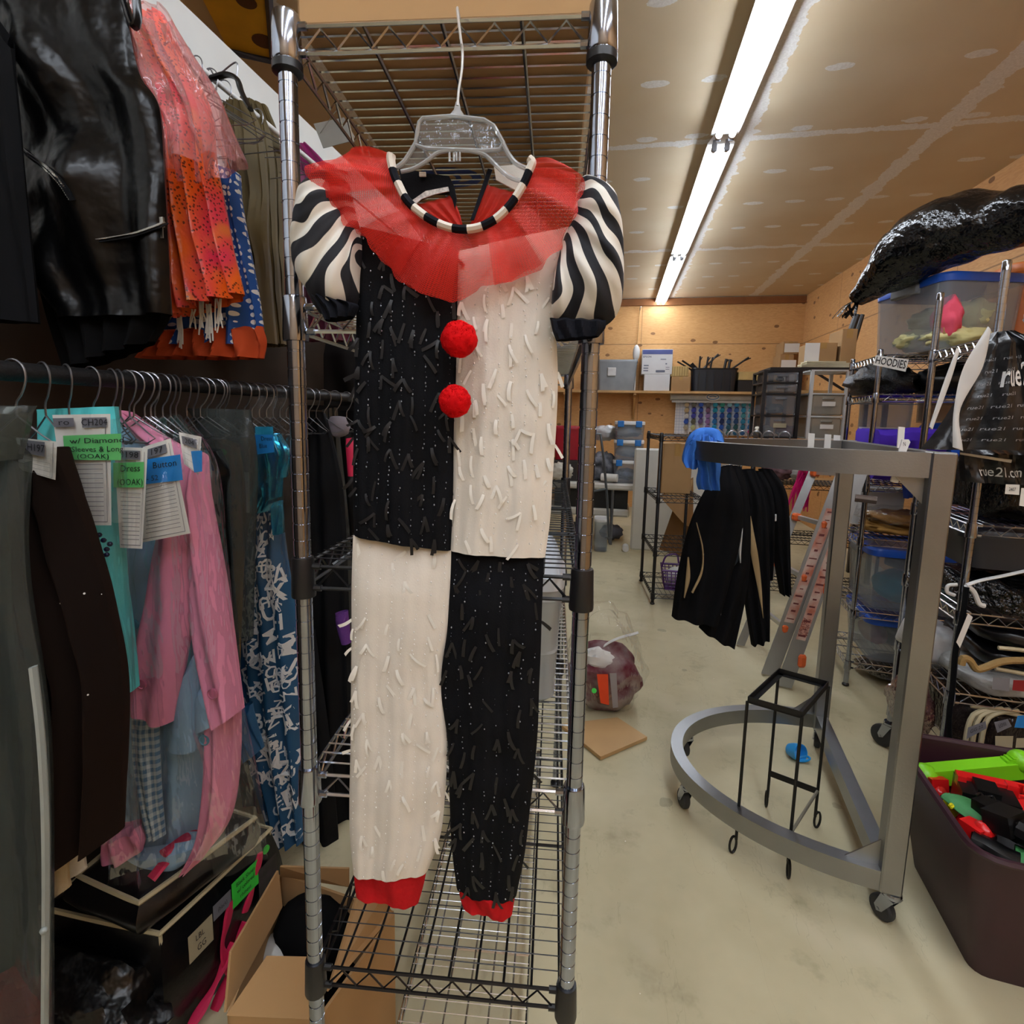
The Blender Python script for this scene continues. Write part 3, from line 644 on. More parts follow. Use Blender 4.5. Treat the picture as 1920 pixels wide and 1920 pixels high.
zipper(vest, [(42, 278), (60, 294), (95, 320), (118, 345), (138, 376)], vp, vf, mblack); zipper(vest, [(318, 421), (295, 426), (255, 440), (215, 447), (187, 451)], vp, vf, mblack)
def sequin_mat():
    t = NT('orange_sequin_cloth'); c, x, y, z = t.xyz(); col = t.mix(t.ramp(t.noise(c, 5, 2), .42, .6), 'f06a1e', 'e2345a')
    col = t.mix(t.ramp(t.noise(c, 7, 2), .55, .68), col, 'e8962a')
    v = t.n('ShaderNodeTexVoronoi', _Scale=130.0); t.l(c, v.inputs['Vector']); n = t.noise(c, 9, 3)
    k = t.math('MULTIPLY', t.math('LESS_THAN', v.outputs['Distance'], .33), t.math('GREATER_THAN', n, .47)); col = t.mix(t.math('MULTIPLY', k, .85), col, '4a1c14')
    return t.done(t.pbr(col, .35, 0, t.bump(v.outputs['Distance'], .5, .002)))
dress, df, dp = garment('dress', 'orange and pink sequinned dress with white fringe under its hem', 'dress', sequin_mat(), [(245, 20), (258, 110), (292, 215), (314, 330), (318, 450), (322, 540), (326, 596)], [(300, 20), (345, 110), (392, 200), (404, 300), (424, 400), (440, 480), (458, 552)], 1.1, nu=60, folds=((4.5, .02, 1), (2, .01, 2)), thick=.04, lump=.012)
q = MB(); rnd = random.Random(9); fringe_m = mat('white_fringe', 'dedad0', .8)
for px, y0, y1, n in ((338, 592, 655, 7), (362, 580, 622, 3), (380, 565, 630, 8), (392, 570, 645, 8), (410, 560, 625, 6)):
    for k in range(n):
        a = PY(1.1).at(px+rnd.uniform(-6, 6), y0, -.01); b = PY(1.1).at(px+rnd.uniform(-7, 8), y1-rnd.uniform(0, 25), -.01); q.tube([a, a.lerp(b, .5)+V((rnd.uniform(-.004, .004), 0, 0)), b], .0022, 4)
q.build('fringe', fringe_m, dress)['kind'] = 'stuff'
garment('garment_cover', 'thin pinkish plastic cover over the top of the orange sequinned dress', 'plastic cover', film('pink_plastic_film', 'ffe6e2', .26, .10, 8, .7, 'f4b4b8', .6, (1, 1, .45)), [(238, 10), (262, 110), (292, 200), (305, 270), (314, 336)], [(300, 5), (350, 85), (402, 165), (430, 230), (460, 300)], 1.035, nu=50, folds=((3, .018, 1), (6, .006, 3)), thick=.05, lump=.03, ls=12)
def dots_mat():
    t = NT('blue_polka_dot_cloth'); tc = t.n('ShaderNodeTexCoord'); mp = t.n('ShaderNodeMapping'); mp.inputs['Scale'].default_value = (11, 24, 1); t.l(tc.outputs['UV'], mp.inputs[0])
    v = t.n('ShaderNodeTexVoronoi', _Scale=1.0, _Randomness=.35); t.l(mp.outputs[0], v.inputs['Vector'])
    return t.done(t.pbr(t.mix(t.math('LESS_THAN', v.outputs['Distance'], .34), '0f4fa0', 'e6eaee'), .7))
dd, ddf, ddp = garment('dress', 'blue dress with white polka dots and an orange ruffle hem', 'dress', dots_mat(), [(378, 300), (380, 420), (372, 520), (340, 590), (296, 652)], [(440, 320), (454, 400), (470, 480), (486, 560), (498, 650)], 1.2, folds=((4, .02, 1),), thick=.05)
q = MB(); cloth(q, [(305, 622), (285, 645), (262, 672)], [(492, 612), (500, 640), (494, 672)], PY(1.19), nu=70, nv=12, folds=((7, .02, 1), (11, .008, 2)), thick=.05, hang=0, n=24); q.build('ruffle', mat('orange_ruffle', 'c6502a', .8, var=.15), dd)
olive = mat('olive_sateen', '57471c', .7, var=.3, vs=5)
for i, (dx, Y) in enumerate(((0, 1.42), (16, 1.56), (30, 1.72))):
    garment('blouse', ['olive green gathered blouse on a wire hanger, nearest of the three', 'olive green gathered blouse, middle one of the three', 'olive green gathered blouse, farthest of the three beside the chrome post'][i], 'blouse', olive, [(418+dx, 190-i*4), (428+dx, 300), (440+dx, 420), (452+dx, 520), (466+dx, 650)], [(468+dx, 196), (492+dx, 260), (500+dx, 360), (502+dx, 470), (516+dx, 645)], Y, 'olive blouses on the upper rail', folds=((5, .014, i), (11, .007, 2+i)), thick=.045, lump=.03, ls=10)
hw = hanger('wire hanger holding an olive blouse on the upper rail', 'hangers of the olive blouses', (UXR, 1.41, UZ), .1, .40, .09)
for y in (1.55, 1.71): dup(hw, (UXR, y, UZ), -.1)
garment('blouse', 'magenta satin blouse hanging behind the left chrome post', 'blouse', mat('magenta_satin', '8e1c62', .4, var=.3), [(545, 280), (552, 330), (556, 420), (560, 640)], [(572, 266), (605, 300), (640, 350), (655, 640)], 1.95, folds=((4, .015, 1),), thick=.03)
garment('skirt', 'burgundy garment hanging low behind the black and white sleeve', 'skirt', mat('burgundy_cloth', '5d1230', .6, var=.3), [(560, 470), (566, 560), (580, 640)], [(660, 470), (665, 560), (660, 640)], 1.9, folds=((4, .02, 1),), thick=.03)
o = MB(); pl = PY(1.8); o.prism([pl.at(*p) for p in ((588, 232), (645, 220), (668, 262), (606, 278))], (0, .002, 0)); o.tube([pl.at(612, 228), pl.at(600, 250), at(632, 205, Y=1.75)], .0012, 4); tag(o.build('label_card', mat('grey_card', '8a8780', .6), smooth=False), 'grey card label hanging on a string behind the left end of the top shelf', 'label')
# ---- lower rail
inner_bag = mat('grey_green_cloth', '39413c', .8, var=.4, vs=3)
garment('coat', 'grey green coat inside the clear garment bag at the far left edge', 'coat', inner_bag, [(-140, 800), (-150, 1200), (-160, 1940)], [(20, 830), (52, 1100), (76, 1940)], .62, folds=((3, .012, 1),), thick=.03)
bag, bf, bp = garment('garment_bag', 'long grey tinted clear vinyl garment bag at the far left edge', 'garment bag', greybag, [(-150, 780), (-160, 1100), (-170, 1500), (-180, 1960)], [(44, 868), (50, 1090), (92, 1400), (97, 1960)], .575, folds=((3, .008, 2),), thick=.04, lump=.01)
q = MB(); cloth(q, [(-60, 762), (-60, 800), (-60, 866)], [(52, 760), (48, 800), (30, 862)], PY(.572), nu=16, nv=12, thick=.03, folds=(), hang=0, n=16); q.build('shoulder_flap', greybag, bag)
q = MB(); q.tube([PY(.535).at(*p) for p in ((62, 1250), (78, 1400), (86, 1600), (84, 1940))], .006, 6, seg=30, flat=.4); q.ball(PY(.53).at(82, 1745), .005, 8, 6); q.build('zip_edge', mat('pale_vinyl_edge', '8d938f', .4), bag)
mb = MB(); c = PY(.60).at(20, 1880); mb.ball(c, .06, 20, 14, (1.1, .5, 1.0), amp=.35, fr=2.5, seed=3); tag(mb.build('plush_toy', mat('red_plush', '8a1518', .95, bump=.4, bs=120)), 'red plush thing at the bottom of the clear garment bag', 'toy')
def sparkle_velvet():
    t = NT('brown_black_velvet'); c, x, y, z = t.xyz(); v = t.n('ShaderNodeTexVoronoi', _Scale=26.0); t.l(c, v.inputs['Vector']); lw = t.n('ShaderNodeLayerWeight', _Blend=.28)
    k = t.math('LESS_THAN', v.outputs['Distance'], .045); col = t.mix(t.math('MULTIPLY', lw.outputs[1], .5), '120b08', '3c281d'); col = t.mix(k, col, 'e6e0da')  # lighter brown at grazing angles is velvet sheen mixed into the colour
    return t.done(t.pbr(col, .9, Specular_IOR_Level=.08))
garment('robe', 'dark brown velvet robe with silver specks on the lower rail', 'robe', sparkle_velvet(), [(16, 850), (40, 930), (70, 1100), (92, 1300), (104, 1450), (108, 1592)], [(96, 838), (132, 915), (170, 1020), (204, 1140), (232, 1300), (222, 1562)], .665, nu=50, folds=((3.5, .022, 2.2),), thick=.05, lump=.012)
q = MB(); sock = mat('white_sock_knit', 'd2cdc2', .9, bump=.3, bs=200)
for i, (L, R) in enumerate((([(118, 1580), (122, 1620), (128, 1642)], [(152, 1560), (156, 1600), (160, 1630)]), ([(100, 1590), (100, 1640), (106, 1668)], [(124, 1600), (126, 1640), (130, 1664)]))):
    o, f, p = garment('sock', ['white sock hem hanging below the dark velvet robe', 'cream striped sock hem left of the white one below the velvet robe'][i], 'sock', [sock, mat('cream_knit_sock', 'b9a88a', .9, bump=.3, bs=200)][i], L, R, .72-.02*i, nu=14, nv=14, n=20, thick=.015)
teal, tf, tp = garment('dress', 'plain turquoise dress in a clear bag, with dark jewels on its side', 'dress', mat('turquoise_satin', '55c8ca', .5, var=.12), [(68, 768), (90, 880), (140, 980), (180, 1090), (206, 1190), (226, 1296)], [(214, 762), (228, 880), (226, 980), (232, 1100), (238, 1200), (242, 1300)], .80, folds=((2.5, .012, 1),), thick=.035)
q = MB()
for x, y in ((186, 1003), (194, 1013), (200, 1030), (192, 1042), (184, 1054), (206, 1020), (200, 1040)): q.ball(tp.at(x, y, .05), .0045, 8, 6)
q.build('jewel', mat('navy_jewel', '121d4a', .1, .3), teal)
garment('garment_cover', 'clear plastic cover over the turquoise dress', 'plastic cover', sheet, [(48, 800), (66, 950), (150, 1150), (200, 1300), (210, 1560)], [(222, 782), (236, 900), (238, 1100), (244, 1300), (250, 1560)], .722, folds=((3, .01, 1),), thick=.03, lump=.012)
blue = mat('pale_blue_wool', '96bede', .75, var=.1, vs=4, bump=.15, bs=150); pink = mat('rose_pink_wool', 'ea8fb2', .75, var=.1, vs=4, bump=.15, bs=150)
bc, bcf, bcp = garment('coat', 'pale blue childs coat with gingham lining, behind the pink coat', 'coat', blue, [(222, 800), (228, 1000), (232, 1150), (226, 1300), (222, 1450), (232, 1560), (262, 1612)], [(352, 850), (396, 960), (418, 1100), (424, 1250), (412, 1400), (398, 1520), (372, 1600)], 1.0, nu=44, folds=((3, .010, 1), (1.5, .008, 3)), thick=.035, lump=.01)
def gingham():
    t = NT('blue_gingham'); tc = t.n('ShaderNodeTexCoord'); sp = t.n('ShaderNodeSeparateXYZ'); t.l(tc.outputs['UV'], sp.inputs[0]); M = t.math
    a = M('GREATER_THAN', M('FRACT', M('MULTIPLY', sp.outputs[0], 5)), .5); b_ = M('GREATER_THAN', M('FRACT', M('MULTIPLY', sp.outputs[1], 16)), .5)
    return t.done(t.pbr(t.mix(M('MULTIPLY', M('ADD', a, b_), .5), 'c4d4dc', '4a78a0'), .8))
def piece(name, m, root, L, R, Y, off=0, **k):
    mb = MB(); k.setdefault('n', 40); cloth(mb, L, R, PY(Y), off=off, **k); return mb.build(name, m, root)
piece('gingham_lining', gingham(), bc, [(246, 1335), (254, 1450), (282, 1572)], [(298, 1335), (302, 1450), (310, 1565)], .93, thick=.012, folds=((2, .004, 1),))
piece('sleeve', blue, bc, [(345, 1260), (330, 1340), (318, 1402)], [(374, 1210), (372, 1330), (366, 1408)], .925, thick=.02); piece('sleeve', blue, bc, [(370, 1300), (368, 1340), (366, 1375)], [(384, 1280), (394, 1320), (404, 1358)], .922, thick=.012)
piece('hem', blue, bc, [(232, 1592), (225, 1618), (230, 1642)], [(384, 1570), (372, 1598), (330, 1632)], .95, thick=.03, hang=0)
pc, pcf, pcp = garment('coat', 'rose pink childs coat with turned back cuffs, under clear plastic', 'coat', pink, [(205, 768), (262, 822), (315, 858), (352, 895), (384, 1100), (392, 1350), (382, 1540), (350, 1628)], [(238, 776), (300, 814), (345, 842), (374, 880), (424, 1100), (450, 1335), (436, 1520), (378, 1612)], .945, folds=((2, .008, 1),), thick=.03, nv=70)
piece('sleeve', pink, pc, [(338, 872), (304, 1000), (276, 1150), (258, 1262), (262, 1322)], [(360, 850), (364, 1000), (359, 1150), (346, 1250), (325, 1352)], .905, thick=.035, folds=((1.5, .008, 1),)); piece('sleeve', pink, pc, [(359, 845), (364, 960), (366, 1130), (378, 1230), (411, 1358)], [(372, 872), (392, 960), (420, 1100), (440, 1220), (454, 1330)], .900, thick=.035, folds=((1.5, .008, 1),))
piece('hem', pink, pc, [(196, 1560), (196, 1590), (204, 1618)], [(262, 1548), (272, 1572), (266, 1596)], .93, thick=.025, hang=0, folds=((2, .008, 1),))
btn = mat('pink_button', 'c76a8c', .3); bbtn = mat('blue_button', '5fa6c4', .3)
def button(root, m, x, y, Y, r=.011):
    c = PY(Y).at(x, y); M = Matrix.Translation(c) @ Matrix.Rotation(pi/2, 4, 'X'); MB().lathe([(r*.2, .004), (r*.7, .003), (r*.8, .005), (r, .004), (r, 0)], 18, M).build('button', m, root)
button(pc, btn, 267, 1282, .872); button(pc, btn, 400, 1300, .858); button(bc, bbtn, 384, 1386, .925, .013); button(bc, bbtn, 252, 1170, .932, .012)
garment('garment_cover', 'wrinkled clear plastic cover over the pink and pale blue coats', 'plastic cover', sheet, [(226, 790), (236, 1000), (226, 1300), (214, 1500), (206, 1650)], [(330, 775), (404, 860), (428, 1050), (452, 1290), (488, 1470), (502, 1610)], .825, nu=50, folds=((4, .012, 1), (7, .006, 2)), thick=.03, lump=.02, ls=12)
garment('jacket', 'black shiny garment in plastic behind the pink coat shoulder', 'jacket', leather, [(360, 840), (384, 900), (396, 1000), (420, 1260)], [(404, 846), (426, 888), (420, 950), (440, 1260)], 1.06, folds=((2, .015, 1),), thick=.04)
tan, tnf, tnp = garment('costume', 'tan animal costume with dark brown fur trim behind the pink coat', 'costume', mat('tan_plush', '9a7440', .95, var=.35, vs=9, bump=.3, bs=90), [(396, 822), (402, 900), (408, 1000), (414, 1130), (424, 1260)], [(440, 840), (455, 900), (458, 1000), (450, 1100), (440, 1260)], 1.18, folds=((2, .012, 1),), thick=.04)
q = MB(); rnd = random.Random(2); 
for k in range(900):
    p = tnp.at(rnd.gauss(420, 9), rnd.uniform(925, 1035), .045); q.tube([p, p+V((rnd.uniform(-.012, .012), -.012, rnd.uniform(-.016, .006)))], .0012, 3)
q.build('fur_trim', mat('dark_brown_fur', '2a1712', .9), tan, smooth=False)['kind'] = 'stuff'
MB().cyl(tnp.at(418, 848, .05), tnp.at(418, 848, .052), .0085, 16).build('dot_sticker', mat('green_sticker', '37c23c', .6, var=0), tan)
garment('garment_bag', 'smoky grey garment bag shoulder behind the tan costume', 'garment bag', greybag, [(350, 765), (385, 830), (420, 950), (440, 1200)], [(468, 768), (482, 860), (478, 1000), (470, 1200)], 1.10, thick=.03, folds=((2, .008, 1),))
# dress printed with letters
lblue = mat('letter_cloth_blue', '1c5a88', .6, var=.2); lwhite = mat('letter_white', 'e6ebf0', .6, var=0)
mb = MB(); pl = PY(1.34); f = cloth(mb, [(474, 950), (462, 1050), (456, 1200), (458, 1320), (476, 1440), (520, 1570)], [(522, 950), (538, 1050), (556, 1160), (566, 1300), (572, 1440), (575, 1570)], pl, nu=40, nv=70, folds=((3.5, .012, 1),), thick=.045)
rnd = random.Random(21)
for k in range(190):
    u, v = rnd.uniform(.06, .94), rnd.uniform(.02, .98); s = rnd.uniform(.15, .34); a = rnd.choice((-1.5, -1.2, 0, .3, 1.4, 1.57, .2)); ch = rnd.choice('BINGOUCHMTLAEZWRSX')
    asp = .22
    def fn(p, u=u, v=v, s=s, a=a):
        x, y = p.x*cos(a)-p.y*sin(a), p.x*sin(a)+p.y*cos(a); return f(min(.99, max(.01, u+x*s*.95)), min(.995, max(.005, v-y*s*asp)), .0012+.0008*(k % 3))
    mb.text(ch, None, 1, .015, fn)
ld = mb.build('dress', [lblue, lwhite]); tag(ld, 'blue dress printed all over with white capital letters', 'dress')
shiny = mat('turquoise_foil', '1590b8', .2, .75, var=.25, vs=12)
q = MB(); rnd = random.Random(5)
for L, R in (([(478, 850), (470, 900), (468, 960)], [(500, 845), (506, 905), (490, 962)]), ([(498, 830), (505, 880), (515, 935)], [(512, 826), (530, 880), (528, 930)]), ([(515, 812), (530, 850), (528, 890)], [(520, 815), (542, 850), (536, 895)]), ([(490, 905), (500, 930), (500, 955)], [(520, 905), (522, 930), (505, 958)]), ([(516, 940), (519, 965), (522, 1000)], [(526, 940), (529, 965), (530, 1000)])):
    cloth(q, L, R, PY(1.28), nu=14, nv=14, thick=.02, folds=((1.5, .01, rnd.random()*6),), n=20, hang=0)
q.build('ruffle_collar', shiny, ld)
garment('garment_cover', 'clear bag over the blue letter dress', 'plastic cover', sheet, [(470, 745), (466, 850), (462, 1000), (460, 1100)], [(538, 738), (545, 850), (552, 960), (560, 1080)], 1.235, folds=((3, .012, 1),), thick=.035, lump=.02)
garment('dress', 'piece of a second letter print dress showing between the plastic covers', 'dress', [lblue], [(440, 1330), (446, 1380), (462, 1425)], [(472, 1320), (486, 1370), (494, 1402)], 1.14, thick=.02, folds=((2, .01, 1),))
dk = [mat('charcoal_cloth', '17181b', .8, var=.3), mat('black_tulle', '0c0c0f', .7, var=.3), mat('dark_grey_bag', '3d403d', .35, var=.3)]
for i, (L, R, Y, m, lab, nm, ct) in enumerate((
    ([(566, 770), (560, 1000), (562, 1300), (575, 1640)], [(606, 774), (632, 860), (650, 1010), (668, 1640)], 1.62, dk[0], 'black dress coat hanging behind the left chrome post', 'coat', 'coat'),
    ([(604, 768), (612, 1000), (620, 1300), (630, 1620)], [(628, 764), (655, 1000), (668, 1300), (680, 1620)], 1.78, dk[2], 'dark grey garment bag hanging behind the black dress coat', 'garment_bag', 'garment bag'),
    ([(630, 790), (640, 1000), (645, 1300), (650, 1600)], [(700, 790), (740, 1000), (760, 1300), (770, 1600)], 1.98, dk[1], 'black evening gown hanging deep behind the costume', 'dress', 'dress'),
    ([(560, 630), (565, 760), (575, 900)], [(700, 620), (730, 760), (760, 900)], 2.35, dk[1], 'black long garment deep on the rail at the level of the pom-poms', 'dress', 'dress'),
    ([(490, 1180), (520, 1400), (545, 1640)], [(590, 1180), (620, 1400), (640, 1640)], 1.52, dk[0], 'black trousers hanging behind the blue letter dress', 'trousers', 'trousers'),
    ([(420, 1240), (440, 1400), (470, 1560)], [(500, 1240), (540, 1400), (580, 1600)], 1.62, dk[2], 'dark smoky garment bag between pink coat and letter dress', 'garment_bag', 'garment bag'))):
    garment(nm, lab, ct, m, L, R, Y, folds=((3, .015, i),), thick=.04)
for k, (y, l) in enumerate(((2.5, 'black gown at the far end of the lower rail'), (2.75, 'black coat at the far end of the lower rail'), (3.0, 'last black garment on the lower rail'))):
    mb = MB(); mb.grid(lambda u, v: V((LXR-.25+.5*u+(v-1)*.02, y+.04*sin(u*14+k)+.03*(u-.5)**2, .25+(LZ-.15-.25)*v-.1*(2*u-1)**2*(v > .9))), 20, 20); mb.grid(lambda u, v: V((LXR+.25-.5*u, y+.07+.04*sin(u*14+k), .25+(LZ-.15-.25)*v)), 20, 20); tag(mb.build('garment', dk[1]), l, 'garment')
garment('dress', 'hot pink dress with white dots showing left of the black bodice', 'dress', mat('hot_pink_cloth', 'dc2a55', .6), [(648, 822), (650, 850), (654, 892)], [(668, 820), (675, 850), (675, 892)], 1.5, nu=10, nv=10, n=14, thick=.02)
garment('scarf', 'purple knitted scarf end among the dark garments behind the left post', 'scarf', mat('purple_knit', '6a3f86', .9, bump=.4, bs=150), [(628, 1150), (634, 1180), (642, 1205)], [(652, 1146), (656, 1180), (658, 1205)], 1.5, nu=10, nv=10, n=14, thick=.02)
mb = MB().ball(PY(1.68).at(634, 800), .04, 16, 10, (1, .8, .9), amp=.2); tag(mb.build('hat', mat('pale_grey_cloth', '8c8690', .8)), 'pale grey hat on the dark garments right of the left post', 'hat')
# ---- paper tags
def quad(pts, pl, off=0):
    a, b, c, d = [V((*p, 0)) for p in pts]                           # top-left, top-right, bottom-right, bottom-left in the photo
    def fn(u, v, o=0): q = a.lerp(b, u).lerp(d.lerp(c, u), v); return pl.at(q.x, q.y, off+o)
    return fn
def sheet4(mb, fn, u0, v0, u1, v1, o=0, mi=0, th=.0006, wob=0):
    mb.grid(lambda u, v: fn(u0+(u1-u0)*u, v1+(v0-v1)*v, o+wob*sin(u*5+v*4)), 6, 6, mi); mb.grid(lambda u, v: fn(u1+(u0-u1)*u, v1+(v0-v1)*v, o-th+wob*sin((1-u)*5+v*4)), 6, 6, mi)
def txt(mb, s, fn, cu, cv, su, sv, o=.001, mi=0, bold=0, rot=0):
    def f(p):
        x, y = p.x*cos(rot)-p.y*sin(rot), p.x*sin(rot)+p.y*cos(rot); return fn(cu+x*su, cv-y*sv, o)
    mb.text(s, None, mi, bold, f)
def card(label, pts, Y, marks=(), sticker=None, stick_m=None, words=(), lines=(.45, .95, 12), name='paper_tag', m=None):
    fn = quad(pts, PY(Y)); mb = MB(); sheet4(mb, fn, 0, 0, 1, 1, 0, 0, wob=.002)
    o = mb.build(name, m or paper, smooth=False); tag(o, label, 'tag'); q = MB(); l0, l1, n = lines
    for k in range(n):
        v = l0+(l1-l0)*k/n; sheet4(q, fn, .12, v, .84, v+.006, .003)
    for u0, v0, u1, v1 in ((.9, .04, .912, .97), (.05, .965, .912, .972)): sheet4(q, fn, u0, v0, u1, v1, .003)
    if n: q.build('printed_lines', mat('grey_ink', '6e6e70', .7, var=0), o, smooth=False)
    if sticker:
        s = MB(); g = quad(sticker, PY(Y), .0045); sheet4(s, g, 0, 0, 1, 1); so = s.build('sticky_note', stick_m, o, smooth=False)
        w_ = MB()
        for t_, cu, cv, su, sv in words: txt(w_, t_, g, cu, cv, su, sv, .0012)
        if words: w_.build('handwriting', ink, so, smooth=False)
    for (u0, v0, u1, v1), t_, su, sv in marks:
        s = MB(); sheet4(s, fn, u0, v0, u1, v1, .0035); so = s.build('grey_label', mat('grey_label', '6b6b72', .6, var=0), o, smooth=False); w_ = MB(); txt(w_, t_, fn, (u0+u1)/2, (v0+v1)/2, su, sv, .005); w_.build('handwriting', ink, so, smooth=False)
    return o
g_st = mat('green_note', '5fbf6c', .6, var=.03); b_st = mat('blue_note', '1678c0', .6, var=.03); gg_st = mat('bright_green_note', '2fc93a', .6, var=.03)
card('white lined tag with grey label CH204 and a green note, on the turquoise dress', [(98, 778), (207, 776), (209, 985), (128, 985)], .73, (((.0, .03, .36, .11), 'ro', .22, .075), ((.5, .03, .93, .12), 'CH204', .16, .085)), [(118, 817), (227, 813), (227, 863), (122, 862)], g_st, (('w/ Diamond', .58, .24, .19, .30), ('Sleeves & Long', .58, .58, .15, .30), ('(OOAK)', .5, .86, .16, .26)))
card('white lined tag with grey label H198 and a green OOAK note', [(214, 838), (277, 840), (267, 1029), (225, 1027)], .775, (((.02, .03, .78, .12), 'H198', .3, .085),), [(212, 868), (270, 866), (269, 914), (213, 914)], g_st, (('Dress', .55, .25, .28, .38), ('(OOAK)', .55, .80, .24, .36)))
card('white lined tag with a blue Button note, tilted, left of the pink sleeve', [(268, 838), (320, 822), (357, 1000), (262, 1018)], .815, (((.1, .04, .8, .13), '197', .3, .09),), [(270, 862), (338, 852), (343, 900), (272, 908)], b_st, (('Button', .55, .3, .24, .36), ('- 52', .2, .8, .2, .3)))
card('white tag with grey label ending in 7, above the dark velvet robe', [(30, 820), (107, 828), (104, 900), (36, 880)], .64, (((.1, .05, .7, .45), 'CH197', .2, .3),), None, None, (), (.6, .95, 3))
card('small white tag with a blue note on the pink coat shoulder', [(335, 810), (378, 819), (372, 890), (345, 870)], .835, (((.1, .1, .8, .35), '204', .3, .2),), [(358, 846), (379, 845), (379, 884), (364, 886)], b_st, (), (.6, .95, 2))
card('narrow blank white tag beside the blue letter dress', [(455, 884), (467, 886), (468, 962), (456, 960)], 1.2, (), None, None, (), (.5, .9, 0))
card('blue paper note reading Dress above the letter dress', [(478, 800), (512, 800), (514, 848), (481, 852)], 1.19, (), [(478, 815), (512, 815), (514, 848), (481, 852)], b_st, (('Dress', .62, .22, .26, .34), ('Blue', .4, .6, .26, .34)), (.5, .9, 0), m=mat('teal_note', '1c86a8', .6))
# ---- storage bags and boxes on the floor under the clothes
vin = mat('black_vinyl', '0e0e11', .28, var=.3, bump=.2, bs=25, dist=.01); piping = mat('cream_piping', 'c3b795', .5, var=.08); pinkb = mat('hot_pink_strap', 'd0184f', .6, var=.15)
def zipbag(label, top, zt, zb, slump=.02):
    P = [at(x, y, Z=zt) for x, y in top]; c = sum(P, V())/4; t = thing('storage_bag', label, 'bag', (c.x, c.y, zb)); mb = MB()
    def fn(u, v):
        i = min(int(u*4), 3); s = u*4-i; a, b_ = P[i], P[(i+1) % 4]; p = a.lerp(b_, s); k = min(v*2, 1); w_ = max(0, v*2-1)
        out = (p-c); out.z = 0; out = out.normalized()*.02*sin(k*pi)*(1+nz(p, 9)); q = V((p.x, p.y, zb+(zt-zb)*k))+out
        q = q.lerp(V((c.x, c.y, zt)), w_*.98); q.z += w_*(1-w_)*slump*2+.012*nz(q, 8, 3)*w_
        return q
    mb.grid(fn, 48, 24, cu=True); mb.build('bag_body', vin, t)
    q = MB(); q.tube([p+(p-c).normalized()*.004 for k in range(4) for p in [P[k].lerp(P[(k+1) % 4], s/8) for s in range(8)]], .006, 6, closed=True)
    for p in P: q.tube([V((p.x, p.y, zt)), V((p.x, p.y, zb+.01))], .004, 6)
    q.build('piping', piping, t)
    return t, P, c
t1, P1, c1 = zipbag('large black vinyl storage bag with cream piping and pink straps on the floor', [(300, 1748), (505, 1555), (330, 1510), (80, 1700)], .30, 0)
t2, P2, c2 = zipbag('smaller black vinyl storage bag with cream piping, on top of the large one', [(262, 1690), (475, 1535), (330, 1490), (150, 1640)], .40, .32, .03)
fr_ = lambda u, z, o=.028: P1[0].lerp(P1[1], u)+V((P1[1].y-P1[0].y, -(P1[1].x-P1[0].x), 0)).normalized()*o+V((0, 0, z-.30))
nrm = V((P1[1].y-P1[0].y, -(P1[1].x-P1[0].x), 0)).normalized()
q = MB()
for pts in (((.80, .29), (.72, .22), (.62, .17)), ((.50, .24), (.45, .19), (.40, .14), (.45, .06)), ((.62, .14), (.45, .05), (.3, .0)), ((.1, .03), (.3, .06), (.5, .12))):
    q.tube([fr_(u, z, .03) for u, z in pts], lambda s: .011+.004*sin(s*9), 8, seg=24, flat=.4)
q.build('strap', pinkb, t1)
q = MB()
for pts in (((.05, .38), (.2, .40), (.35, .39)), ((.0, .33), (.1, .35)), ((.15, .42), (.4, .42), (.5, .40))):
    q.tube([P2[0].lerp(P2[1], u)+(c2-P2[0])*.18+V((0, 0, z-.365)) for u, z in pts], .014, 8, seg=24, flat=.5)
q.build('strap', pinkb, t2)
def note(root, name, m, u0, u1, z0, z1, words, skew=0):
    fn = lambda u, v, o=0: fr_(u0+(u1-u0)*u, z0+(z1-z0)*v+skew*u, .034+o); s = MB(); sheet4(s, fn, 0, 0, 1, 1); o = s.build(name, m, root, smooth=False); w_ = MB()
    for t_, cu, cv, su, sv in words: txt(w_, t_, fn, cu, cv, su, sv, .0015)
    if words: w_.build('handwriting', ink, o, smooth=False)
note(t1, 'sticky_note', gg_st, .50, .76, .285, .215, (('Black Shoes', .5, .2, .15, .24), ('w/ colored', .5, .48, .15, .24), ('rhinest.', .5, .76, .15, .24)))
note(t1, 'paper_label', mat('tan_label', 'a79b7e', .6), .12, .32, .26, .19, (('LBL', .45, .3, .24, .3), ('GG', .5, .7, .26, .34)))
note(t1, 'paper_label', mat('grey_label', '6b6b72', .6), .33, .49, .275, .235, (('(black)', .5, .5, .2, .4),))
note(t1, 'photo_print', mat('photo_dark', '2d2230', .4, var=.6, vs=30), .76, .96, .25, .12, ())
MB().cyl(fr_(.86, .285, .03), fr_(.86, .285, .0325), .011, 18).build('dot_sticker', MT['green_sticker'], t1)
mb = MB(); c = at(160, 1890, Z=.12); mb.ball(c, .145, 32, 20, (1.25, .8, .85), amp=.3, fr=2.4, seed=4); mb.v = [V((p.x, p.y, max(p.z, .005))) for p in mb.v]; tag(mb.build('rubbish_bag', mat('black_bin_bag', '08080a', .3, var=.3, bump=.7, bs=16, dist=.02)), 'black plastic bag slumped on the floor at the bottom left', 'bag')
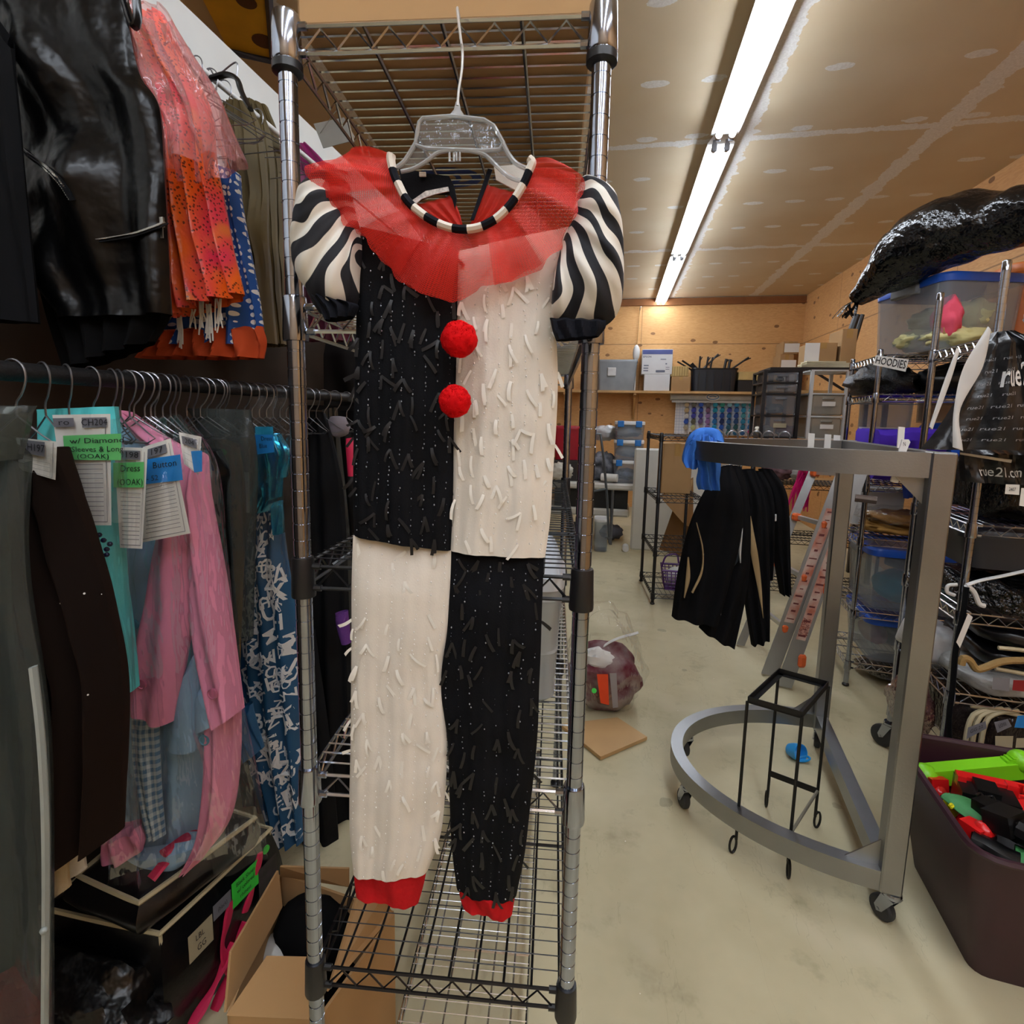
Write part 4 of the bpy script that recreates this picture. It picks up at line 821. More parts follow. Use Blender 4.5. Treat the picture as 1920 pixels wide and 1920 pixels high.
# open carton with a hat and a cap
zt = .30; Q = [at(x, y, Z=zt) for x, y in ((432, 1898), (596, 1906), (736, 1712), (527, 1640))]; c = sum(Q, V())/4
t = thing('cardboard_box', 'open cardboard box on the floor with a black hat and white cap in it', 'box', (c.x, c.y, 0))
def wall(a, b, z0, z1, th=.006):
    n = V((b.y-a.y, a.x-b.x, 0)).normalized()*th; q = MB(); q.prism([V((a.x, a.y, z0)), V((b.x, b.y, z0)), V((b.x, b.y, z1)), V((a.x, a.y, z1))], n); return q
for i in range(4): wall(Q[i], Q[(i+1) % 4], .004, zt).build('side_panel', kraft, t, smooth=False)
q = MB(); q.prism([V((p.x, p.y, .002)) for p in Q], (0, 0, .006)); q.build('bottom_panel', kraft, t, smooth=False)
def flap(a, b, out, dz):
    o = (V(((b.y-a.y), -(b.x-a.x), 0)).normalized()*out); d = V((0, 0, dz)); e = (b-a)*.06
    q = MB(); q.prism([a, b, b+o+d-e, a+o+d+e], (0, 0, -.005)); q.build('flap', kraft, t, smooth=False)
def flap4(pts):
    P = [at(x, y, Z=z) for x, y, z in pts]; n = (P[1]-P[0]).cross(P[2]-P[0]).normalized(); MB().prism(P, n*.005).build('flap', kraft, t, smooth=False)
flap4(((500, 1792, .36), (592, 1794, .36), (600, 1912, .30), (424, 1904, .30))); flap4(((522, 1632, .38), (530, 1700, .30), (424, 1898, .30), (434, 1784, .38))); flap4(((612, 1858, .30), (735, 1712, .30), (716, 1682, .35), (668, 1674, .36)))
flap4(((527, 1640, .30), (655, 1660, .30), (655, 1626, .35), (527, 1622, .35)))
mb = MB(); hc = at(590, 1748, Z=.22); mb.ball(hc, .085, 24, 16, (1.15, 1, .9), amp=.12, seed=5); mb.lathe([(.075, -.05), (.125, -.06), (.13, -.056), (.08, -.042)], 28, Matrix.Translation(hc) @ Matrix.Rotation(.4, 4, 'Y')); tag(mb.build('hat', velvet_b), 'black felt hat lying in the open cardboard box', 'hat')
mb = MB(); cc_ = at(532, 1785, Z=.2); mb.ball(cc_, .05, 20, 12, (1.1, 1, .8)); mb.lathe([(.045, -.01), (.07, -.016), (.072, -.012), (.046, -.004)], 20, Matrix.Translation(cc_)); tag(mb.build('cap', mat('white_cotton', 'd8d8d4', .8)), 'white cap in the open cardboard box beside the black hat', 'cap')
mb = MB(); c3 = V((-.56, .90, .085)); mb.ball(c3, .055, 18, 12, (1.2, 1, .8), amp=.4, seed=8); tag(mb.build('cloth_bundle', mat('dark_red_cloth', '3a0d12', .8)), 'dark red cloth bundle in the open cardboard box under the wire shelf', 'cloth')
# ================================================================== rolling gown rack
FP, RP = V((.835, 1.579, 0)), V((.945, 2.439, 0)); MP = (FP+RP)/2; BD = V((-.992, .127, 0))*.6; Z3 = V((0, 0, 1))
rack = thing('garment_rack', 'half round brushed steel garment rack on four casters', 'garment rack', MP)
def sq_tube(mb, P, w, h, closed=False):
    n = len(P); vs = []
    for i, p in enumerate(P):
        d = (P[min(i+1, n-1)]-P[max(i-1, 0)]); d.z = 0; d.normalize(); s = V((d.y, -d.x, 0))*w/2; u = Z3*h/2
        vs += [p+s-u, p+s+u, p-s+u, p-s-u]
    fs = [[i*4+k, i*4+(k+1) % 4, i*4+4+(k+1) % 4, i*4+4+k] for i in range(n-1) for k in range(4)]+[[3, 2, 1, 0], [n*4-4, n*4-3, n*4-2, n*4-1]]
    return mb.add(vs, fs)
arc = lambda t, z: MP+(FP-MP)*cos(t)+BD*sin(t)+Z3*z
AX = (RP-FP).normalized(); rz_ = math.atan2(AX.y, AX.x)
for p in (FP, RP): MB().box(p+Z3*.745, (.056, .056, 1.27), rz_, bev=.004).build('post', steel, rack, smooth=False)
sq_tube(MB(), [arc(pi*i/60, .142) for i in range(61)], .045, .062).build('base_ring', steel, rack, auto=.5)
sq_tube(MB(), [arc(pi*i/60, 1.345) for i in range(61)], .045, .066).build('hanging_rail', steel, rack, auto=.5)
sq_tube(MB(), [FP+Z3*.142, RP+Z3*.142], .045, .062).build('base_bar', steel, rack, smooth=False)
sq_tube(MB(), [FP+Z3*1.345, RP+Z3*1.345], .045, .066).build('top_bar', steel, rack, smooth=False)
for p, t0, z, dz in ((FP, .19, .172, .11), (RP, pi-.19, .172, .11), (FP, .16, 1.312, -.10), (RP, pi-.16, 1.312, -.10)):
    a = arc(t0, z); MB().prism([p+Z3*z, a, p+Z3*(z+dz)], AX*.004).build('gusset_plate', steel, rack, smooth=False)
rubber = mat('grey_rubber', '2c2d2f', .6)
def caster(parent, p, rz, top=.11, r=.036, name='caster'):
    M = Matrix.Translation((p.x, p.y, 0)) @ Matrix.Rotation(rz, 4, 'Z'); T = lambda q: M @ V(q)
    a = MB(); a.lathe([(.022, top), (.024, top-.006), (.024, top-.014), (.016, top-.02)], 16, M)
    for s in (-1, 1): a.prism([T((s*.017, -.018, top-.018)), T((s*.017, .02, top-.018)), T((s*.017, .036, r+.008)), T((s*.017, .028, r-.008)), T((s*.017, .012, r))], (M.to_3x3() @ V((.002*s, 0, 0))))
    a.box(None, (.036, .036, .003), M=M @ Matrix.Translation((0, 0, top-.018))); a.cyl(T((-.02, .024, r)), T((.02, .024, r)), .005, 8)
    o = a.build(name, chrome_p, parent, smooth=False)
    W = M @ Matrix.Translation((0, .024, r)) @ Matrix.Rotation(pi/2, 4, 'Y'); MB().lathe([(.008, -.013), (r*.82, -.013), (r*.98, -.008), (r, 0), (r*.98, .008), (r*.82, .013), (.008, .013)], 24, W).build('wheel', rubber, o)
    return o
caster(rack, FP+V((.01, -.01, 0)), .5); caster(rack, RP, -.3); caster(rack, arc(1.18, 0), .3); caster(rack, arc(1.96, 0), .5)
# jackets on it, on clear hangers
fleece = mat('black_fleece', '0d0d10', .95, var=.25, vs=12); tan_i = mat('tan_panel', 'a08b68', .8); grey_i = mat('charcoal_panel', '2c3238', .85); wht_i = mat('white_piping', 'cfcfcd', .6)
ch = film('clear_hanger', 'f0f2f2', .25, .06, 30, .2, 'd5d9da', .9)
def jacket(label, L, R, Y, strips=(), **k):
    mb = MB(); pl = PY(Y); k.setdefault('folds', ((2.4, .014, Y*40),)); cloth(mb, L, R, pl, thick=.04, nu=30, nv=44, n=40, **k); o = mb.build('jacket', fleece); tag(o, label, 'jacket', 'black sports jackets on the half round rack')
    for nm, m, l, r, off in strips: q = MB(); cloth(q, l, r, pl, thick=.006, nu=8, nv=24, n=24, off=off, folds=(), hang=0); q.build(nm, m, o)
    return o
jacket('black sports jacket in front on the left with two thin tan stripes', [(1348, 878), (1318, 925), (1292, 985), (1270, 1075), (1259, 1155)], [(1374, 872), (1392, 930), (1392, 1000), (1372, 1080), (1346, 1172)], 2.24, (('stripe', tan_i, [(1305, 980), (1316, 1030), (1314, 1070), (1296, 1110)], [(1307, 980), (1319, 1030), (1317, 1075), (1300, 1112)], .05), ('stripe', tan_i, [(1289, 1045), (1286, 1080), (1282, 1120)], [(1292, 1045), (1294, 1085), (1284, 1120)], .05)))
jacket('black sports jacket second from the left with a grey sleeve panel', [(1356, 876), (1345, 940), (1330, 1050), (1310, 1176)], [(1388, 874), (1402, 920), (1408, 1000), (1402, 1100), (1378, 1216)], 2.30, (('sleeve_panel', grey_i, [(1374, 940), (1352, 985), (1341, 1020), (1346, 1050), (1362, 1066)], [(1384, 930), (1392, 980), (1392, 1020), (1388, 1045), (1374, 1066)], .055), ('stripe', wht_i, [(1371, 950), (1380, 985)], [(1374, 950), (1382, 985)], .062), ('stripe', wht_i, [(1390, 990), (1385, 1030), (1387, 1055)], [(1393, 990), (1390, 1030), (1389, 1055)], .062), ('stripe', wht_i, [(1346, 1148), (1348, 1154)], [(1358, 1120), (1352, 1152)], .055)))
jacket('black sports jacket with a long tan side stripe', [(1384, 882), (1400, 940), (1396, 1020), (1394, 1110), (1408, 1208)], [(1416, 880), (1432, 930), (1440, 1000), (1444, 1085), (1442, 1196)], 2.36, (('stripe', tan_i, [(1406, 968), (1403, 1000), (1408, 1040), (1420, 1100), (1430, 1158)], [(1408, 968), (1414, 1000), (1422, 1045), (1428, 1100), (1431, 1158)], .05),))
jacket('black sports jacket behind the one with the long tan stripe', [(1400, 884), (1412, 940), (1416, 1020), (1420, 1100)], [(1430, 884), (1450, 930), (1452, 1000), (1448, 1080)], 2.41)
jacket('black sports jacket farthest right with a hanging sleeve and white patches', [(1422, 880), (1438, 940), (1444, 1010), (1462, 1112)], [(1448, 880), (1470, 912), (1480, 960), (1482, 1114)], 2.46, (('patch', wht_i, [(1452, 965), (1451, 977)], [(1456, 964), (1456, 976)], .045), ('patch', wht_i, [(1445, 987), (1445, 997)], [(1450, 986), (1449, 996)], .045)))
k0 = None; RZt = 1.378
for i, t in enumerate((2.12, 2.28, 2.38, 2.5, 2.6, 2.72)):
    p = arc(t, RZt); lab = 'clear plastic hanger holding a black jacket on the half round rack'
    if k0 is None: k0 = hanger(lab, 'hangers of the black jackets', (p.x, p.y, p.z+.012), .2, .13, .03, ch, .003)
    else: dup(k0, (p.x, p.y, p.z+.012), .2-.1*i)
for i, (x, y, t_, lab) in enumerate(((1521, 812, 2.93, 'white plastic size divider hooked on the far side of the steel rail'), (1552, 814, 2.98, 'pair of white plastic size dividers beside the drawer tower'), (1690, 800, 3.3, 'white size divider standing upright behind the steel rail near the blue cloth'))):
    Yd = (2.416, 2.416, 1.84)[i]; q = MB(); a = at(x-5, y, Y=Yd); b_ = at(x+7, y+1, Y=Yd); c_ = at(x+4, y+42, Y=Yd); d_ = at(x-8, y+42, Y=Yd); q.prism([a, b_, c_, d_], (0, .004, 0))
    if i == 1: q.prism([p+V((.045, .03, -.003)) for p in (a, b_, c_, d_)], (0, .004, 0))
    tag(q.build('size_divider', white_pl, smooth=False), lab, 'divider')
q = MB(); Yd = 1.60; q.prism([at(*p, Y=Yd) for p in ((1692, 824), (1704, 824), (1707, 829), (1693, 862), (1684, 906), (1670, 903), (1682, 858))], (0, .005, 0)); txt(q, 'N', lambda u, v, o=0: at(1693+6*u, 828+10*v, Y=Yd-.002), .5, .5, 1.1, 1.1, 0, 1); tag(q.build('size_divider', [white_pl, ink], smooth=False), 'long white plastic size divider marked N, hanging over the front of the steel rail', 'divider')
# blue cloth over the end of the rail
bl = mat('royal_blue_cotton', '3f78d0', .85, var=.2, vs=6, bump=.2, bs=120); mb = MB()
cloth(mb, [(1302, 812), (1286, 838), (1279, 858), (1284, 872)], [(1326, 812), (1318, 845), (1312, 868), (1304, 882)], PY(2.0), nu=20, nv=20, n=24, thick=.03, folds=((2, .012, 1),), hang=0)
cloth(mb, [(1316, 814), (1308, 860), (1309, 900), (1312, 916)], [(1350, 828), (1350, 870), (1348, 900), (1347, 922)], PY(1.97), nu=24, nv=24, n=24, thick=.035, folds=((2.5, .014, 2),), hang=0)
mb.tube([at(1300, 838, Y=2.0), at(1306, 818, Y=2.02), at(1322, 810, Y=2.03), at(1340, 818, Y=2.0), at(1346, 836, Y=1.97)], .024, 12, seg=24)
mb.v = [p+V((nz(p, 14, 1), nz(p, 14, 2), nz(p, 14, 3)))*.014 for p in mb.v]
tag(mb.build('hoodie', bl), 'royal blue hoodie draped over the left end of the steel rail', 'hoodie')
# ---- plant stand
st = [V((.459, 1.752, 0)), V((.604, 1.691, 0)), V((.762, 1.925, 0)), V((.620, 1.993, 0))]; iron = mat('black_iron', '141414', .45, .3)
pst = thing('plant_stand', 'black wrought iron plant stand with a square top, standing inside the rack ring', 'plant stand', sum(st, V())/4)
q = MB(); tp_ = [p*1.0+Z3*.562 for p in st]
for i in range(4):
    a, b_ = tp_[i], tp_[(i+1) % 4]; n_ = V((b_.y-a.y, a.x-b_.x, 0)).normalized(); q.prism([a-Z3*.022, b_-Z3*.022, b_, a], -n_*.003); q.prism([a-Z3*.02, b_-Z3*.02, b_-n_*.018-Z3*.02, a-n_*.018-Z3*.02], Z3*.003)
q.build('top_frame', iron, pst, smooth=False)
for i, p in enumerate(st):
    o = MB().cyl(p+Z3*.05, p+Z3*.545, .0052, 8).build('leg', iron, pst)
    d = (p-pst.location); d.z = 0; d.normalize(); q = MB(); q.tube([p+d*(.012+.014*cos(a*pi/8-pi))+Z3*(.034+.030*sin(a*pi/8-pi)) for a in range(16)], .0042, 6, closed=True); q.build('scroll_foot', iron, o)
for a, b_ in ((st[0], st[1]), (st[3], st[2])): MB().prism([a+Z3*.135, b_+Z3*.135, b_+Z3*.158, a+Z3*.158], (0, .003, 0)).build('crossbar', iron, pst, smooth=False)
MB().cyl(st[1]+Z3*.15, st[2]+Z3*.15, .005, 8).build('side_rod', mat('raw_steel_rod', '8d8878', .5, .6), pst)
# ---- blue toy on the floor
tc_ = at(1490, 1422, Z=.0); bt = thing('toy', 'small sky blue plastic cup toy with a handle on the floor under the rack', 'toy', tc_); sky = mat('sky_blue_plastic', '2a9ae0', .3, var=.03)
M = Matrix.Translation(tc_+Z3*.034) @ Matrix.Rotation(1.2, 4, 'X') @ Matrix.Rotation(.5, 4, 'Y')
MB().lathe([(.004, -.03), (.026, -.028), (.034, 0), (.036, .03), (.033, .03), (.03, 0), (.004, -.022)], 20, M, cap=False).build('cup', sky, bt)
q = MB(); q.tube([tc_+V((.03+.022*cos(a), -.02+.01*sin(a), .012+.008*sin(a+1)+.004)) for a in [i*2*pi/16 for i in range(16)]], .005, 6, closed=True); q.build('handle', sky, bt)
# ---- ladder
al = mat('ladder_aluminium', 'a9abac', .35, .85, var=.15, vs=4, bump=.1, bs=90); orange = mat('orange_joint', 'd9602a', .45, var=.08); stick = mat('worn_sticker', 'c9b0a2', .7, var=.5, vs=14, col2='b5654c')
lad = thing('ladder', 'folded aluminium ladder with orange joints and worn red stickers leaning on the shelving', 'ladder', at(1450, 1270, Z=0))
def rail_(b, t, w, d):
    ax = (t-b).normalized(); s = (at(1500, 1000, Y=3)-EYE); s.z = 0; s.normalize(); r_ = V((s.y, -s.x, 0)); q = MB(); e = [r_*w/2, -r_*w/2]
    P = [(-w/2, 0), (w/2, 0), (w/2, d), (w/2-.006, d), (w/2-.006, .008), (-w/2+.006, .008), (-w/2+.006, d), (-w/2, d)]
    q.prism([b+r_*x+s*y for x, y in P], t-b); return q, r_, s
B1, T1 = at(1447, 1268, Z=.0), None
def lp(x, y, Y): return at(x, y, Y=Y)
rails = [((1442, 1266), (1590, 872), 3.06, 3.32, .082, stick), ((1470, 1288), (1616, 872), 3.0, 3.26, .075, stick), ((1388, 1210), (1530, 872), 3.42, 3.55, .05, None)]
RL = []
for (b0, t0, Yb, Yt, w, sm) in rails:
    b = at(*b0, Z=.012); Yt = b.y+.08; t = lp(*t0, Yt); q, r_, s = rail_(b, t, w, .03); o = q.build('rail', al, lad, smooth=False); RL.append((b, t, r_, s))
    if sm:
        f1, f2 = ((.26, .80), (.22, .72))[len(RL)-1]; a, c_ = b.lerp(t, f1), b.lerp(t, f2); q = MB(); q.prism([a-r_*w*.3-s*.001, a+r_*w*.3-s*.001, c_+r_*w*.3-s*.001, c_-r_*w*.3-s*.001], -s*.001); so = q.build('warning_sticker', sm, o, smooth=False); q = MB(); rr = random.Random(len(RL))
        for k in range(15):
            f = k/15+.03; m_ = a.lerp(c_, f); h_ = (c_-a)*.012*rr.uniform(.6, 1.6); ww = w*rr.uniform(.1, .24); q.prism([m_-r_*ww-s*.0022, m_+r_*ww-s*.0022, m_+r_*ww+h_-s*.0022, m_-r_*ww+h_-s*.0022], -s*.0004)
        if len(RL) == 2:
            ax = (c_-a).normalized(); 
            for j, ln in enumerate(('Made in', 'the USA')): q.text(ln, Matrix((ax, -r_, -s)).transposed().to_4x4(), 0, 0, lambda p, j=j: a+ax*(.075+p.x*.03)+(-r_)*(p.y*.03+.012-.024*j)*-1-s*.0026)
        q.build('sticker_print', mat('dark_red_print', '6e2c28', .7), so, smooth=False)
for i, (x, y) in enumerate(((1580, 888), (1545, 984), (1512, 1085), (1476, 1180))):
    (b, t, r_, s), (b3, t3, _, _) = RL[0], RL[2]
    ry = ray(x, y); f = min(range(200), key=lambda k: abs((lambda p: (p-EYE).normalized().z)(b.lerp(t, k/199))-ry.normalized().z))/199
    pr = b.lerp(t, f)+s*.015; pl_ = b3.lerp(t3, f)+s*.015; m0 = pr.lerp(pl_, .04); m1 = pr.lerp(pl_, .92)
    q = MB(); q.prism([m0-s*.02-Z3*.012, m0+s*.025-Z3*.012, m0+s*.025+Z3*.012, m0-s*.02+Z3*.012], m1-m0); q.build('rung', mat('rung_aluminium', 'c9cac8', .3, .7, bump=.2, bs=200), lad, smooth=False)
    for m_ in (m0, m1): MB().box(m_-s*.01, (.045, .05, .045), rz=.3, bev=.01).build('rung_joint', orange, lad, smooth=False)
for f in (.46, .13):
    b, t, r_, s = RL[1]; p = b.lerp(t, f)+r_*.04; MB().box(p, (.045, .03, .07), rz=.3, bev=.012).build('hinge_lock', orange, lad, smooth=False)
b, t, r_, s = RL[1]; q = MB(); q.tube([b.lerp(t, .86)+r_*.02, b.lerp(t, .84)+r_*.12+Z3*.02], .02, 10); q.build('hinge_knob', mat('worn_hinge', '6a5a50', .5, .5), lad)
b, t, r_, s = RL[0]; q = MB(); q.tube([b.lerp(t, .97), b.lerp(t, .96)+r_*.07], .016, 10); q.build('hinge_knob', mat('worn_hinge', '6a5a50', .5, .5), lad)
# ================================================================== shelving units on the right
def rack_unit(label, o, ux, w, l, h, lv, m=chrome, cm=chrome_p, r=.0127, foot=None, rings=True, along='y', pitch=.03, step=.0254):
    ux = V(ux).normalized(); uy = V((-ux.y, ux.x, 0)); o = V(o); t = thing('wire_shelving_unit', label, 'shelving unit', o+ux*w/2+uy*l/2)
    for a, b_ in ((0, 0), (w, 0), (0, l), (w, l)):
        p = o+ux*a+uy*b_; q = wire_post(p, h, r, cm, t, rings, z0=.13 if foot == 'caster' else .02, n=12, step=step)
        if foot == 'caster': caster(q, p, .6, .13, .05)
        else: MB().lathe([(.011, 0), (.018, .004), (.018, .012), (.009, .02)], 10, Matrix.Translation(p)).build('levelling_foot', blk, q)
    for z in lv: wire_shelf(t, o, ux, uy, w, l, z, m, cm, pitch=pitch, rods=3, r=.0026, along=along, col_h=.05, cr=r*1.4, n=4)
    return t, (lambda a, b_, c=0: o+ux*a+uy*b_+Z3*c)
UXn = (.9937, -.1123, 0)
un, NU = rack_unit('chrome wire shelving unit on casters near the right edge, full of black bags', (1.21, 2.06, 0), UXn, .92, .463, 1.98, (1.745, 1.112, .80, .505, .20), foot='caster')
uf, FU = rack_unit('chrome wire shelving unit behind the steel rack, holding blue lidded bins', (1.318, 3.115, 0), UXn, 1.2, .463, 1.83, (1.80, 1.60, 1.13, .835, .432, .14), rings=True)
def bin_(name, label, P, lidm, bodym, h, lid=.03, taper=.86, cat='storage bin', group=None, handle=None, ribs=False, shift=V((0, 0, 0))):
    """P: four top corners (world, z = base), in order"""
    c = sum(P, V())/4; t = thing(name, label, cat, c, group); q = MB()
    def rr(k, rad, z, n=4):
        out = []
        for i in range(4):
            p, a, b_ = P[i], P[i-1], P[(i+1) % 4]; d1 = (a-p).normalized(); d2 = (b_-p).normalized()
            for j in range(n+1):
                th = j/n*pi/2; v_ = p+(d1*(1-sin(th))+d2*(1-cos(th)))*rad; v_ = c+(v_-c)*k+(shift if z < .1 else V((0, 0, 0))); out.append(V((v_.x, v_.y, c.z+z)))
        return out
    R = [rr(taper, .05, 0), rr(taper, .05, .0), rr(1, .05, h), rr(.965, .05, h), rr(taper*.96, .05, .012)]
    n = len(R[0]); vs = sum(R, []); fs = []
    for k in range(4):
        for i in range(n): fs.append([k*n+i, k*n+(i+1) % n, k*n+n+(i+1) % n, k*n+n+i])
    fs.append(list(range(n-1, -1, -1))); fs.append(list(range(4*n, 5*n))); q.add(vs, fs); q.build('tub', bodym, t, auto=.7)
    if lid:
        q = MB(); R = [rr(1.02, .06, h-.012), rr(1.03, .06, h+lid*.6), rr(1.0, .06, h+lid), rr(.93, .05, h+lid), rr(.90, .05, h+lid*.5)]; vs = sum(R, []); fs = [f[:] for f in fs[:4*n]]; fs += [list(range(n-1, -1, -1)), list(range(4*n, 5*n))]; q.add(vs, fs); q.build('lid', lidm, t, auto=.7)
    else:
        q = MB(); q.tube([p for p in rr(1.012, .06, h)], .009, 6, closed=True); q.build('rim', lidm, t)
    if handle:
        for i in (1, 3):
            a, b_ = P[i], P[(i+1) % 4]; m_ = (a+b_)/2; m_ = c+(m_-c)*1.02; d = (b_-a).normalized(); q = MB(); q.box(V((m_.x, m_.y, c.z+h-.01)), ((b_-a).length*.38, .03, .05), math.atan2(d.y, d.x), bev=.008); q.build('latch', handle, t, smooth=False)
    return t
milky = film('milky_plastic', 'eef2f6', .15, .2, 10, .1, 'ccd6e2', .35); blid = mat('blue_lid', '1d4fae', .35, var=.05); glatch = mat('grey_latch', '7d8084', .4); dlid = mat('navy_lid', '2a3350', .4, var=.1)
def lump(name, label, cat, m, c, r, sc_=(1, 1, 1), amp=.3, fr=2.5, seed=1, group=None, floor=None, nu=28, nv=18, rz=0):
    mb = MB(); mb.ball((0, 0, 0), r, nu, nv, sc_, None, 0, amp, fr, seed); M = Matrix.Translation(V(c)) @ Matrix.Rotation(rz, 4, 'Z'); mb.v = [M @ p for p in mb.v]
    if floor is not None: mb.v = [V((p.x, p.y, max(p.z, floor))) for p in mb.v]
    return tag(mb.build(name, m, auto=None), label, cat, group)
# top: bin with yellow and pink cloth
BQ = [V((1.475, 2.92, 1.808)), V((1.88, 3.02, 1.808)), V((1.82, 3.52, 1.808)), V((1.395, 3.44, 1.808))]
btop = bin_('storage_bin', 'clear bin with blue lid and yellow and pink cloth, atop the far shelving unit', BQ, blid, milky, .325, .03, .93, handle=glatch)
ylw = mat('pale_yellow_cloth', 'e0d79a', .8, var=.1); pk = mat('coral_pink_cloth', 'e85a70', .8, var=.1)
for i, (x, y, z, r, s_) in enumerate(((1.54, 3.20, 1.88, .11, (1, 1.2, .5)), (1.60, 3.02, 1.87, .11, (1.2, 1, .5)), (1.58, 3.18, 1.98, .10, (1, 1.4, .6)), (1.68, 3.1, 1.98, .11, (1.1, 1, .7)))):
    lump('folded_cloth', ['pale yellow cloth at the far end of the blue lidded bin', 'pale yellow cloth at the bottom of the blue lidded bin, near end', 'pale yellow cloth on top in the blue lidded bin', 'pale yellow cloth behind the pink one in the blue lidded bin'][i], 'cloth', ylw, (x, y, z), r, s_, .35, 3, i+3, 'yellow cloths in the top bin')
lump('folded_cloth', 'coral pink cloth pressed against the wall of the blue lidded bin', 'cloth', pk, (1.535, 2.99, 1.955), .10, (.55, .8, 1.05), .25, 2.5, 9)
# HOODIES sign
sp_ = PY(2.80); hq = quad([(1642, 666), (1704, 674), (1698, 697), (1637, 684)], sp_); mb = MB(); sheet4(mb, hq, 0, 0, 1, 1); sg = thing('sign', 'white HOODIES sign card hanging from the top shelf of the far unit', 'sign', hq(.5, 1)); mb.build('sign_card', paper, sg, smooth=False)
mb = MB(); txt(mb, 'HOODIES', hq, .5, .5, .215, .95, .002, 0, .012); mb.build('lettering', ink, sg, smooth=False); MB().tube([hq(.58, .08), hq(.58, -.25), hq(.62, -.45)], .0015, 5).build('hook', hm, sg)
trash = mat('black_bin_liner', '060608', .2, var=.3, bump=.8, bs=15, dist=.03)
# huge black bag
pth = [((1606, 562), 3.25, 16), ((1622, 548), 3.22, 34), ((1660, 516), 3.15, 56), ((1715, 468), 3.05, 66), ((1790, 432), 2.95, 66), ((1860, 414), 2.85, 58), ((1940, 404), 2.75, 54), ((2010, 402), 2.7, 30)]
K = crom([at(*p, Y=Y) for p, Y, r in pth], 50); RD = crom([(i, (at(p[0], p[1]+r, Y=Y)-at(*p, Y=Y)).length, 0) for i, (p, Y, r) in enumerate(pth)], 50)
mb = MB(); mb.tube(K, lambda s: RD[int(s*49+.5)].y, 36); mb.v = [p+V((nz(p, 5, 1), nz(p, 5, 2), nz(p, 5, 3)))*.03+V((0, 0, nz(p, 16, 5)*.012)) for p in mb.v]
hb = mb.build('rubbish_bag', trash, auto=None); tag(hb, 'huge stuffed black bin bag lying on top of the bins at the upper right', 'bag')
mb = MB(); a = at(1606, 562, Y=3.25)
for k in range(9): mb.tube([a, a+V((-.03+.03*sin(k*2), .02*cos(k*3), -.03)), a+V((-.05+.05*sin(k*2.3), .03*cos(k*3), -.09))], .008, 5, seg=8, flat=.3)
mb.build('tied_neck', trash, hb)
ob = [V((1.91, 3.20, 1.808)), V((2.48, 3.06, 1.808)), V((2.52, 3.44, 1.808)), V((1.95, 3.56, 1.808))]
bin_('storage_bin', 'orange plastic tote behind the blue lidded bin, under the black bin bag', ob, mat('orange_tote', 'c96a1e', .4, var=.08), MT['orange_tote'], .42, .035, .9)
q = MB()
q.tube([at(1607, 590, Y=5.42), at(1579, 668, Y=5.42), at(1575, 686, Y=5.42)], .03, 8); q.tube([at(1617, 590, Y=5.46), at(1594, 668, Y=5.46), at(1590, 686, Y=5.46)], .02, 8); tag(q.build('stand_legs', blk), 'two black stand poles leaning below the tied end of the big bin bag', 'stand')
# rest of the far unit
seq_b = mat('black_sequins', '0b0b0d', .2, .3, bump=1.0, bs=160, dist=.006); blackcloth = mat('black_satin', '0d0d0f', .35, var=.3)
lump('folded_garment', 'black sequinned garment folded on the second shelf of the far unit', 'garment', seq_b, FU(.10, .24, 1.665), .12, (1.3, 1.8, .85), .3, 2.6, 4, floor=1.607)
lump('cloth_bag', 'black satin bag stuffed on the second shelf right of the sequins', 'bag', blackcloth, FU(.50, .14, 1.665), .17, (1.7, .8, .62), .35, 2.8, 6, floor=1.607)
purple = mat('purple_fleece', '4a2cae', .85, var=.15); rblue = mat('blue_fleece', '1c4aa8', .85, var=.15)
def fold_stack(label, c, w, d, h, m, rz, n=3):
    t = MB(); M = Matrix.Translation(V(c)) @ Matrix.Rotation(rz, 4, 'Z')
    for k in range(n): t.tube([M @ V((x, -d/2+.01*k, h*(k+.5)/n+.006*sin(x*20+k))) for x in [-w/2+w*i/10 for i in range(11)]], h/n*.52, 10); t.box(None, (w, d-.01, h/n*.96), M=M @ Matrix.Translation((0, .01, h*(k+.5)/n)), bev=.02)
    t.v = [p+V((nz(p, 9, 1), nz(p, 9, 2), nz(p, 9, 3)))*.012 for p in t.v]
    return tag(t.build('folded_hoodie', m), label, 'hoodie')
fold_stack('purple hoodie folded over the shelf front on the far unit', FU(.175, .20, 1.16), .30, .36, .265, purple, -.11, 2)
fold_stack('royal blue hoodies folded beside the purple one on the far unit', FU(.50, .20, 1.16), .32, .38, .30, rblue, -.11, 3)
mb = MB(); cloth(mb, [(1686, 872), (1690, 900), (1694, 934)], [(1728, 872), (1726, 905), (1716, 930)], PY(2.98), nu=14, nv=14, n=16, thick=.03, folds=((2, .01, 1),)); tag(mb.build('hoodie', mat('navy_fleece', '16255e', .85, var=.2)), 'navy blue hoodie hanging down behind the steel rail', 'hoodie')
bin_('storage_bag', 'clear zip bag standing at the back of the far unit above the purple hoodie', [FU(.04, .33, 1.42), FU(.30, .33, 1.42), FU(.30, .45, 1.42), FU(.04, .45, 1.42)], white_pl, milky, .16, 0, .98, 'bag'); 
bin_('storage_bag', 'clear bag of mixed trims above the blue hoodies on the far unit', [FU(.33, .32, 1.46), FU(.66, .32, 1.46), FU(.66, .45, 1.46), FU(.33, .45, 1.46)], white_pl, film('trim_bag', 'e6e2dc', .25, .2, 12, .6, 'b7a894', .5), .12, 0, .98, 'bag')
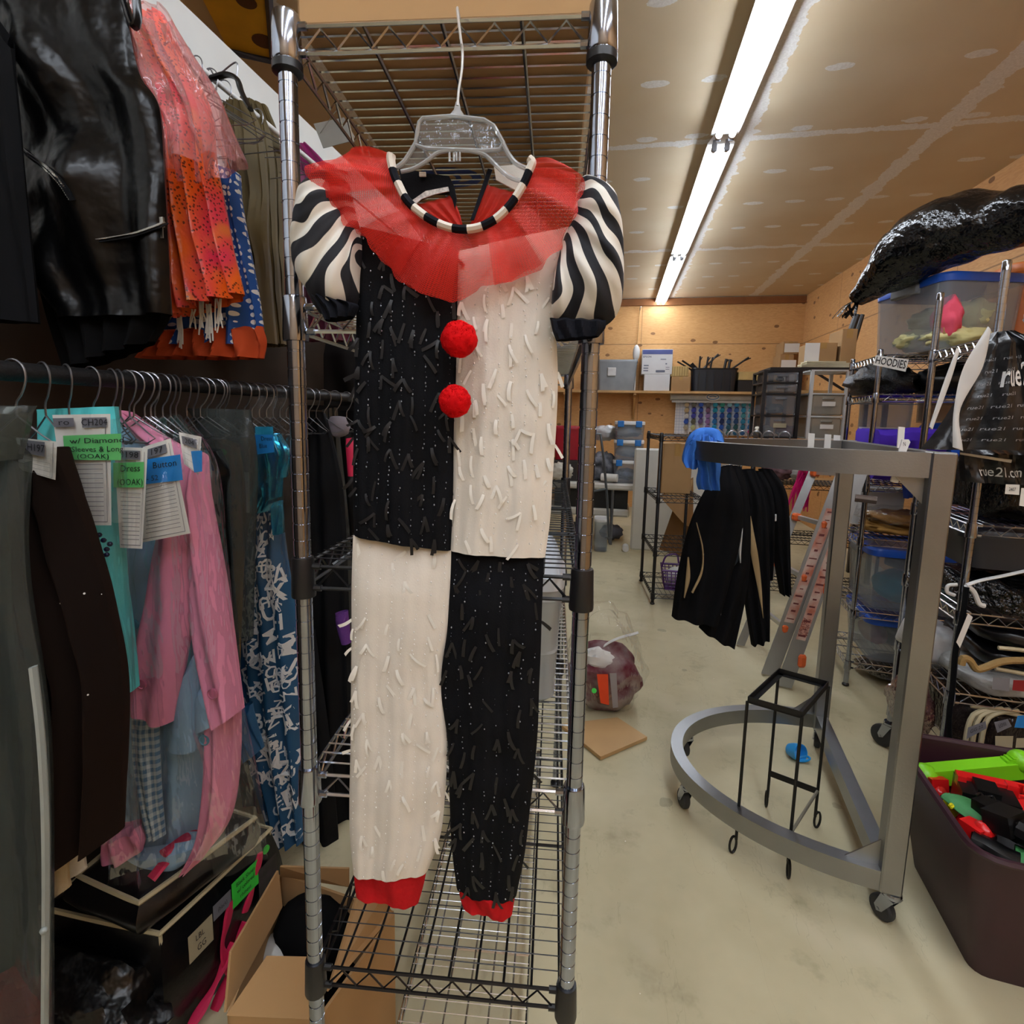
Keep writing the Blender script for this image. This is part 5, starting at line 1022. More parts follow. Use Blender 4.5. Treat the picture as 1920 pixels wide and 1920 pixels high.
q = MB(); sheet4(q, lambda u, v, o=0: FU(.02+.62*u, .30+o, 1.43-.0*v+(-.01)*v), 0, 0, 1, 1); tag(q.build('shelf_board', mat('white_board', 'd0d0cc', .5), smooth=False), 'thin white board under the clear bags on the far unit', 'board')
tfab = mat('tan_canvas', 'a37a3e', .85, var=.2, vs=9)
for k, (z, sx, m_) in enumerate(((.885, 1.0, tfab), (.935, .9, mat('brown_canvas', '8a6334', .85, var=.2)))):
    lump('folded_cloth', ['tan canvas cloth folded at the bottom of the pile on the far unit', 'brown canvas cloth folded in clear plastic on top of the tan one'][k], 'cloth', m_, FU(.24, .18, z), .13, (1.5*sx, 1.2, .32), .3, 3.4, 5+k, floor=.848+.045*k)
lump('garment_cover', 'crinkled clear plastic over the brown canvas pile on the far unit', 'plastic cover', sheet, FU(.24, .18, .95), .14, (1.55, 1.3, .35), .25, 4, 8)
bin_('storage_bin', 'clear tub with dark lid and pink things inside, middle of the far unit', [FU(.36, .06, .848), FU(.78, .06, .848), FU(.78, .42, .848), FU(.36, .42, .848)], dlid, film('pink_tub', 'e8d8dc', .25, .2, 10, .2, 'c9a2aa', .5), .22, .03, .92)
bin_('storage_bin', 'white tub behind the ladder top on the far unit', [FU(.03, .30, .86), FU(.30, .30, .86), FU(.30, .45, .86), FU(.03, .45, .86)], white_pl, white_pl, .20, .02, .95)
bin_('storage_bin', 'clear bin with blue lid and teal cloth, second from the bottom on the far unit', [FU(.06, .01, .446), FU(.62, .01, .446), FU(.62, .45, .446), FU(.06, .45, .446)], blid, milky, .31, .03, .92, handle=glatch)
lump('folded_cloth', 'teal cloth in the bin second from the bottom of the far unit', 'cloth', mat('teal_cloth', '1592a0', .8), FU(.34, .20, .55), .15, (1.35, 1.1, .6), .2, 2, 3, floor=.47)
lump('folded_cloth', 'grey cloth above the teal one in the blue lidded bin', 'cloth', mat('grey_cloth', '54545c', .85), FU(.38, .22, .68), .13, (1.4, 1.1, .5), .2, 2, 5)
bin_('storage_bin', 'clear bin with blue lid and grey cloth, lowest on the far unit', [FU(.08, .01, .154), FU(.64, .01, .154), FU(.64, .45, .154), FU(.08, .45, .154)], blid, milky, .22, .03, .92, handle=glatch)
lump('folded_cloth', 'grey cloth inside the lowest blue lidded bin', 'cloth', MT['grey_cloth'], FU(.40, .22, .25), .14, (1.4, 1.1, .6), .2, 2, 7, floor=.175); lump('folded_cloth', 'red and white cloth at the left end of the lowest blue lidded bin', 'cloth', mat('pink_red_cloth', 'b8747c', .85), FU(.18, .24, .25), .07, (.8, 1.8, .9), .2, 2, 8, floor=.175)
lump('rubbish_bag', 'dark crumpled plastic on the floor under the far unit', 'bag', film('dark_crumpled', '6d6460', .5, .2, 20, .9, '3a302c', .6), FU(.32, .20, .06), .13, (1.6, 1.1, .45), .4, 4, 9, floor=.004)
# ---- near unit
foil = mat('silver_foil', 'b9b9b4', .22, 1, var=.2, bump=1.0, bs=24, dist=.03)
lump('foil_bag', 'silver foil bag on the top shelf at the right edge', 'bag', foil, NU(.47, .22, 2.03), .17, (1.2, 1.0, .78), .25, 3, 2, nu=40, nv=26)
lump('poly_bag', 'white and grey plastic bag on the top shelf below the foil bag', 'bag', mat('white_poly', 'c9c9c8', .3, var=.25, vs=4, bump=.4, bs=18, dist=.02), NU(.50, .20, 1.83), .15, (2.2, 1.2, .52), .25, 3, 3, floor=1.755, nu=40)
q = MB(); tq = quad([(1772, 583), (1790, 584), (1786, 628), (1768, 626)], PY(2.955), .012); sheet4(q, tq, 0, 0, 1, 1, 0, 0, .012); tb = q.build('card_label', kraft, btop, smooth=False)
q = MB(); tq = quad([(1772, 592), (1790, 592), (1788, 612), (1770, 610)], PY(2.955), .016); sheet4(q, tq, 0, 0, 1, 1); so = q.build('sticky_note', gg_st, tb, smooth=False); q = MB(); txt(q, 'Tr', tq, .5, .5, .6, .75, .002); q.build('handwriting', ink, so, smooth=False)
wv = mat('bag_white_edge', 'd2d2d0', .35, var=.1)
def ruebag(label, L, R, Y, words, edges, thick=.06, k=3):
    mb = MB(); pl = PY(Y); f = cloth(mb, L, R, pl, nu=40, nv=40, n=50, thick=thick, folds=((k, .012, 1), (k*2.3, .005, 2)), lump=.015, hang=0); t = mb.build('shopping_bag', mat('black_poly_bag', '19191b', .3, var=.35, bump=.4, bs=20, dist=.015)); tag(t, label, 'bag')
    q = MB()
    for s_, u, v, su, sv, o in words:
        q.text(s_, None, 0, .006, lambda p: f(min(1, max(0, u+p.x*su)), min(1, max(0, v-p.y*sv)), o))
    q.build('printed_text', mat('bag_print', '8d8d90', .5) if len(words) > 3 else wv, t, smooth=False)
    for i, (l, r) in enumerate(edges): q = MB(); cloth(q, l, r, PY(Y), nu=8, nv=20, n=24, off=thick+.012, thick=.005, folds=(), hang=0); q.build('white_edge', wv, t)
    return t, f
rb, rf = ruebag('big black shop bag printed rue21 hanging on the near shelving post', [(1868, 622), (1835, 660), (1800, 735), (1760, 800), (1726, 842)], [(1900, 620), (1960, 660), (2010, 735), (2040, 800), (2060, 842)], 1.92, [('rue21', .14+.155*i+.03*(j % 2), .28+.09*j, .05, .036, .002) for i in range(6) for j in range(8) if not (j in (1, 2, 3) and i > 1)], (([(1852, 612), (1806, 690), (1788, 770), (1786, 838)], [(1858, 622), (1842, 690), (1800, 770), (1806, 846)]), ([(1794, 652), (1770, 715), (1742, 800)], [(1800, 656), (1782, 715), (1748, 806)])))
q = MB(); q.text('rue 21', None, 0, .012, lambda p: rf(min(1, max(0, .43+p.x*.145)), .42-p.y*.24, .004)); q.build('brand_lettering', wv, rb, smooth=False)
rb2, _ = ruebag('second black shop bag printed rue21.com folded under the big one', [(1800, 842), (1798, 870), (1804, 902)], [(1990, 842), (1990, 875), (1985, 912)], 2.0, [('rue21.com', .34, .66, .098, .40, .004)], (([(1800, 848), (1800, 852)], [(1898, 862), (1896, 868)]),), .04)
vinb = film('black_clear_vinyl', '9a9a9c', .6, .15, 16, .9, '141416', .8); shinyb = mat('shiny_black_wrap', '0b0b0d', .15, var=.3, bump=1.0, bs=34, dist=.03)
def slab(name, label, a0, b0, a1, b1, z0, z1, m, cat='bag', amp=.03, seed=1, trim=None, U=NU):
    q = MB(); c = U((a0+a1)/2, (b0+b1)/2, (z0+z1)/2); M = Matrix.Translation(c) @ Matrix.Rotation(math.atan2(UXn[1], UXn[0]), 4, 'Z')
    def fn(u, v):
        th = 2*pi*u; ph = pi*v-pi/2; cx_, sx_ = cos(th), sin(th); e = .35; sg = lambda x, p: math.copysign(abs(x)**p, x)
        p = V((sg(cos(ph), e)*sg(cx_, e)*(a1-a0)/2, sg(cos(ph), e)*sg(sx_, e)*(b1-b0)/2, sg(sin(ph), e)*(z1-z0)/2))
        return M @ (p+V((nz(p, 12, seed), nz(p, 12, seed+1), nz(p, 12, seed+2)))*amp)
    q.grid(fn, 40, 22, cu=True); q.v = [V((p.x, p.y, max(p.z, z0))) for p in q.v]; o = q.build(name, m, auto=None); tag(o, label, cat)
    if trim:
        q = MB()
        for zt_, y_ in trim: q.tube([M @ V((x, -(b1-b0)/2-.008, zt_-(z0+z1)/2+.006*sin(x*16+seed))) for x in [(-.48+.96*i/14)*(a1-a0) for i in range(15)]], y_, 6)
        q.build('piping', piping, o)
    return o, M
def lab4(o, pts, Y, m, word=None, nm='paper_label', su=.25, sv=.5):
    q = MB(); f = quad(pts, PY(Y)); sheet4(q, f, 0, 0, 1, 1); s_ = q.build(nm, m, o, smooth=False)
    if word: q = MB(); txt(q, word, f, .5, .5, su, sv, .002); q.build('handwriting', ink, s_, smooth=False)
o, _ = slab('storage_bag', 'black clothes in clear vinyl bags on the second shelf of the near unit', .03, .02, .90, .44, 1.125, 1.35, vinb, seed=2); slab('folded_garment', 'black garments packed inside the vinyl on the second shelf of the near unit', .06, .05, .86, .42, 1.127, 1.31, fleece, 'garment', seed=4)
lab4(o, [(1886, 908), (1912, 909), (1911, 928), (1884, 926)], 1.93, paper, '2407'); lab4(o, [(1915, 915), (1935, 916), (1934, 952), (1911, 948)], 1.93, paper)
bin_('storage_bin', 'dark grey tote on the third shelf of the near unit', [NU(.03, .10, .94), NU(.88, .10, .94), NU(.88, .44, .94), NU(.03, .44, .94)], mat('charcoal_tote', '23262f', .4), MT['charcoal_tote'], .12, .02, .95)
o, _ = slab('wrapped_bundle', 'crinkled shiny black bundle with a white edge, third shelf of the near unit', .02, .0, .90, .42, .812, .905, shinyb, seed=6, amp=.035)
q = MB(); q.tube([at(*p, Y=2.0) for p in ((1812, 1097), (1840, 1088), (1880, 1080), (1925, 1070))], .009, 8, seg=20, flat=.5); q.tube([at(*p, Y=2.0) for p in ((1812, 1097), (1826, 1110), (1836, 1132), (1846, 1136))], .008, 8, seg=16); q.tube([at(*p, Y=2.03) for p in ((1794, 1096), (1778, 1098), (1776, 1110), (1790, 1116))], .006, 8, seg=14); q.build('white_edge', wv, o)
slab('folded_garment', 'red glossy garment under the shiny black bundle', .30, -.02, .90, .3, .765, .80, mat('red_gloss', '8e1220', .25), 'garment', .01, 3)
for i, (z0, z1, l) in enumerate(((.68, .75, 'black zip bag with cream piping, upper one on the fourth shelf of the near unit'), (.602, .668, 'black zip bag with cream piping, lower one on the fourth shelf of the near unit'))): slab('storage_bag', l, .10, .0, .92, .42, z0, z1, vin, amp=.012, seed=7+i, trim=((z0+.01, .007),))
q = MB(); q.tube([at(*p, Y=2.0) for p in ((1802, 1246), (1806, 1234), (1818, 1238), (1830, 1254), (1845, 1252), (1880, 1240), (1925, 1238))], .012, 8, seg=30); tag(q.build('rope', mat('gold_rope', '9a7c4a', .7, bump=.6, bs=120)), 'braided tan rope between the black zip bags and the white plastic', 'rope')
o, _ = slab('poly_bag', 'white glossy plastic bag with a grey label on the fourth shelf of the near unit', .04, -.02, .92, .40, .512, .585, mat('glossy_white_poly', 'b5b6b4', .2, var=.2, bump=.5, bs=24, dist=.02), amp=.015, seed=9)
lab4(o, [(1862, 1270), (1894, 1272), (1892, 1296), (1860, 1292)], 1.985, mat('grey_print', '7a787c', .6), None); lab4(o, [(1900, 1275), (1930, 1276), (1930, 1298), (1898, 1294)], 1.985, mat('red_print', '8e1820', .5))
slab('poly_bag', 'silver grey plastic parcel beside the post on the fourth shelf of the near unit', -.03, .20, .14, .44, .52, .64, MT['white_poly'], amp=.02, seed=12)
o, M_ = slab('storage_bag', 'clear vinyl storage bag with cream piping on the lowest shelf of the near unit', .06, .03, .88, .42, .215, .46, film('brown_clear_vinyl', 'a39a92', .45, .12, 14, .8, '3c3230', .8), amp=.02, seed=14, trim=((.45, .006), (.23, .006)))
q = MB()
for dx in (0, .02, .045): q.tube([M_ @ V((-.40+dx, -.215, -.12)), M_ @ V((-.40+dx, -.22, .06)), M_ @ V((-.37+dx, -.215, .11)), M_ @ V((-.30+dx, -.2, .125))], .008, 6, seg=16)
q.build('piping', piping, o)
lab4(o, [(1864, 1354), (1889, 1348), (1897, 1362), (1870, 1374)], 1.965, MT['grey_label'], 'LOSE'); lab4(o, [(1815, 1364), (1848, 1352), (1850, 1366), (1812, 1386)], 1.965, MT['grey_label'], 'GG 22'); lab4(o, [(1908, 1342), (1935, 1340), (1935, 1366), (1902, 1364)], 1.965, b_st, None, 'sticky_note')
lab4(o, [(1866, 1380), (1900, 1380), (1898, 1402), (1866, 1400)], 1.962, MT['tan_label'], None); lab4(o, [(1906, 1384), (1940, 1384), (1940, 1402), (1904, 1402)], 1.962, MT['tan_label'], None)
slab('folded_garment', 'dark brown garments inside the clear vinyl bag on the lowest shelf', .14, .05, .88, .40, .217, .42, mat('dark_brown_cloth', '2c2120', .85, var=.3), 'garment', .02, 15)
lump('poly_bag', 'clear plastic with maroon cloth between the posts on the lowest shelf', 'bag', film('maroon_plastic', 'd8cccc', .35, .15, 14, .9, '7a4044', .6), NU(-.03, .22, .34), .09, (.7, 1.3, 1.2), .3, 3, 3)
q = MB(); q.tube([at(*p, Y=2.0) for p in ((1812, 1100), (1806, 1150), (1792, 1220), (1786, 1290), (1780, 1340), (1780, 1392))], .014, 8, seg=40, flat=.4); s_ = q.build('strap', mblack); tag(s_, 'black strap hanging down beside the near shelving post', 'strap'); lab4(s_, [(1815, 1150), (1824, 1157), (1800, 1215), (1793, 1204)], 1.96, paper, None, 'hang_tag')
# ---- maroon tote with toys
mar = mat('maroon_plastic_tub', '351420', .55, var=.12); TZ = .0
TQ = [V((.885, 1.33, 0)), V((1.42, 1.27, 0)), V((1.47, 1.80, 0)), V((.94, 1.86, 0))]
bin_('tote_box', 'open maroon plastic tote full of toys on the floor at the lower right', TQ, mar, mar, .44, 0, .74, cat='tote', shift=V((.035, .07, 0)))
lime = mat('lime_plastic', '7fd01c', .35, var=.05); redp = mat('red_plastic', 'd4191a', .3, var=.08); blkp = mat('black_toy_plastic', '0c0c0d', .3); grnp = mat('green_rubber', '3f8a4e', .6, var=.2, bump=.3, bs=160); yel = mat('yellow_plastic', 'd8d020', .35)
def tp3(x, y, z): return at(x, y, Z=z)+V((.055, -.03, -.01))
def barp(q, a, b_, w, h, mi=0):
    d = (b_-a).normalized(); s_ = d.cross(Z3).normalized()*w/2; u = s_.cross(d).normalized()*h/2; q.prism([a+s_+u, a-s_+u, a-s_-u, a+s_-u], b_-a, mi)
q = MB(); a, b_ = tp3(1688, 1432, .38), tp3(1872, 1416, .42); barp(q, a, b_, .045, .05); q.ball(a, .036, 14, 10); q.ball(b_-(b_-a)*.06+Z3*.02, .034, 14, 10)
for k in range(4): c = b_.lerp(a, .10+.03*k); q.box(c+Z3*(.028-.004*k), (.02, .03, .03))
tag(q.build('toy_bar', lime), 'long lime green toy bar lying across the maroon tote', 'toy')
def toy(label, m, parts, cat='toy', name='toy_block'):
    q = MB()
    for k in parts:
        if k[0] == 'b': barp(q, tp3(*k[1]), tp3(*k[2]), k[3], k[4])
        elif k[0] == 's': q.ball(tp3(*k[1]), k[2], 16, 12, k[3] if len(k) > 3 else (1, 1, 1), None, 0, .15, 2, 3)
        elif k[0] == 't': q.tube([tp3(*p) for p in k[1]], k[2], 10, seg=24, flat=k[3] if len(k) > 3 else 1)
    return tag(q.build(name, m), label, cat)
toy('black toy block with moulded goggles in the middle of the tote', blkp, (('b', (1742, 1462, .42), (1846, 1490, .42), .10, .07), ('b', (1790, 1446, .455), (1800, 1470, .455), .05, .03), ('t', ((1775, 1466, .462), (1784, 1462, .464), (1788, 1470, .464), (1778, 1472, .462)), .003), ('t', ((1796, 1468, .462), (1806, 1468, .464), (1808, 1476, .464), (1798, 1476, .462)), .003)))
toy('red toy frame with pointed ends behind the black block', redp, (('b', (1742, 1440, .44), (1850, 1462, .44), .03, .05), ('b', (1748, 1434, .455), (1752, 1442, .455), .02, .03), ('b', (1836, 1448, .455), (1842, 1458, .455), .02, .03)))
toy('red grid toy piece at the right of the black block', redp, (('b', (1848, 1458, .40), (1880, 1466, .40), .01, .05), ('b', (1850, 1480, .39), (1884, 1486, .39), .01, .05), ('b', (1850, 1458, .40), (1852, 1484, .39), .01, .05), ('b', (1866, 1461, .40), (1868, 1484, .39), .008, .05), ('b', (1880, 1466, .40), (1884, 1486, .39), .01, .05)))
toy('green ribbed toy blade on the left in the tote', grnp, (('t', ((1718, 1466, .44), (1745, 1478, .445), (1775, 1498, .445), (1800, 1515, .44)), lambda s: .012+.03*sin(min(1, s*1.2+.08)*pi*.6), .35),))
toy('green rounded toy shell at the front right of the tote', grnp, (('t', ((1850, 1512, .45), (1880, 1525, .45), (1910, 1545, .45), (1935, 1575, .45)), .048, .5),))
toy('second green toy shell along the front rim of the tote', grnp, (('t', ((1840, 1570, .42), (1870, 1582, .42), (1900, 1588, .42)), .035, .45),))
toy('black toy blaster lying diagonally across the tote', blkp, (('b', (1778, 1484, .46), (1858, 1530, .47), .05, .05), ('b', (1800, 1500, .47), (1848, 1518, .485), .075, .05), ('t', ((1850, 1528, .47), (1880, 1545, .47), (1905, 1562, .46)), .03)))
toy('black toy handle along the left front of the tote', blkp, (('t', ((1765, 1540, .43), (1790, 1552, .43), (1820, 1570, .43), (1848, 1582, .43)), .026, .6), ('b', (1770, 1538, .42), (1800, 1556, .42), .04, .04)))
toy('red toy block with a knob near the front of the tote', redp, (('b', (1758, 1532, .43), (1790, 1524, .43), .05, .04), ('s', (1786, 1528, .44), .022)))
toy('red toy tray along the front left wall of the tote', redp, (('b', (1738, 1508, .41), (1772, 1540, .39), .012, .05), ('b', (1742, 1504, .39), (1778, 1530, .39), .03, .02)))
toy('red toy wedge in the left corner of the tote', redp, (('b', (1696, 1440, .37), (1716, 1452, .38), .05, .04), ('s', (1712, 1462, .36), .02)))
toy('yellow toy brick with a round hole beside the steel post', yel, (('b', (1722, 1482, .42), (1738, 1492, .41), .04, .05), ('t', ((1726, 1484, .448), (1730, 1481, .448), (1733, 1485, .448), (1729, 1488, .448)), .003)))
toy('red toy tube at the right of the tote', redp, (('b', (1852, 1500, .42), (1890, 1500, .43), .05, .05), ('s', (1912, 1512, .43), .045, (1, 1, .8))))
toy('small green ball behind the red toy tube', mat('green_ball', '1f9a5a', .4), (('s', (1898, 1494, .42), .022),), name='toy_ball')
lump('toy_heap', 'dark pile of toys filling the bottom of the maroon tote', 'toy', mat('toy_heap_dark', '241a1c', .6, var=.5, vs=14), (1.17, 1.61, .30), .2, (1.0, .85, .5), .2, 3, 6)
# ================================================================== back of the room
pine = mat('pine_board', 'c39a63', .6, var=.12); YS = 8.55
def wpx(x, y, Y): return at(x, y, Y=Y)
ws = thing('wall_shelf', 'long pine board shelf on the plywood back wall', 'shelf', (1.2, 8.75, 1.9)); zs = wpx(1250, 735, YS).z
a, b_ = wpx(1010, 735, YS), wpx(1540, 735, YS)
MB().box(((a.x+b_.x)/2, (YS+YB)/2, zs), (b_.x-a.x, YB-YS, .035)).build('shelf_board', pine, ws, smooth=False)
for px in (1060, 1190, 1415):
    x = wpx(px, 740, 8.7).x; q = MB(); q.box((x, YB-.02, zs-.24), (.04, .035, .44)); q.box((x, 8.74, zs-.035), (.04, .36, .03)); q.prism([V((x-.015, YB-.04, zs-.42)), V((x-.015, YB-.04, zs-.37)), V((x-.015, 8.62, zs-.05)), V((x-.015, 8.62, zs-.09))], (.03, 0, 0)); q.build('bracket', pine, ws, smooth=False)
zt_ = zs+.0185
def onshelf(x0, x1, y0, dep=.3, Y=YS+.04, z=None): a = wpx(x0, 728, Y); b_ = wpx(x1, 728, Y); return (a.x+b_.x)/2, Y+dep/2, b_.x-a.x, wpx((x0+x1)/2, y0, Y).z
gtub = mat('grey_tub', '8b9094', .45)
x, y, w_, zt2 = onshelf(1118, 1193, 674); t = bin_('storage_bin', 'grey lidded tote with a white latch on the wall shelf', [V((x-w_/2, y-.15, zt_)), V((x+w_/2, y-.15, zt_)), V((x+w_/2, y+.15, zt_)), V((x-w_/2, y+.15, zt_))], gtub, gtub, zt2-zt_-.03, .03, .9)
l = wpx(1147, 697, YS+.035); MB().box(l, (.13, .02, .13), bev=.01).build('latch', mat('white_latch', 'd6d8d8', .4), t, smooth=False)
wbox = mat('white_carton', 'd4d5d6', .6, var=.03); pblue = mat('print_violet_blue', '4a5590', .5, var=.1)
x, y, w_, zt2 = onshelf(1207, 1255, 702); carton('cardboard_box', 'white printed carton on the wall shelf, underneath the printer box', (x, y, zt_), (w_, .32, zt2-zt_), 0, wbox, tape=False)
z1 = zt2+.002; x, y, w_, zt3 = onshelf(1201, 1258, 655); t, M = carton('cardboard_box', 'white EPSON printer carton with a violet band, on top of the white carton', (x, y, z1), (w_, .32, zt3-z1), 0, wbox, tape=False); h_ = zt3-z1
q = MB(); q.box((x, y-.1612, z1+h_*.89), (w_*.97, .002, h_*.18)); q.build('printed_band', pblue, t, smooth=False)
q = MB(); q.text('EPSON', Matrix.Translation((x-w_*.33, y-.1615, z1+h_*.70)) @ Matrix.Rotation(pi/2, 4, 'X') @ Matrix.Scale(w_*.09, 4), 0, .01); q.build('brand_lettering', mat('dark_violet_ink', '33365a', .6), t, smooth=False)
q = MB()
for u, v, a_, b2 in ((.12, .12, .30, .09), (-.35, .35, .16, .04), (-.36, .24, .16, .04), (-.36, .14, .16, .04), (.30, .42, .05, .05), (.35, .28, .12, .02), (.35, .20, .12, .02), (.2, .60, .18, .03)): q.box((x+w_*u, y-.1615, z1+h_*v), (w_*a_, .002, h_*b2))
q.build('printed_picture', mat('grey_blue_print', '6a6f80', .6), t, smooth=False)
x, y, w_, zt2 = onshelf(1258, 1294, 706); carton('cardboard_box', 'brown carton on the wall shelf, under the yellowish ribbed box', (x, y, zt_), (w_, .3, zt2-zt_), 0, kraft)
x2, y2, w2, zt3 = onshelf(1256, 1289, 687); t, M = carton('cardboard_box', 'yellowish ribbed box on the brown carton beside the printer box', (x2, y2, zt2+.003), (w2, .3, zt3-zt2), 0, mat('straw_box', 'c0a468', .7), tape=False); q = MB()
for k in range(7): q.box((x2-w2*.42+w2*.14*k, y2-.152, zt2+.003+(zt3-zt2)/2), (w2*.05, .006, (zt3-zt2)*.9))
q.build('ribs', mat('straw_box_dark', 'a08450', .7), t, smooth=False)
x, y, w_, zt2 = onshelf(1297, 1382, 691); ct = bin_('crate', 'black plastic crate full of black hangers on the wall shelf', [V((x-w_/2, y-.15, zt_)), V((x+w_/2, y-.15, zt_)), V((x+w_/2, y+.15, zt_)), V((x-w_/2, y+.15, zt_))], blk, mat('black_crate', '1a1d24', .5), zt2-zt_, 0, .93, 'crate')
q = MB()
for k in range(5): q.box((x-w_*.36+w_*.18*k, y-.148, zt_+(zt2-zt_)*.45), (.02, .02, (zt2-zt_)*.8))
q.build('ribs', blk, ct, smooth=False)
for i, (x0, y0, x1, y1, th) in enumerate(((1270, 678, 1294, 692, .012), (1279, 676, 1300, 690, .014), (1296, 682, 1305, 692, .03), (1313, 668, 1311, 692, .014), (1328, 669, 1324, 692, .014), (1336, 670, 1332, 692, .014), (1347, 664, 1322, 688, .014), (1362, 673, 1358, 692, .02), (1369, 674, 1366, 692, .02), (1404, 670, 1372, 692, .014))):
    Yh = YS+.09+.02*i; p0, p1 = wpx(x0, y0, Yh), wpx(x1, y1, Yh); p2 = p1+(p1-p0).normalized()*.10; q = MB(); q.tube([p0, p1, p2], th, 8); q.tube([p0+V((.03, 0, -.01)), p0.lerp(p1, .4)], th*.6, 6); tag(q.build('clothes_hanger', blk), ['black hanger leaning far left out of the crate on the wall shelf', 'second black hanger leaning left out of the crate', 'short black hanger end at the left rim of the crate', 'upright black hanger left of the middle of the crate', 'upright black hanger in the middle of the crate', 'second upright black hanger in the middle of the crate', 'black hanger crossing the two upright ones in the crate', 'upright black hanger with notches right of the middle of the crate', 'second notched black hanger right of the middle of the crate', 'long black hanger leaning far right out of the crate'][i], 'hanger', 'black hangers in the crate')
x, y, w_, zt2 = onshelf(1384, 1424, 698); carton('cardboard_box', 'flat tan carton resting on dark cases at the right of the wall shelf', (x, y, wpx(1400, 712, YS).z), (w_, .3, .12), 0, MT['straw_box'], tape=False); x, y, w_, z9 = onshelf(1384, 1426, 713); carton('case', 'dark case on the wall shelf under the flat tan carton', (x, y, zt_), (w_, .28, z9-zt_), 0, mat('dark_case', '1b1714', .6), tape=False, cat='case')
p = wpx(1193, 662, YS+.1); mb = MB(); mb.ball((p.x, p.y, p.z), .09, 16, 12, (.6, .5, 1.4)); mb.cyl((p.x, p.y, zt_), (p.x, p.y, p.z-.1), .012, 8); tag(mb.build('desk_fan', white_pl), 'white oval plastic gadget standing behind the grey tote on the wall shelf', 'gadget')
for i, (x0, x1, y0, y1, l) in enumerate(((1462, 1540, 664, 690, 'brown carton with white label, lower one at the right end of the wall shelf'), (1468, 1524, 640, 664, 'brown carton with white label, upper one at the right end of the wall shelf'))):
    x1 = min(x1, 1490+8*i); pa, pb = wpx(x0, y1, YS), wpx(x1, y0, YS); zb = zt_ if i == 0 else zprev+.003; zprev = pb.z; t, M = carton('cardboard_box', l, ((pa.x+pb.x)/2, YS+.2, zb), (pb.x-pa.x, .36, pb.z-zb), 0, kraft); q = MB(); q.box((pa.x+.12, YS+.018, (zb+pb.z)/2), (.2, .003, (pb.z-zb)*.7)); q.build('paper_label', paper, t, smooth=False)
hkp = wpx(1200, 582, YB-.01); cb = thing('cord', 'thin cord hanging from a hook on the plywood back wall', 'cord', hkp); MB().tube([hkp, hkp+V((0, -.03, 0)), hkp+V((0, -.05, .03)), hkp+V((.02, -.05, .05))], .008, 6, seg=10).build('hook', brass, cb); MB().tube([hkp+V((0, -.02, 0)), hkp+V((-.01, -.02, -.3)), hkp+V((-.03, -.02, -.85))], .006, 6, seg=16).build('cord', MT['pine_board'], cb)
# thread rack
YT = 8.86; A = wpx(1268, 742, YT); Bq = wpx(1412, 818, YT); tr = thing('thread_board', 'white pegboard thread rack on the back wall', 'rack', ((A.x+Bq.x)/2, YT, Bq.z))
def peg_mat():
    t = NT('white_pegboard'); c, x, y, z = t.xyz(); M = t.math; gx = M('LESS_THAN', M('ABSOLUTE', M('SUBTRACT', M('FRACT', M('MULTIPLY', x, 22)), .5)), .06); gz = M('LESS_THAN', M('ABSOLUTE', M('SUBTRACT', M('FRACT', M('MULTIPLY', z, 22)), .5)), .06)
    return t.done(t.pbr(t.mix(M('MAXIMUM', gx, gz), 'e2e4ea', 'b4bace'), .5))
MB().box(((A.x+Bq.x)/2, YT+.01, (A.z+Bq.z)/2), (Bq.x-A.x, .02, A.z-Bq.z)).build('board', peg_mat(), tr, smooth=False)
sc_t = thing('projection_screen', 'white rolled up projection screen case with a blue and grey badge, above the thread rack', 'projection screen', wpx(1335, 748, YT-.1)); p0, p1 = wpx(1258, 743, YT-.1), wpx(1414, 746, YT-.1)
q = MB(); q.cyl(p0, p1, .062, 18); q.box((p0+p1)/2+V((0, .05, .06)), ((p1-p0).length*.8, .05, .05)); q.cyl(p0+V((-.01, 0, 0)), p0, .066, 18); q.cyl(p1, p1+V((.01, 0, 0)), .066, 18); q.box((p0+p1)/2+V((0, -.03, -.075)), ((p1-p0).length*.98, .02, .03)); q.build('case', mat('silver_white', 'c4c7c6', .4, .2), sc_t)
mm = (p0+p1)/2; q = MB(); q.lathe([(.001, 0), (.075, 0), (.08, .012), (.001, .012)], 24, Matrix.Translation(mm+V((0, -.06, .0))) @ Matrix.Rotation(pi/2, 4, 'X') @ Matrix.Diagonal((1.3, .75, 1, 1))); q.build('badge', white_pl, sc_t); q = MB(); q.tube([mm+V((.085*cos(a), -.074, .038*sin(a))) for a in [i*2*pi/24 for i in range(24)]], .007, 6, closed=True); q.tube([mm+V((-.05, -.074, 0)), mm+V((0, -.074, .012)), mm+V((.05, -.074, 0))], .008, 6); q.build('badge_ring', mat('badge_blue', '5a86b8', .4), sc_t); q = MB(); q.box(mm+V((.0, -.03, .075)), (.14, .06, .04)); q.build('hanger_clip', mat('dark_clip', '4a1d22', .5), sc_t, smooth=False)
q = MB(); q.tube([wpx(1278, 740, YT-.1), wpx(1284, 734, YT-.1), wpx(1305, 737, YT-.1), wpx(1330, 735, YT-.1), wpx(1350, 734, YT-.1), wpx(1380, 740, YT-.1), wpx(1416, 741, YT-.1)], .008, 6, seg=40); tag(q.build('cable', mat('grey_cable', '6c7078', .5)), 'grey cable running along the top of the projection screen case', 'cable')
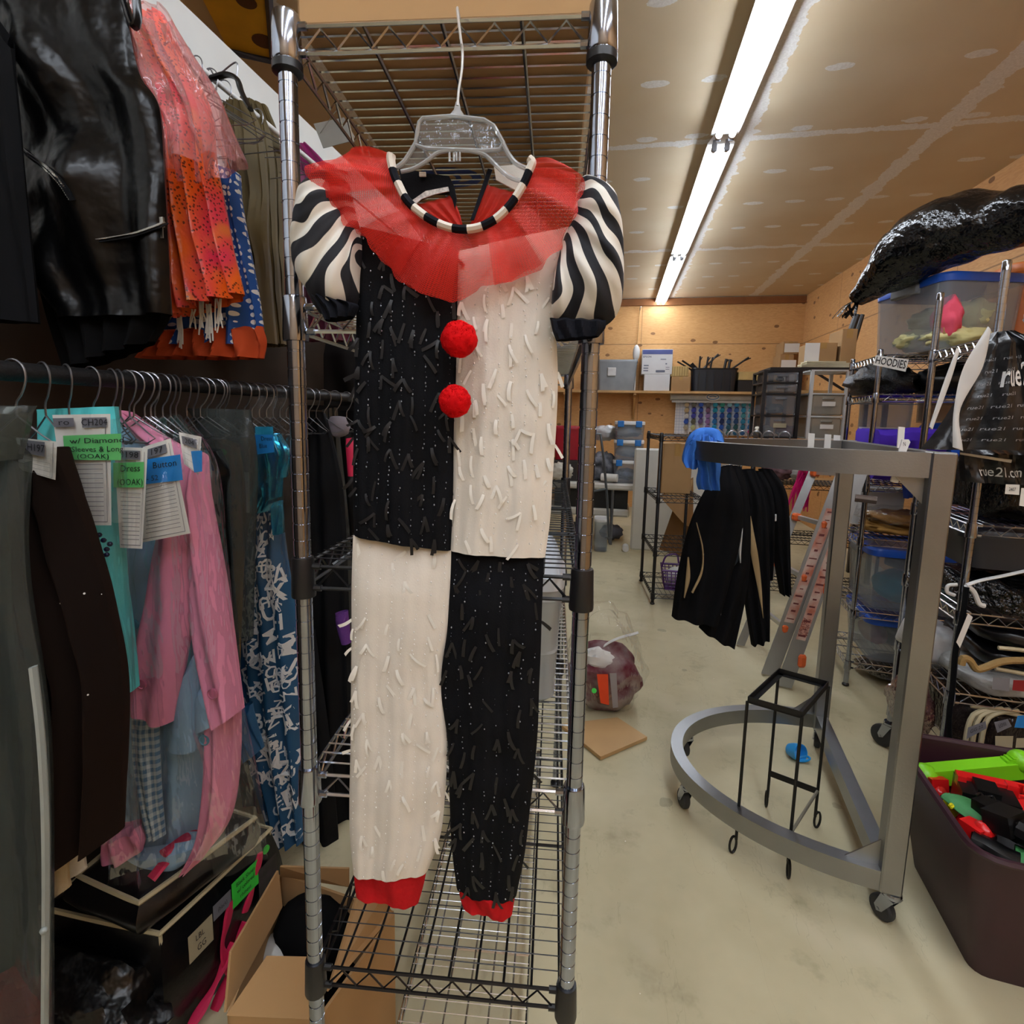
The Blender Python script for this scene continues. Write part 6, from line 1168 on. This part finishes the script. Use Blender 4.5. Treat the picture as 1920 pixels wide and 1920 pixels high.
cols = [('b9a98a', 'c2b08c', 'e6e4dc', '3a62c0', 'b8b4a4', 0), ('6e7068', '4a52b8', '4a4eae', '6b6a58', 'c9cf9c', 0), ('3a63c8', '3558b8', '4a4aa0', '6a5a8c', 0, 0), ('6b6a70', '7a5a78', 'a080b8', 'a07ab4', '9a7aa8', '6a5a88'), ('2a98b8', '1f9ab8', '2f60a8', '2878b8', '2a98c4', '1aa0d8'), ('3aa090', '1f88a8', '2a4ea0', '22305e', '2a5ab8', '2f6ab0'), ('8ac0d0', '3f4aa0', '2a6aa0', '2a5a90', '2c6078', '3a6a70'), ('3a9ac8', '3a66a8', '2a4a90', '2a4a78', '2a5a60', '2a6a90'), ('3a8a98', '2f90b8', '4a98a8', '2f8ab0', '2a7a98', '2a5a90'), ('2a8a90', '5a98a8', '5aa8c0', '2a90c0', '2a70b0', 'e0509a')]
sp = None; ri = ('top', 'second', 'third', 'fourth', 'fifth', 'bottom'); ci = ('first', 'second', 'third', 'fourth', 'fifth', 'sixth', 'seventh', 'eighth', 'ninth', 'last')
def huename(h):
    r, g, b = [int(h[i:i+2], 16) for i in (0, 2, 4)]
    if r > 180 and g < 120: return 'pink'
    if min(r, g, b) > 200: return 'white'
    if abs(r-g) < 26 and abs(g-b) < 46: return 'grey' if r < 150 else 'beige'
    if b > r and g > r+40 and abs(b-g) < 60: return 'teal'
    return 'violet' if r > g and b > r else 'blue' if b > g else 'beige'
for i, col in enumerate(cols):
    for j, h in enumerate(col):
        if not h: continue
        p = wpx(1288+13.3*i+(1.5-j)*.6, 757+10.6*j, YT-.06); m_ = mat('thread_'+h, h, .7, var=.1)
        Mx = Matrix.Translation(p) @ Matrix.Rotation(-1.15, 4, 'X') @ Matrix.Rotation(.25, 4, 'Y')
        q = MB(); q.lathe([(.012, -.05), (.036, -.048), (.03, .02), (.018, .045), (.010, .046), (.010, .055), (.006, .055)], 12, Mx); q.cyl(p+V((0, .012, 0)), p+V((0, .064, -.004)), .006, 6)
        o = q.build('thread_spool', m_); tag(o, f'{huename(h)} thread cone, {ri[j]} in the {ci[i]} column of the thread rack', 'thread spool', 'thread cones on the pegboard rack')
# drawer towers on a black wire rack
YD = 4.62; ztw = wpx(1462, 822, YD).z
ur, UR = rack_unit('black wire rack behind the garment rack carrying the two drawer towers', (wpx(1415, 830, YD-.02).x, YD-.02, 0), (1, 0, 0), .98, .42, ztw-.006, (ztw-.02, .95, .5, .1), blkwire, blk, .0127, rings=False)
def tower(name, label, x0, x1, ys, fm, dm, Y=YD, dep=.36, open_top=False, labels=(), contents=()):
    a, b_ = wpx(x0, 760, Y), wpx(x1, 760, Y); w = b_.x-a.x; zt = wpx((x0+x1)/2, ys[0], Y).z; c = V(((a.x+b_.x)/2, Y+dep/2, ztw)); t = thing('drawer_tower', label, 'drawer tower', c); q = MB()
    z = [wpx((x0+x1)/2, yy, Y).z for yy in ys]; z[-1] = ztw
    for sx in (-1, 1):
        for sy in (-1, 1): q.box((c.x+sx*(w/2-.012), c.y+sy*(dep/2-.012), (ztw+zt)/2), (.024, .024, zt-ztw))
    for zz in z: q.box((c.x, c.y, max(zz-.006, ztw+.006)), (w, dep, .012))
    q.build('frame', fm, t, smooth=False)
    for k in range(1 if open_top else 0, len(z)-1):
        z0, z1 = z[k+1]+.004, z[k]-.014; d = MB(); d.box((c.x, c.y-.01, (z0+z1)/2), (w-.055, dep-.03, z1-z0), bev=.012); o = d.build('drawer', dm, t, smooth=False)
        q = MB(); q.box((c.x, c.y-dep/2+.0, z1-.03), (w*.3, .016, .016), bev=.005); q.build('handle', dm, o, smooth=False)
        if k in labels: q = MB(); q.box((c.x+w*.02, c.y-dep/2-.001, z1-.07), (w*.34, .003, .035)); q.build('paper_label', MT['tan_label'] if fm == blk else paper, o, smooth=False)
        for ck, cm_, s_ in contents:
            if ck == k: q = MB(); q.ball((c.x+w*.08*s_, c.y-.02, z0+.012+(z1-z0)*.25), (z1-z0)*.28, 16, 10, (1.6, 1.2, .9), amp=.3, seed=k+3); q.build('contents', cm_, o)
    return t
ddr = film('smoke_drawer', 'd8dade', .32, .15, 14, .2, '9a9ea4', .5); wdr = film('frost_drawer', 'e2e2dc', .55, .2, 14, .2, 'aaa79c', .4)
tower('drawer_tower', 'black framed tower of four clear drawers on the black wire rack', 1428, 1500, (694, 716, 737, 778, 822), blk, ddr, labels=(3,), contents=((0, mat('grey_parts', '6a6e74', .6), 1), (2, mat('slate_parts', '3c4450', .6), 0), (3, mat('pale_lace', 'c2b8a4', .7), -3), (3, mat('rose_lace', 'b06a68', .7), 4)))
tower('drawer_tower', 'white framed drawer tower with an open top bay beside the black framed one', 1516, 1589, (693, 737, 780, 826), mat('white_frame', 'c8cac8', .4), wdr, open_top=True, labels=(1, 2), contents=((1, mat('plum_cloth', '5a3a44', .7), 1), (2, mat('cream_lace', 'b4ab9a', .7), 0)))
q = MB(); p = wpx(1553, 760, YD+.34); pa, pb = wpx(1490, 690, YD+.5), wpx(1612, 668, YD+.5)
bs = thing('shelving_frame', 'dark steel frame shelf with tan cartons behind the drawer towers', 'shelving', (1.9, YD+.95, 0)); zf = wpx(1550, 692, YD+.6).z
for dx in (1.35, 2.3): 
    for dy in (.62, 1.0): MB().box((dx, YD+dy, zf/2), (.035, .035, zf)).build('post', blk, bs, smooth=False)
for zz in (zf, zf-.2, .9): MB().box((1.825, YD+.81, zz), (.98, .42, .03)).build('shelf_board', MT['pine_board'] if zz < zf else blk, bs, smooth=False)
MB().prism([V((1.95, YD+.61, zf-.19)), V((1.99, YD+.61, zf-.19)), V((1.72, YD+.61, zf-.02)), V((1.68, YD+.61, zf-.02))], (0, .01, 0)).build('brace', blk, bs, smooth=False)
for i, (x0, x1, y0, l) in enumerate(((1516, 1572, 642, 'tan carton with white paper label on the dark frame shelf behind the drawer towers'), (1574, 1610, 616, 'tall tan carton beside the black stand poles on the dark frame shelf'))):
    pa, pb = wpx(x0, 690, YD+.66), wpx(x1, y0, YD+.66); t, M = carton('cardboard_box', l, ((pa.x+pb.x)/2, YD+.82, zf+.03), (pb.x-pa.x, .3, pb.z-zf-.03), 0, kraft)
    if i == 0: q = MB(); q.box((pa.x+.02, YD+.668, (zf+pb.z)/2+.03), (.12, .003, .17)); q.build('paper_label', paper, t, smooth=False)
mb = MB(); pa, pb = wpx(1500, 690, YD+.58), wpx(1606, 672, YD+.58)
for k in range(5): mb.box(((pa.x+pb.x)/2+.02*(k % 2), YD+.70, zf+.018+.012*k+.0), (pb.x-pa.x-.03*k, .10+.01*k, .011), rz=.03*(k-2))
tag(mb.build('paper_stack', mat('cream_card', 'd8cfae', .7), smooth=False), 'stack of cream card sheets at the front of the dark frame shelf', 'paper')
rb_ = mat('magenta_ribbon', 'd0146a', .4, var=.2); rnd = random.Random(8); mb = MB()
for k in range(24):
    x0 = rnd.uniform(1490, 1520); mb.tube([wpx(1512+rnd.uniform(-12, 12), 868+rnd.uniform(0, 14), 4.45+rnd.uniform(-.05, .05)), wpx(x0, 905, 4.45), wpx(x0-rnd.uniform(0, 20), 935+rnd.uniform(0, 32), 4.45)], .012, 5, seg=10, flat=.3)
tag(mb.build('ribbon_bundle', rb_), 'magenta ribbon bundle hanging below the black wire rack behind the ladder', 'ribbon')
for i, (x, y, r, m_, l) in enumerate(((1462, 882, .09, mat('mixed_cloth', '8a6a70', .8, var=.5, vs=14), 'mixed pink and grey clothes piled on the middle shelf behind the jackets'), (1490, 884, .08, MT['white_poly'], 'white plastic bag on the middle shelf of the black wire rack'), (1450, 872, .05, mat('navy_cloth', '26284a', .8), 'navy cloth on the pile behind the rightmost black jacket'))):
    p = wpx(x, y, YD+.15); lump('cloth_pile', l, 'cloth', m_, (p.x, p.y, max(p.z, 1.02)), r, (1.3, 1.2, .8), .3, 3, i+2, floor=.958)
# black narrow rack
bo = at(1223, 1133, Z=0); ub, UB = rack_unit('narrow black wire rack standing free in the middle of the room', (bo.x, bo.y, 0), (.995, .1, 0), .355, .60, 1.35, (1.325, .85, .43, .085), blkwire, blk, .0127, rings=False, along='y', pitch=.035)
def leanboard(name, label, cat, pts, Y, m, th=.008):
    q = MB(); q.prism([wpx(x, y, Y+dy) for x, y, dy in pts], (0, th, 0)); return tag(q.build(name, m, smooth=False), label, cat)
t, M = carton('cardboard_box', 'brown cardboard box standing on the second tier of the narrow black rack', (UB(.17, .30).x, UB(.17, .30).y, .862), (.23, .2, .40), .1, kraft)
leanboard('cardboard_sheet', 'brown cardboard sheet leaning behind the narrow black rack, upper one', 'cardboard', ((1236, 930, 0), (1300, 895, .3), (1300, 990, .3), (1285, 985, 0)), 4.95, kraft); leanboard('cardboard_sheet', 'brown cardboard sheet leaning behind the narrow black rack, lower one', 'cardboard', ((1262, 955, .1), (1300, 968, .3), (1290, 1050, .3), (1236, 1030, 0)), 5.05, kraft_d)
mb = MB(); p = UB(.2, .12, .16); bk = thing('basket', 'purple plastic basket with white cloth on the bottom tier of the narrow black rack', 'basket', UB(.2, .14, .1)); pur = mat('purple_plastic', '5a2a78', .4); c0 = UB(.22, .16, .10); mb = MB()
for k in range(7):
    f = .80+.20*k/6; z = .16*k/6; pts = [c0+V((sx*.13*f, sy*.11*f, z)) for sx, sy in ((-1, -1), (1, -1), (1, 1), (-1, 1))]; mb.tube(pts, .004 if k < 6 else .009, 5, closed=True)
for k in range(9):
    for s_ in (-1, 1): mb.tube([c0+V((-.104+.026*k, s_*.088, 0)), c0+V(((-.13+.0325*k), s_*.11, .16))], .004, 4); mb.tube([c0+V((s_*.104, -.088+.022*k, 0)), c0+V((s_*.13, -.11+.0275*k, .16))], .004, 4)
mb.box(c0, (.2, .17, .006)); mb.build('basket_body', pur, bk); mb = MB(); mb.tube([c0+V((-.13, 0, .16)), c0+V((-.10, 0, .25)), c0+V((-.02, 0, .27)), c0+V((.0, 0, .2))], .008, 6, seg=14); mb.build('handle', pur, bk)
lump('cloth', 'white cloth in the purple basket', 'cloth', mat('white_cotton', 'd8d8d4', .8), (c0.x, c0.y, c0.z+.09), .085, (1.1, .9, .9), .2, 3, 4)
# tables
wt = mat('white_table_plastic', 'cfcdc4', .5, var=.04); YTb = 6.1
tz = wpx(1150, 908, YTb).z; tx0, tx1 = -1.6, wpx(1192, 908, YTb).x
tbl = thing('folding_table', 'long white folding table at the back left, loaded with bins', 'table', ((tx0+tx1)/2, YTb+.38, 0)); MB().box(((tx0+tx1)/2, YTb+.38, tz-.03), (tx1-tx0, .76, .075), bev=.02).build('table_top', wt, tbl, smooth=False)
for x in (tx0+.3, tx1-.25):
    for y in (YTb+.05, YTb+.71): MB().cyl((x, y, 0), (x, y, tz-.06), .018, 10).build('leg', mat('grey_tube', '6c7074', .4, .5), tbl)
z2 = wpx(1150, 957, YTb+.02).z; lt = thing('low_table', 'low white plastic table under the long folding table', 'table', ((tx0+tx1)/2, YTb+.36, 0)); MB().box(((tx0+tx1)/2, YTb+.38, z2-.045), (tx1-tx0-.1, .56, .09), bev=.02).build('table_top', wt, lt, smooth=False)
for x in (tx0+.2, tx1-.5): MB().box((x, YTb+.4, (z2-.09)/2), (.06, .5, z2-.09)).build('leg', MT['grey_tube'], lt, smooth=False)
carton('case', 'black case on the low table under the folding table', (tx1-.50, YTb+.36, z2+.002), (.85, .46, tz-z2-.08), 0, mat('black_case', '0c0c0e', .5), tape=False, cat='case')
lbx0, lbx1 = wpx(1148, 905, YTb+.05), wpx(1204, 905, YTb+.05); latb = mat('blue_latch', '1f78c8', .4); zc_ = tz+.010
for k, l in enumerate(('clear latch box with blue latches, lowest of the three on the folding table', 'clear latch box with blue latches and white paper, middle of the three', 'clear latch box with blue latches, topmost of the three')):
    h = (.235, .20, .18)[k]; P = [V((lbx0.x, YTb+.05, zc_)), V((lbx1.x, YTb+.05, zc_)), V((lbx1.x, YTb+.45, zc_)), V((lbx0.x, YTb+.45, zc_))]; t = bin_('latch_box', l, P, white_pl, milky, h, .025, .95); 
    q = MB()
    for s_ in (.12, .72): q.box((lbx0.x+(lbx1.x-lbx0.x)*(s_+.08), YTb+.045, zc_+h-.005), (.07, .02, .07), bev=.006)
    q.build('latch', latb, t, smooth=False)
    lump('paper_stack', ['loose papers and cards in the lowest latch box', 'white papers in the middle latch box', 'white papers in the topmost latch box'][k], 'paper', [mat('mixed_paper', 'a4a4b4', .7, var=.4, vs=20), paper, paper][k], ((lbx0.x+lbx1.x)/2, YTb+.24, zc_+.09), .12, (1.2, 1.2, .55), .25, 3, k+2, floor=zc_+.02); zc_ += h+.03
x0, x1 = wpx(1036, 850, YTb+.1), wpx(1087, 850, YTb+.1); bin_('storage_bin', 'red plastic tub on the folding table behind the shelving post', [V((x0.x, YTb+.1, tz+.25)), V((x1.x, YTb+.1, tz+.25)), V((x1.x, YTb+.5, tz+.25)), V((x0.x, YTb+.5, tz+.25))], mat('red_tub', 'a8182c', .4), MT['red_tub'], .36, .03, .85)
carton('case', 'dark case under the red tub on the folding table', ((x0.x+x1.x)/2, YTb+.3, tz+.01), (.42, .45, .235), 0, mat('brown_case', '2c2422', .6), tape=False, cat='case')
p = wpx(1050, 885, YTb+.02); lump('fur_hat', 'white fluffy dotted thing in front of the red tub', 'fur', mat('white_fur', 'd0ccc0', .95, bump=.8, bs=60), (p.x, YTb+.02, tz+.12), .11, (1.3, .6, .9), .4, 4, 3)
p = wpx(1132, 850, YTb+.2); lump('cloth_pile', 'grey and white clothes heaped on the folding table left of the latch boxes', 'cloth', mat('grey_white_cloth', '8d8f96', .8, var=.5, vs=10), (p.x, YTb+.3, tz+.16), .16, (1.0, 1.0, 1.1), .4, 3, 5, floor=tz+.01); p = wpx(1136, 812, YTb+.4)
lump('paper_bag', 'white plastic bag on top of the clothes heap left of the latch boxes', 'bag', MT['white_poly'], (p.x, YTb+.45, p.z), .15, (1.2, 1, .6), .3, 3, 6); q = MB(); c = wpx(1141, 893, YTb+.0); q.cyl((c.x-.08, YTb+.06, tz+.07), (c.x+.1, YTb+.02, tz+.07), .045, 14); tag(q.build('paper_roll', paper), 'white paper roll at the front edge of the folding table', 'paper')
q = MB(); Yc = 5.6; gt = mat('grey_frame_tube', '5e6468', .4, .5); q.tube([wpx(*p, Yc) for p in ((1112, 813), (1126, 814), (1132, 860), (1138, 930), (1142, 1006))], .013, 8); q.tube([wpx(1112, 921, Yc), wpx(1136, 917, Yc)], .012, 8); q.tube([wpx(1112, 813, Yc), wpx(1112, 921, Yc)], .012, 8); q.box(wpx(1142, 1008, Yc), (.07, .03, .012)); q.tube([wpx(1142, 1006, Yc), at(1142, 1018, Y=Yc)], .011, 8); tag(q.build('walking_frame', gt), 'bent grey tube frame standing in front of the folding table', 'frame')
tl = [wpx(1192, 842, 5.9), wpx(1232, 842, 5.9)]; q = MB(); bx0, bx1 = wpx(1181, 1029, 5.9).x, wpx(1236, 1029, 5.9).x; z0, z1 = .02, wpx(1200, 840, 5.9).z
q.box(((bx0+bx1)/2+.25, 5.9, (z0+z1)/2), (bx1-bx0+.5, .05, z1-z0), bev=.02); lt2 = tag(q.build('folded_table', wt, smooth=False), 'white folding table top standing on edge behind the narrow black rack', 'table')
p = wpx(1175, 1024, 5.85); q = MB(); q.cyl((p.x-.01, 5.84, .035), (p.x-.01, 5.96, .035), .035, 14); tag(q.build('tape_roll', paper), 'white roll lying on the floor at the foot of the standing table top', 'roll')
x0 = wpx(1112, 1020, 5.75); bin_('storage_bin', 'pale clear bin on the floor under the low table', [V((x0.x, 5.75, .004)), V((x0.x+.16, 5.75, .004)), V((x0.x+.16, 6.0, .004)), V((x0.x, 6.0, .004))], white_pl, milky, .34, .02, .85)
for i, x in enumerate((-.45, .0)): q = MB(); q.ball((x, 6.35, .11), .10, 16, 10, (1.4, 1, .9), amp=.3, seed=i); q.v = [V((p.x, p.y, max(p.z, .004))) for p in q.v]; tag(q.build('bag', [MT['dark_case'], MT['grey_cloth']][i]), ['dark bag on the floor under the low table, left', 'grey bag on the floor under the low table, right'][i], 'bag')
# plastic bag and board on the floor
bdp = [at(x, y, Z=.0) for x, y in ((1050, 1365), (1157, 1352), (1213, 1389), (1126, 1427))]; q = MB(); q.prism([p+Z3*.004 for p in bdp], Z3*.016); tag(q.build('wood_board', mat('mdf_board', 'c09a68', .6, var=.06), smooth=False), 'square light wood board lying on the floor beside the shelving unit', 'board')
mb = MB(); bc_ = at(1128, 1352, Z=.0)+V((0, .16, 0)); pbag = thing('poly_bag', 'clear plastic sack of maroon cloth with an orange tag, on the floor', 'bag', bc_)
mb.ball((bc_.x, bc_.y, .15), .18, 36, 22, (1.0, .75, .95), amp=.22, fr=2.2, seed=4); mb.v = [V((p.x, p.y, max(p.z, .006))) for p in mb.v]; mb.build('contents', mat('maroon_velour', '5c1626', .8, var=.4, vs=12, col2='8a7a78'), pbag)
mb = MB(); mb.ball((bc_.x, bc_.y, .18), .205, 40, 30, (1.02, .8, 1.0), amp=.2, fr=2.6, seed=4); mb.v = [V((p.x+(nz(p, 9, 1)*.02), p.y, max(p.z, .004)+(max(0, p.z-.25)*.9))) for p in mb.v]; mb.build('clear_sack', sheet, pbag, auto=None)
mb = MB(); a, b_ = at(1095, 1240, Y=bc_.y-.02), at(1197, 1186, Y=bc_.y-.02); mb.tube([a, a.lerp(b_, .5)+V((0, 0, .03)), b_], .014, 8, seg=20, flat=.3); mb.ball(at(1122, 1240, Y=bc_.y-.06), .085, 18, 12, (1, .5, .8), amp=.3, seed=2); mb.build('white_cloth', paper, pbag)
pY = PY(bc_.y-.175)
q = MB(); sheet4(q, quad([(1119, 1264), (1140, 1264), (1142, 1322), (1126, 1318)], pY), 0, 0, 1, 1); q.build('orange_tag', mat('orange_tag', 'e8481a', .5), pbag, smooth=False); q = MB(); sheet4(q, quad([(1143, 1262), (1156, 1262), (1159, 1326), (1149, 1328)], pY), 0, 0, 1, 1); q.build('grey_strip', mat('grey_strip', '9a9496', .4), pbag, smooth=False); MB().cyl(pY.at(1114, 1295), pY.at(1114, 1295, .004), .012, 14).build('dot_sticker', MT['green_sticker'], pbag)
# clear jug on the fourth shelf of the costume unit, gold panel overhead
jg = PL_+UX*(SW-.10)+UY*.30; jz = H-.580+.012; jt = thing('drink_dispenser', 'tall translucent plastic canister with a white lid on the shelf behind the black leg', 'canister', (jg.x, jg.y, jz)); frost = film('frosted_canister', 'e6eaec', .38, .2, 6, .08, 'c2c8cc', .5)
M = Matrix.Translation((jg.x, jg.y, jz)) @ Matrix.Rotation(math.atan2(UX.y, UX.x), 4, 'Z')
def rsq(z, w, d, e=.45): return [M @ V((math.copysign(abs(cos(a))**e, cos(a))*w, math.copysign(abs(sin(a))**e, sin(a))*d, z)) for a in [i*2*pi/40 for i in range(40)]]
def stack(R): n = 40; return sum(R, []), [[k*n+i, k*n+(i+1) % n, k*n+n+(i+1) % n, k*n+n+i] for k in range(len(R)-1) for i in range(n)]+[list(range(n-1, -1, -1)), list(range((len(R)-1)*n, len(R)*n))]
MB().add(*stack([rsq(.0, .06, .06), rsq(.01, .07, .07), rsq(.10, .072, .072), rsq(.105, .074, .074), rsq(.11, .072, .072), rsq(.19, .078, .078), rsq(.215, .081, .081), rsq(.222, .078, .078), rsq(.235, .078, .078)])).build('body', frost, jt, auto=.5)
MB().add(*stack([rsq(.236, .083, .083), rsq(.262, .084, .084), rsq(.268, .078, .078), rsq(.31, .064, .064), rsq(.33, .05, .05)])).build('lid', mat('white_lid', 'cdd6e2', .35), jt, auto=.5)
gp = [at(x, y, Z=ZC-.012) for x, y in ((345, -70), (427, 91), (512, 110), (500, -60))]; q = MB(); q.prism(gp, Z3*.01); gt_ = tag(q.build('painted_panel', mat('gold_paint', 'efbc2a', .6, var=.1), smooth=False), 'golden yellow painted panel with brown spots fixed to the ceiling above the partition', 'panel')
q = MB(); q.tube([p-Z3*.012 for p in (gp[1], gp[2], gp[3])], .018, 4); q.build('edge_strip', mat('dark_edge', '3a3a44', .6), gt_, smooth=False)
for x, y, r in ((494, 78, .055), (462, 4, .045)):
    c = at(x, y, Z=ZC-.014); q = MB(); q.lathe([(.001, -.002), (r*.7, -.002), (r, 0), (r, .001)], 18, Matrix.Translation(c)); q.build('painted_spot', mat('brown_spot', '5a2e12', .6), gt_)

# loose wire shelf panel lying on the floor under the unit
pn = thing('wire_shelf_panel', 'silver wire shelf panel lying low under the black bottom shelf of the costume unit', 'shelf', (-.26, 1.3, .0))
o_ = PL_+UX*.07+UY*.06; wire_shelf(pn, o_, UX, UY, SW-.14, SL-.12, .10, chrome, chrome_p, pitch=.05, rods=2, along='y', extra=.0254, col_h=.19, cr=.009)
vs = sc.view_settings; sc.view_settings.view_transform = 'Standard'; vs.look = 'None'; vs.gamma = 1; vs.use_curve_mapping = False; vs.exposure = EXPO
sc.cycles.transparent_max_bounces = 24; sc.cycles.max_bounces = 8; sc.cycles.diffuse_bounces = 4; sc.cycles.glossy_bounces = 4; sc.cycles.sample_clamp_indirect = 6
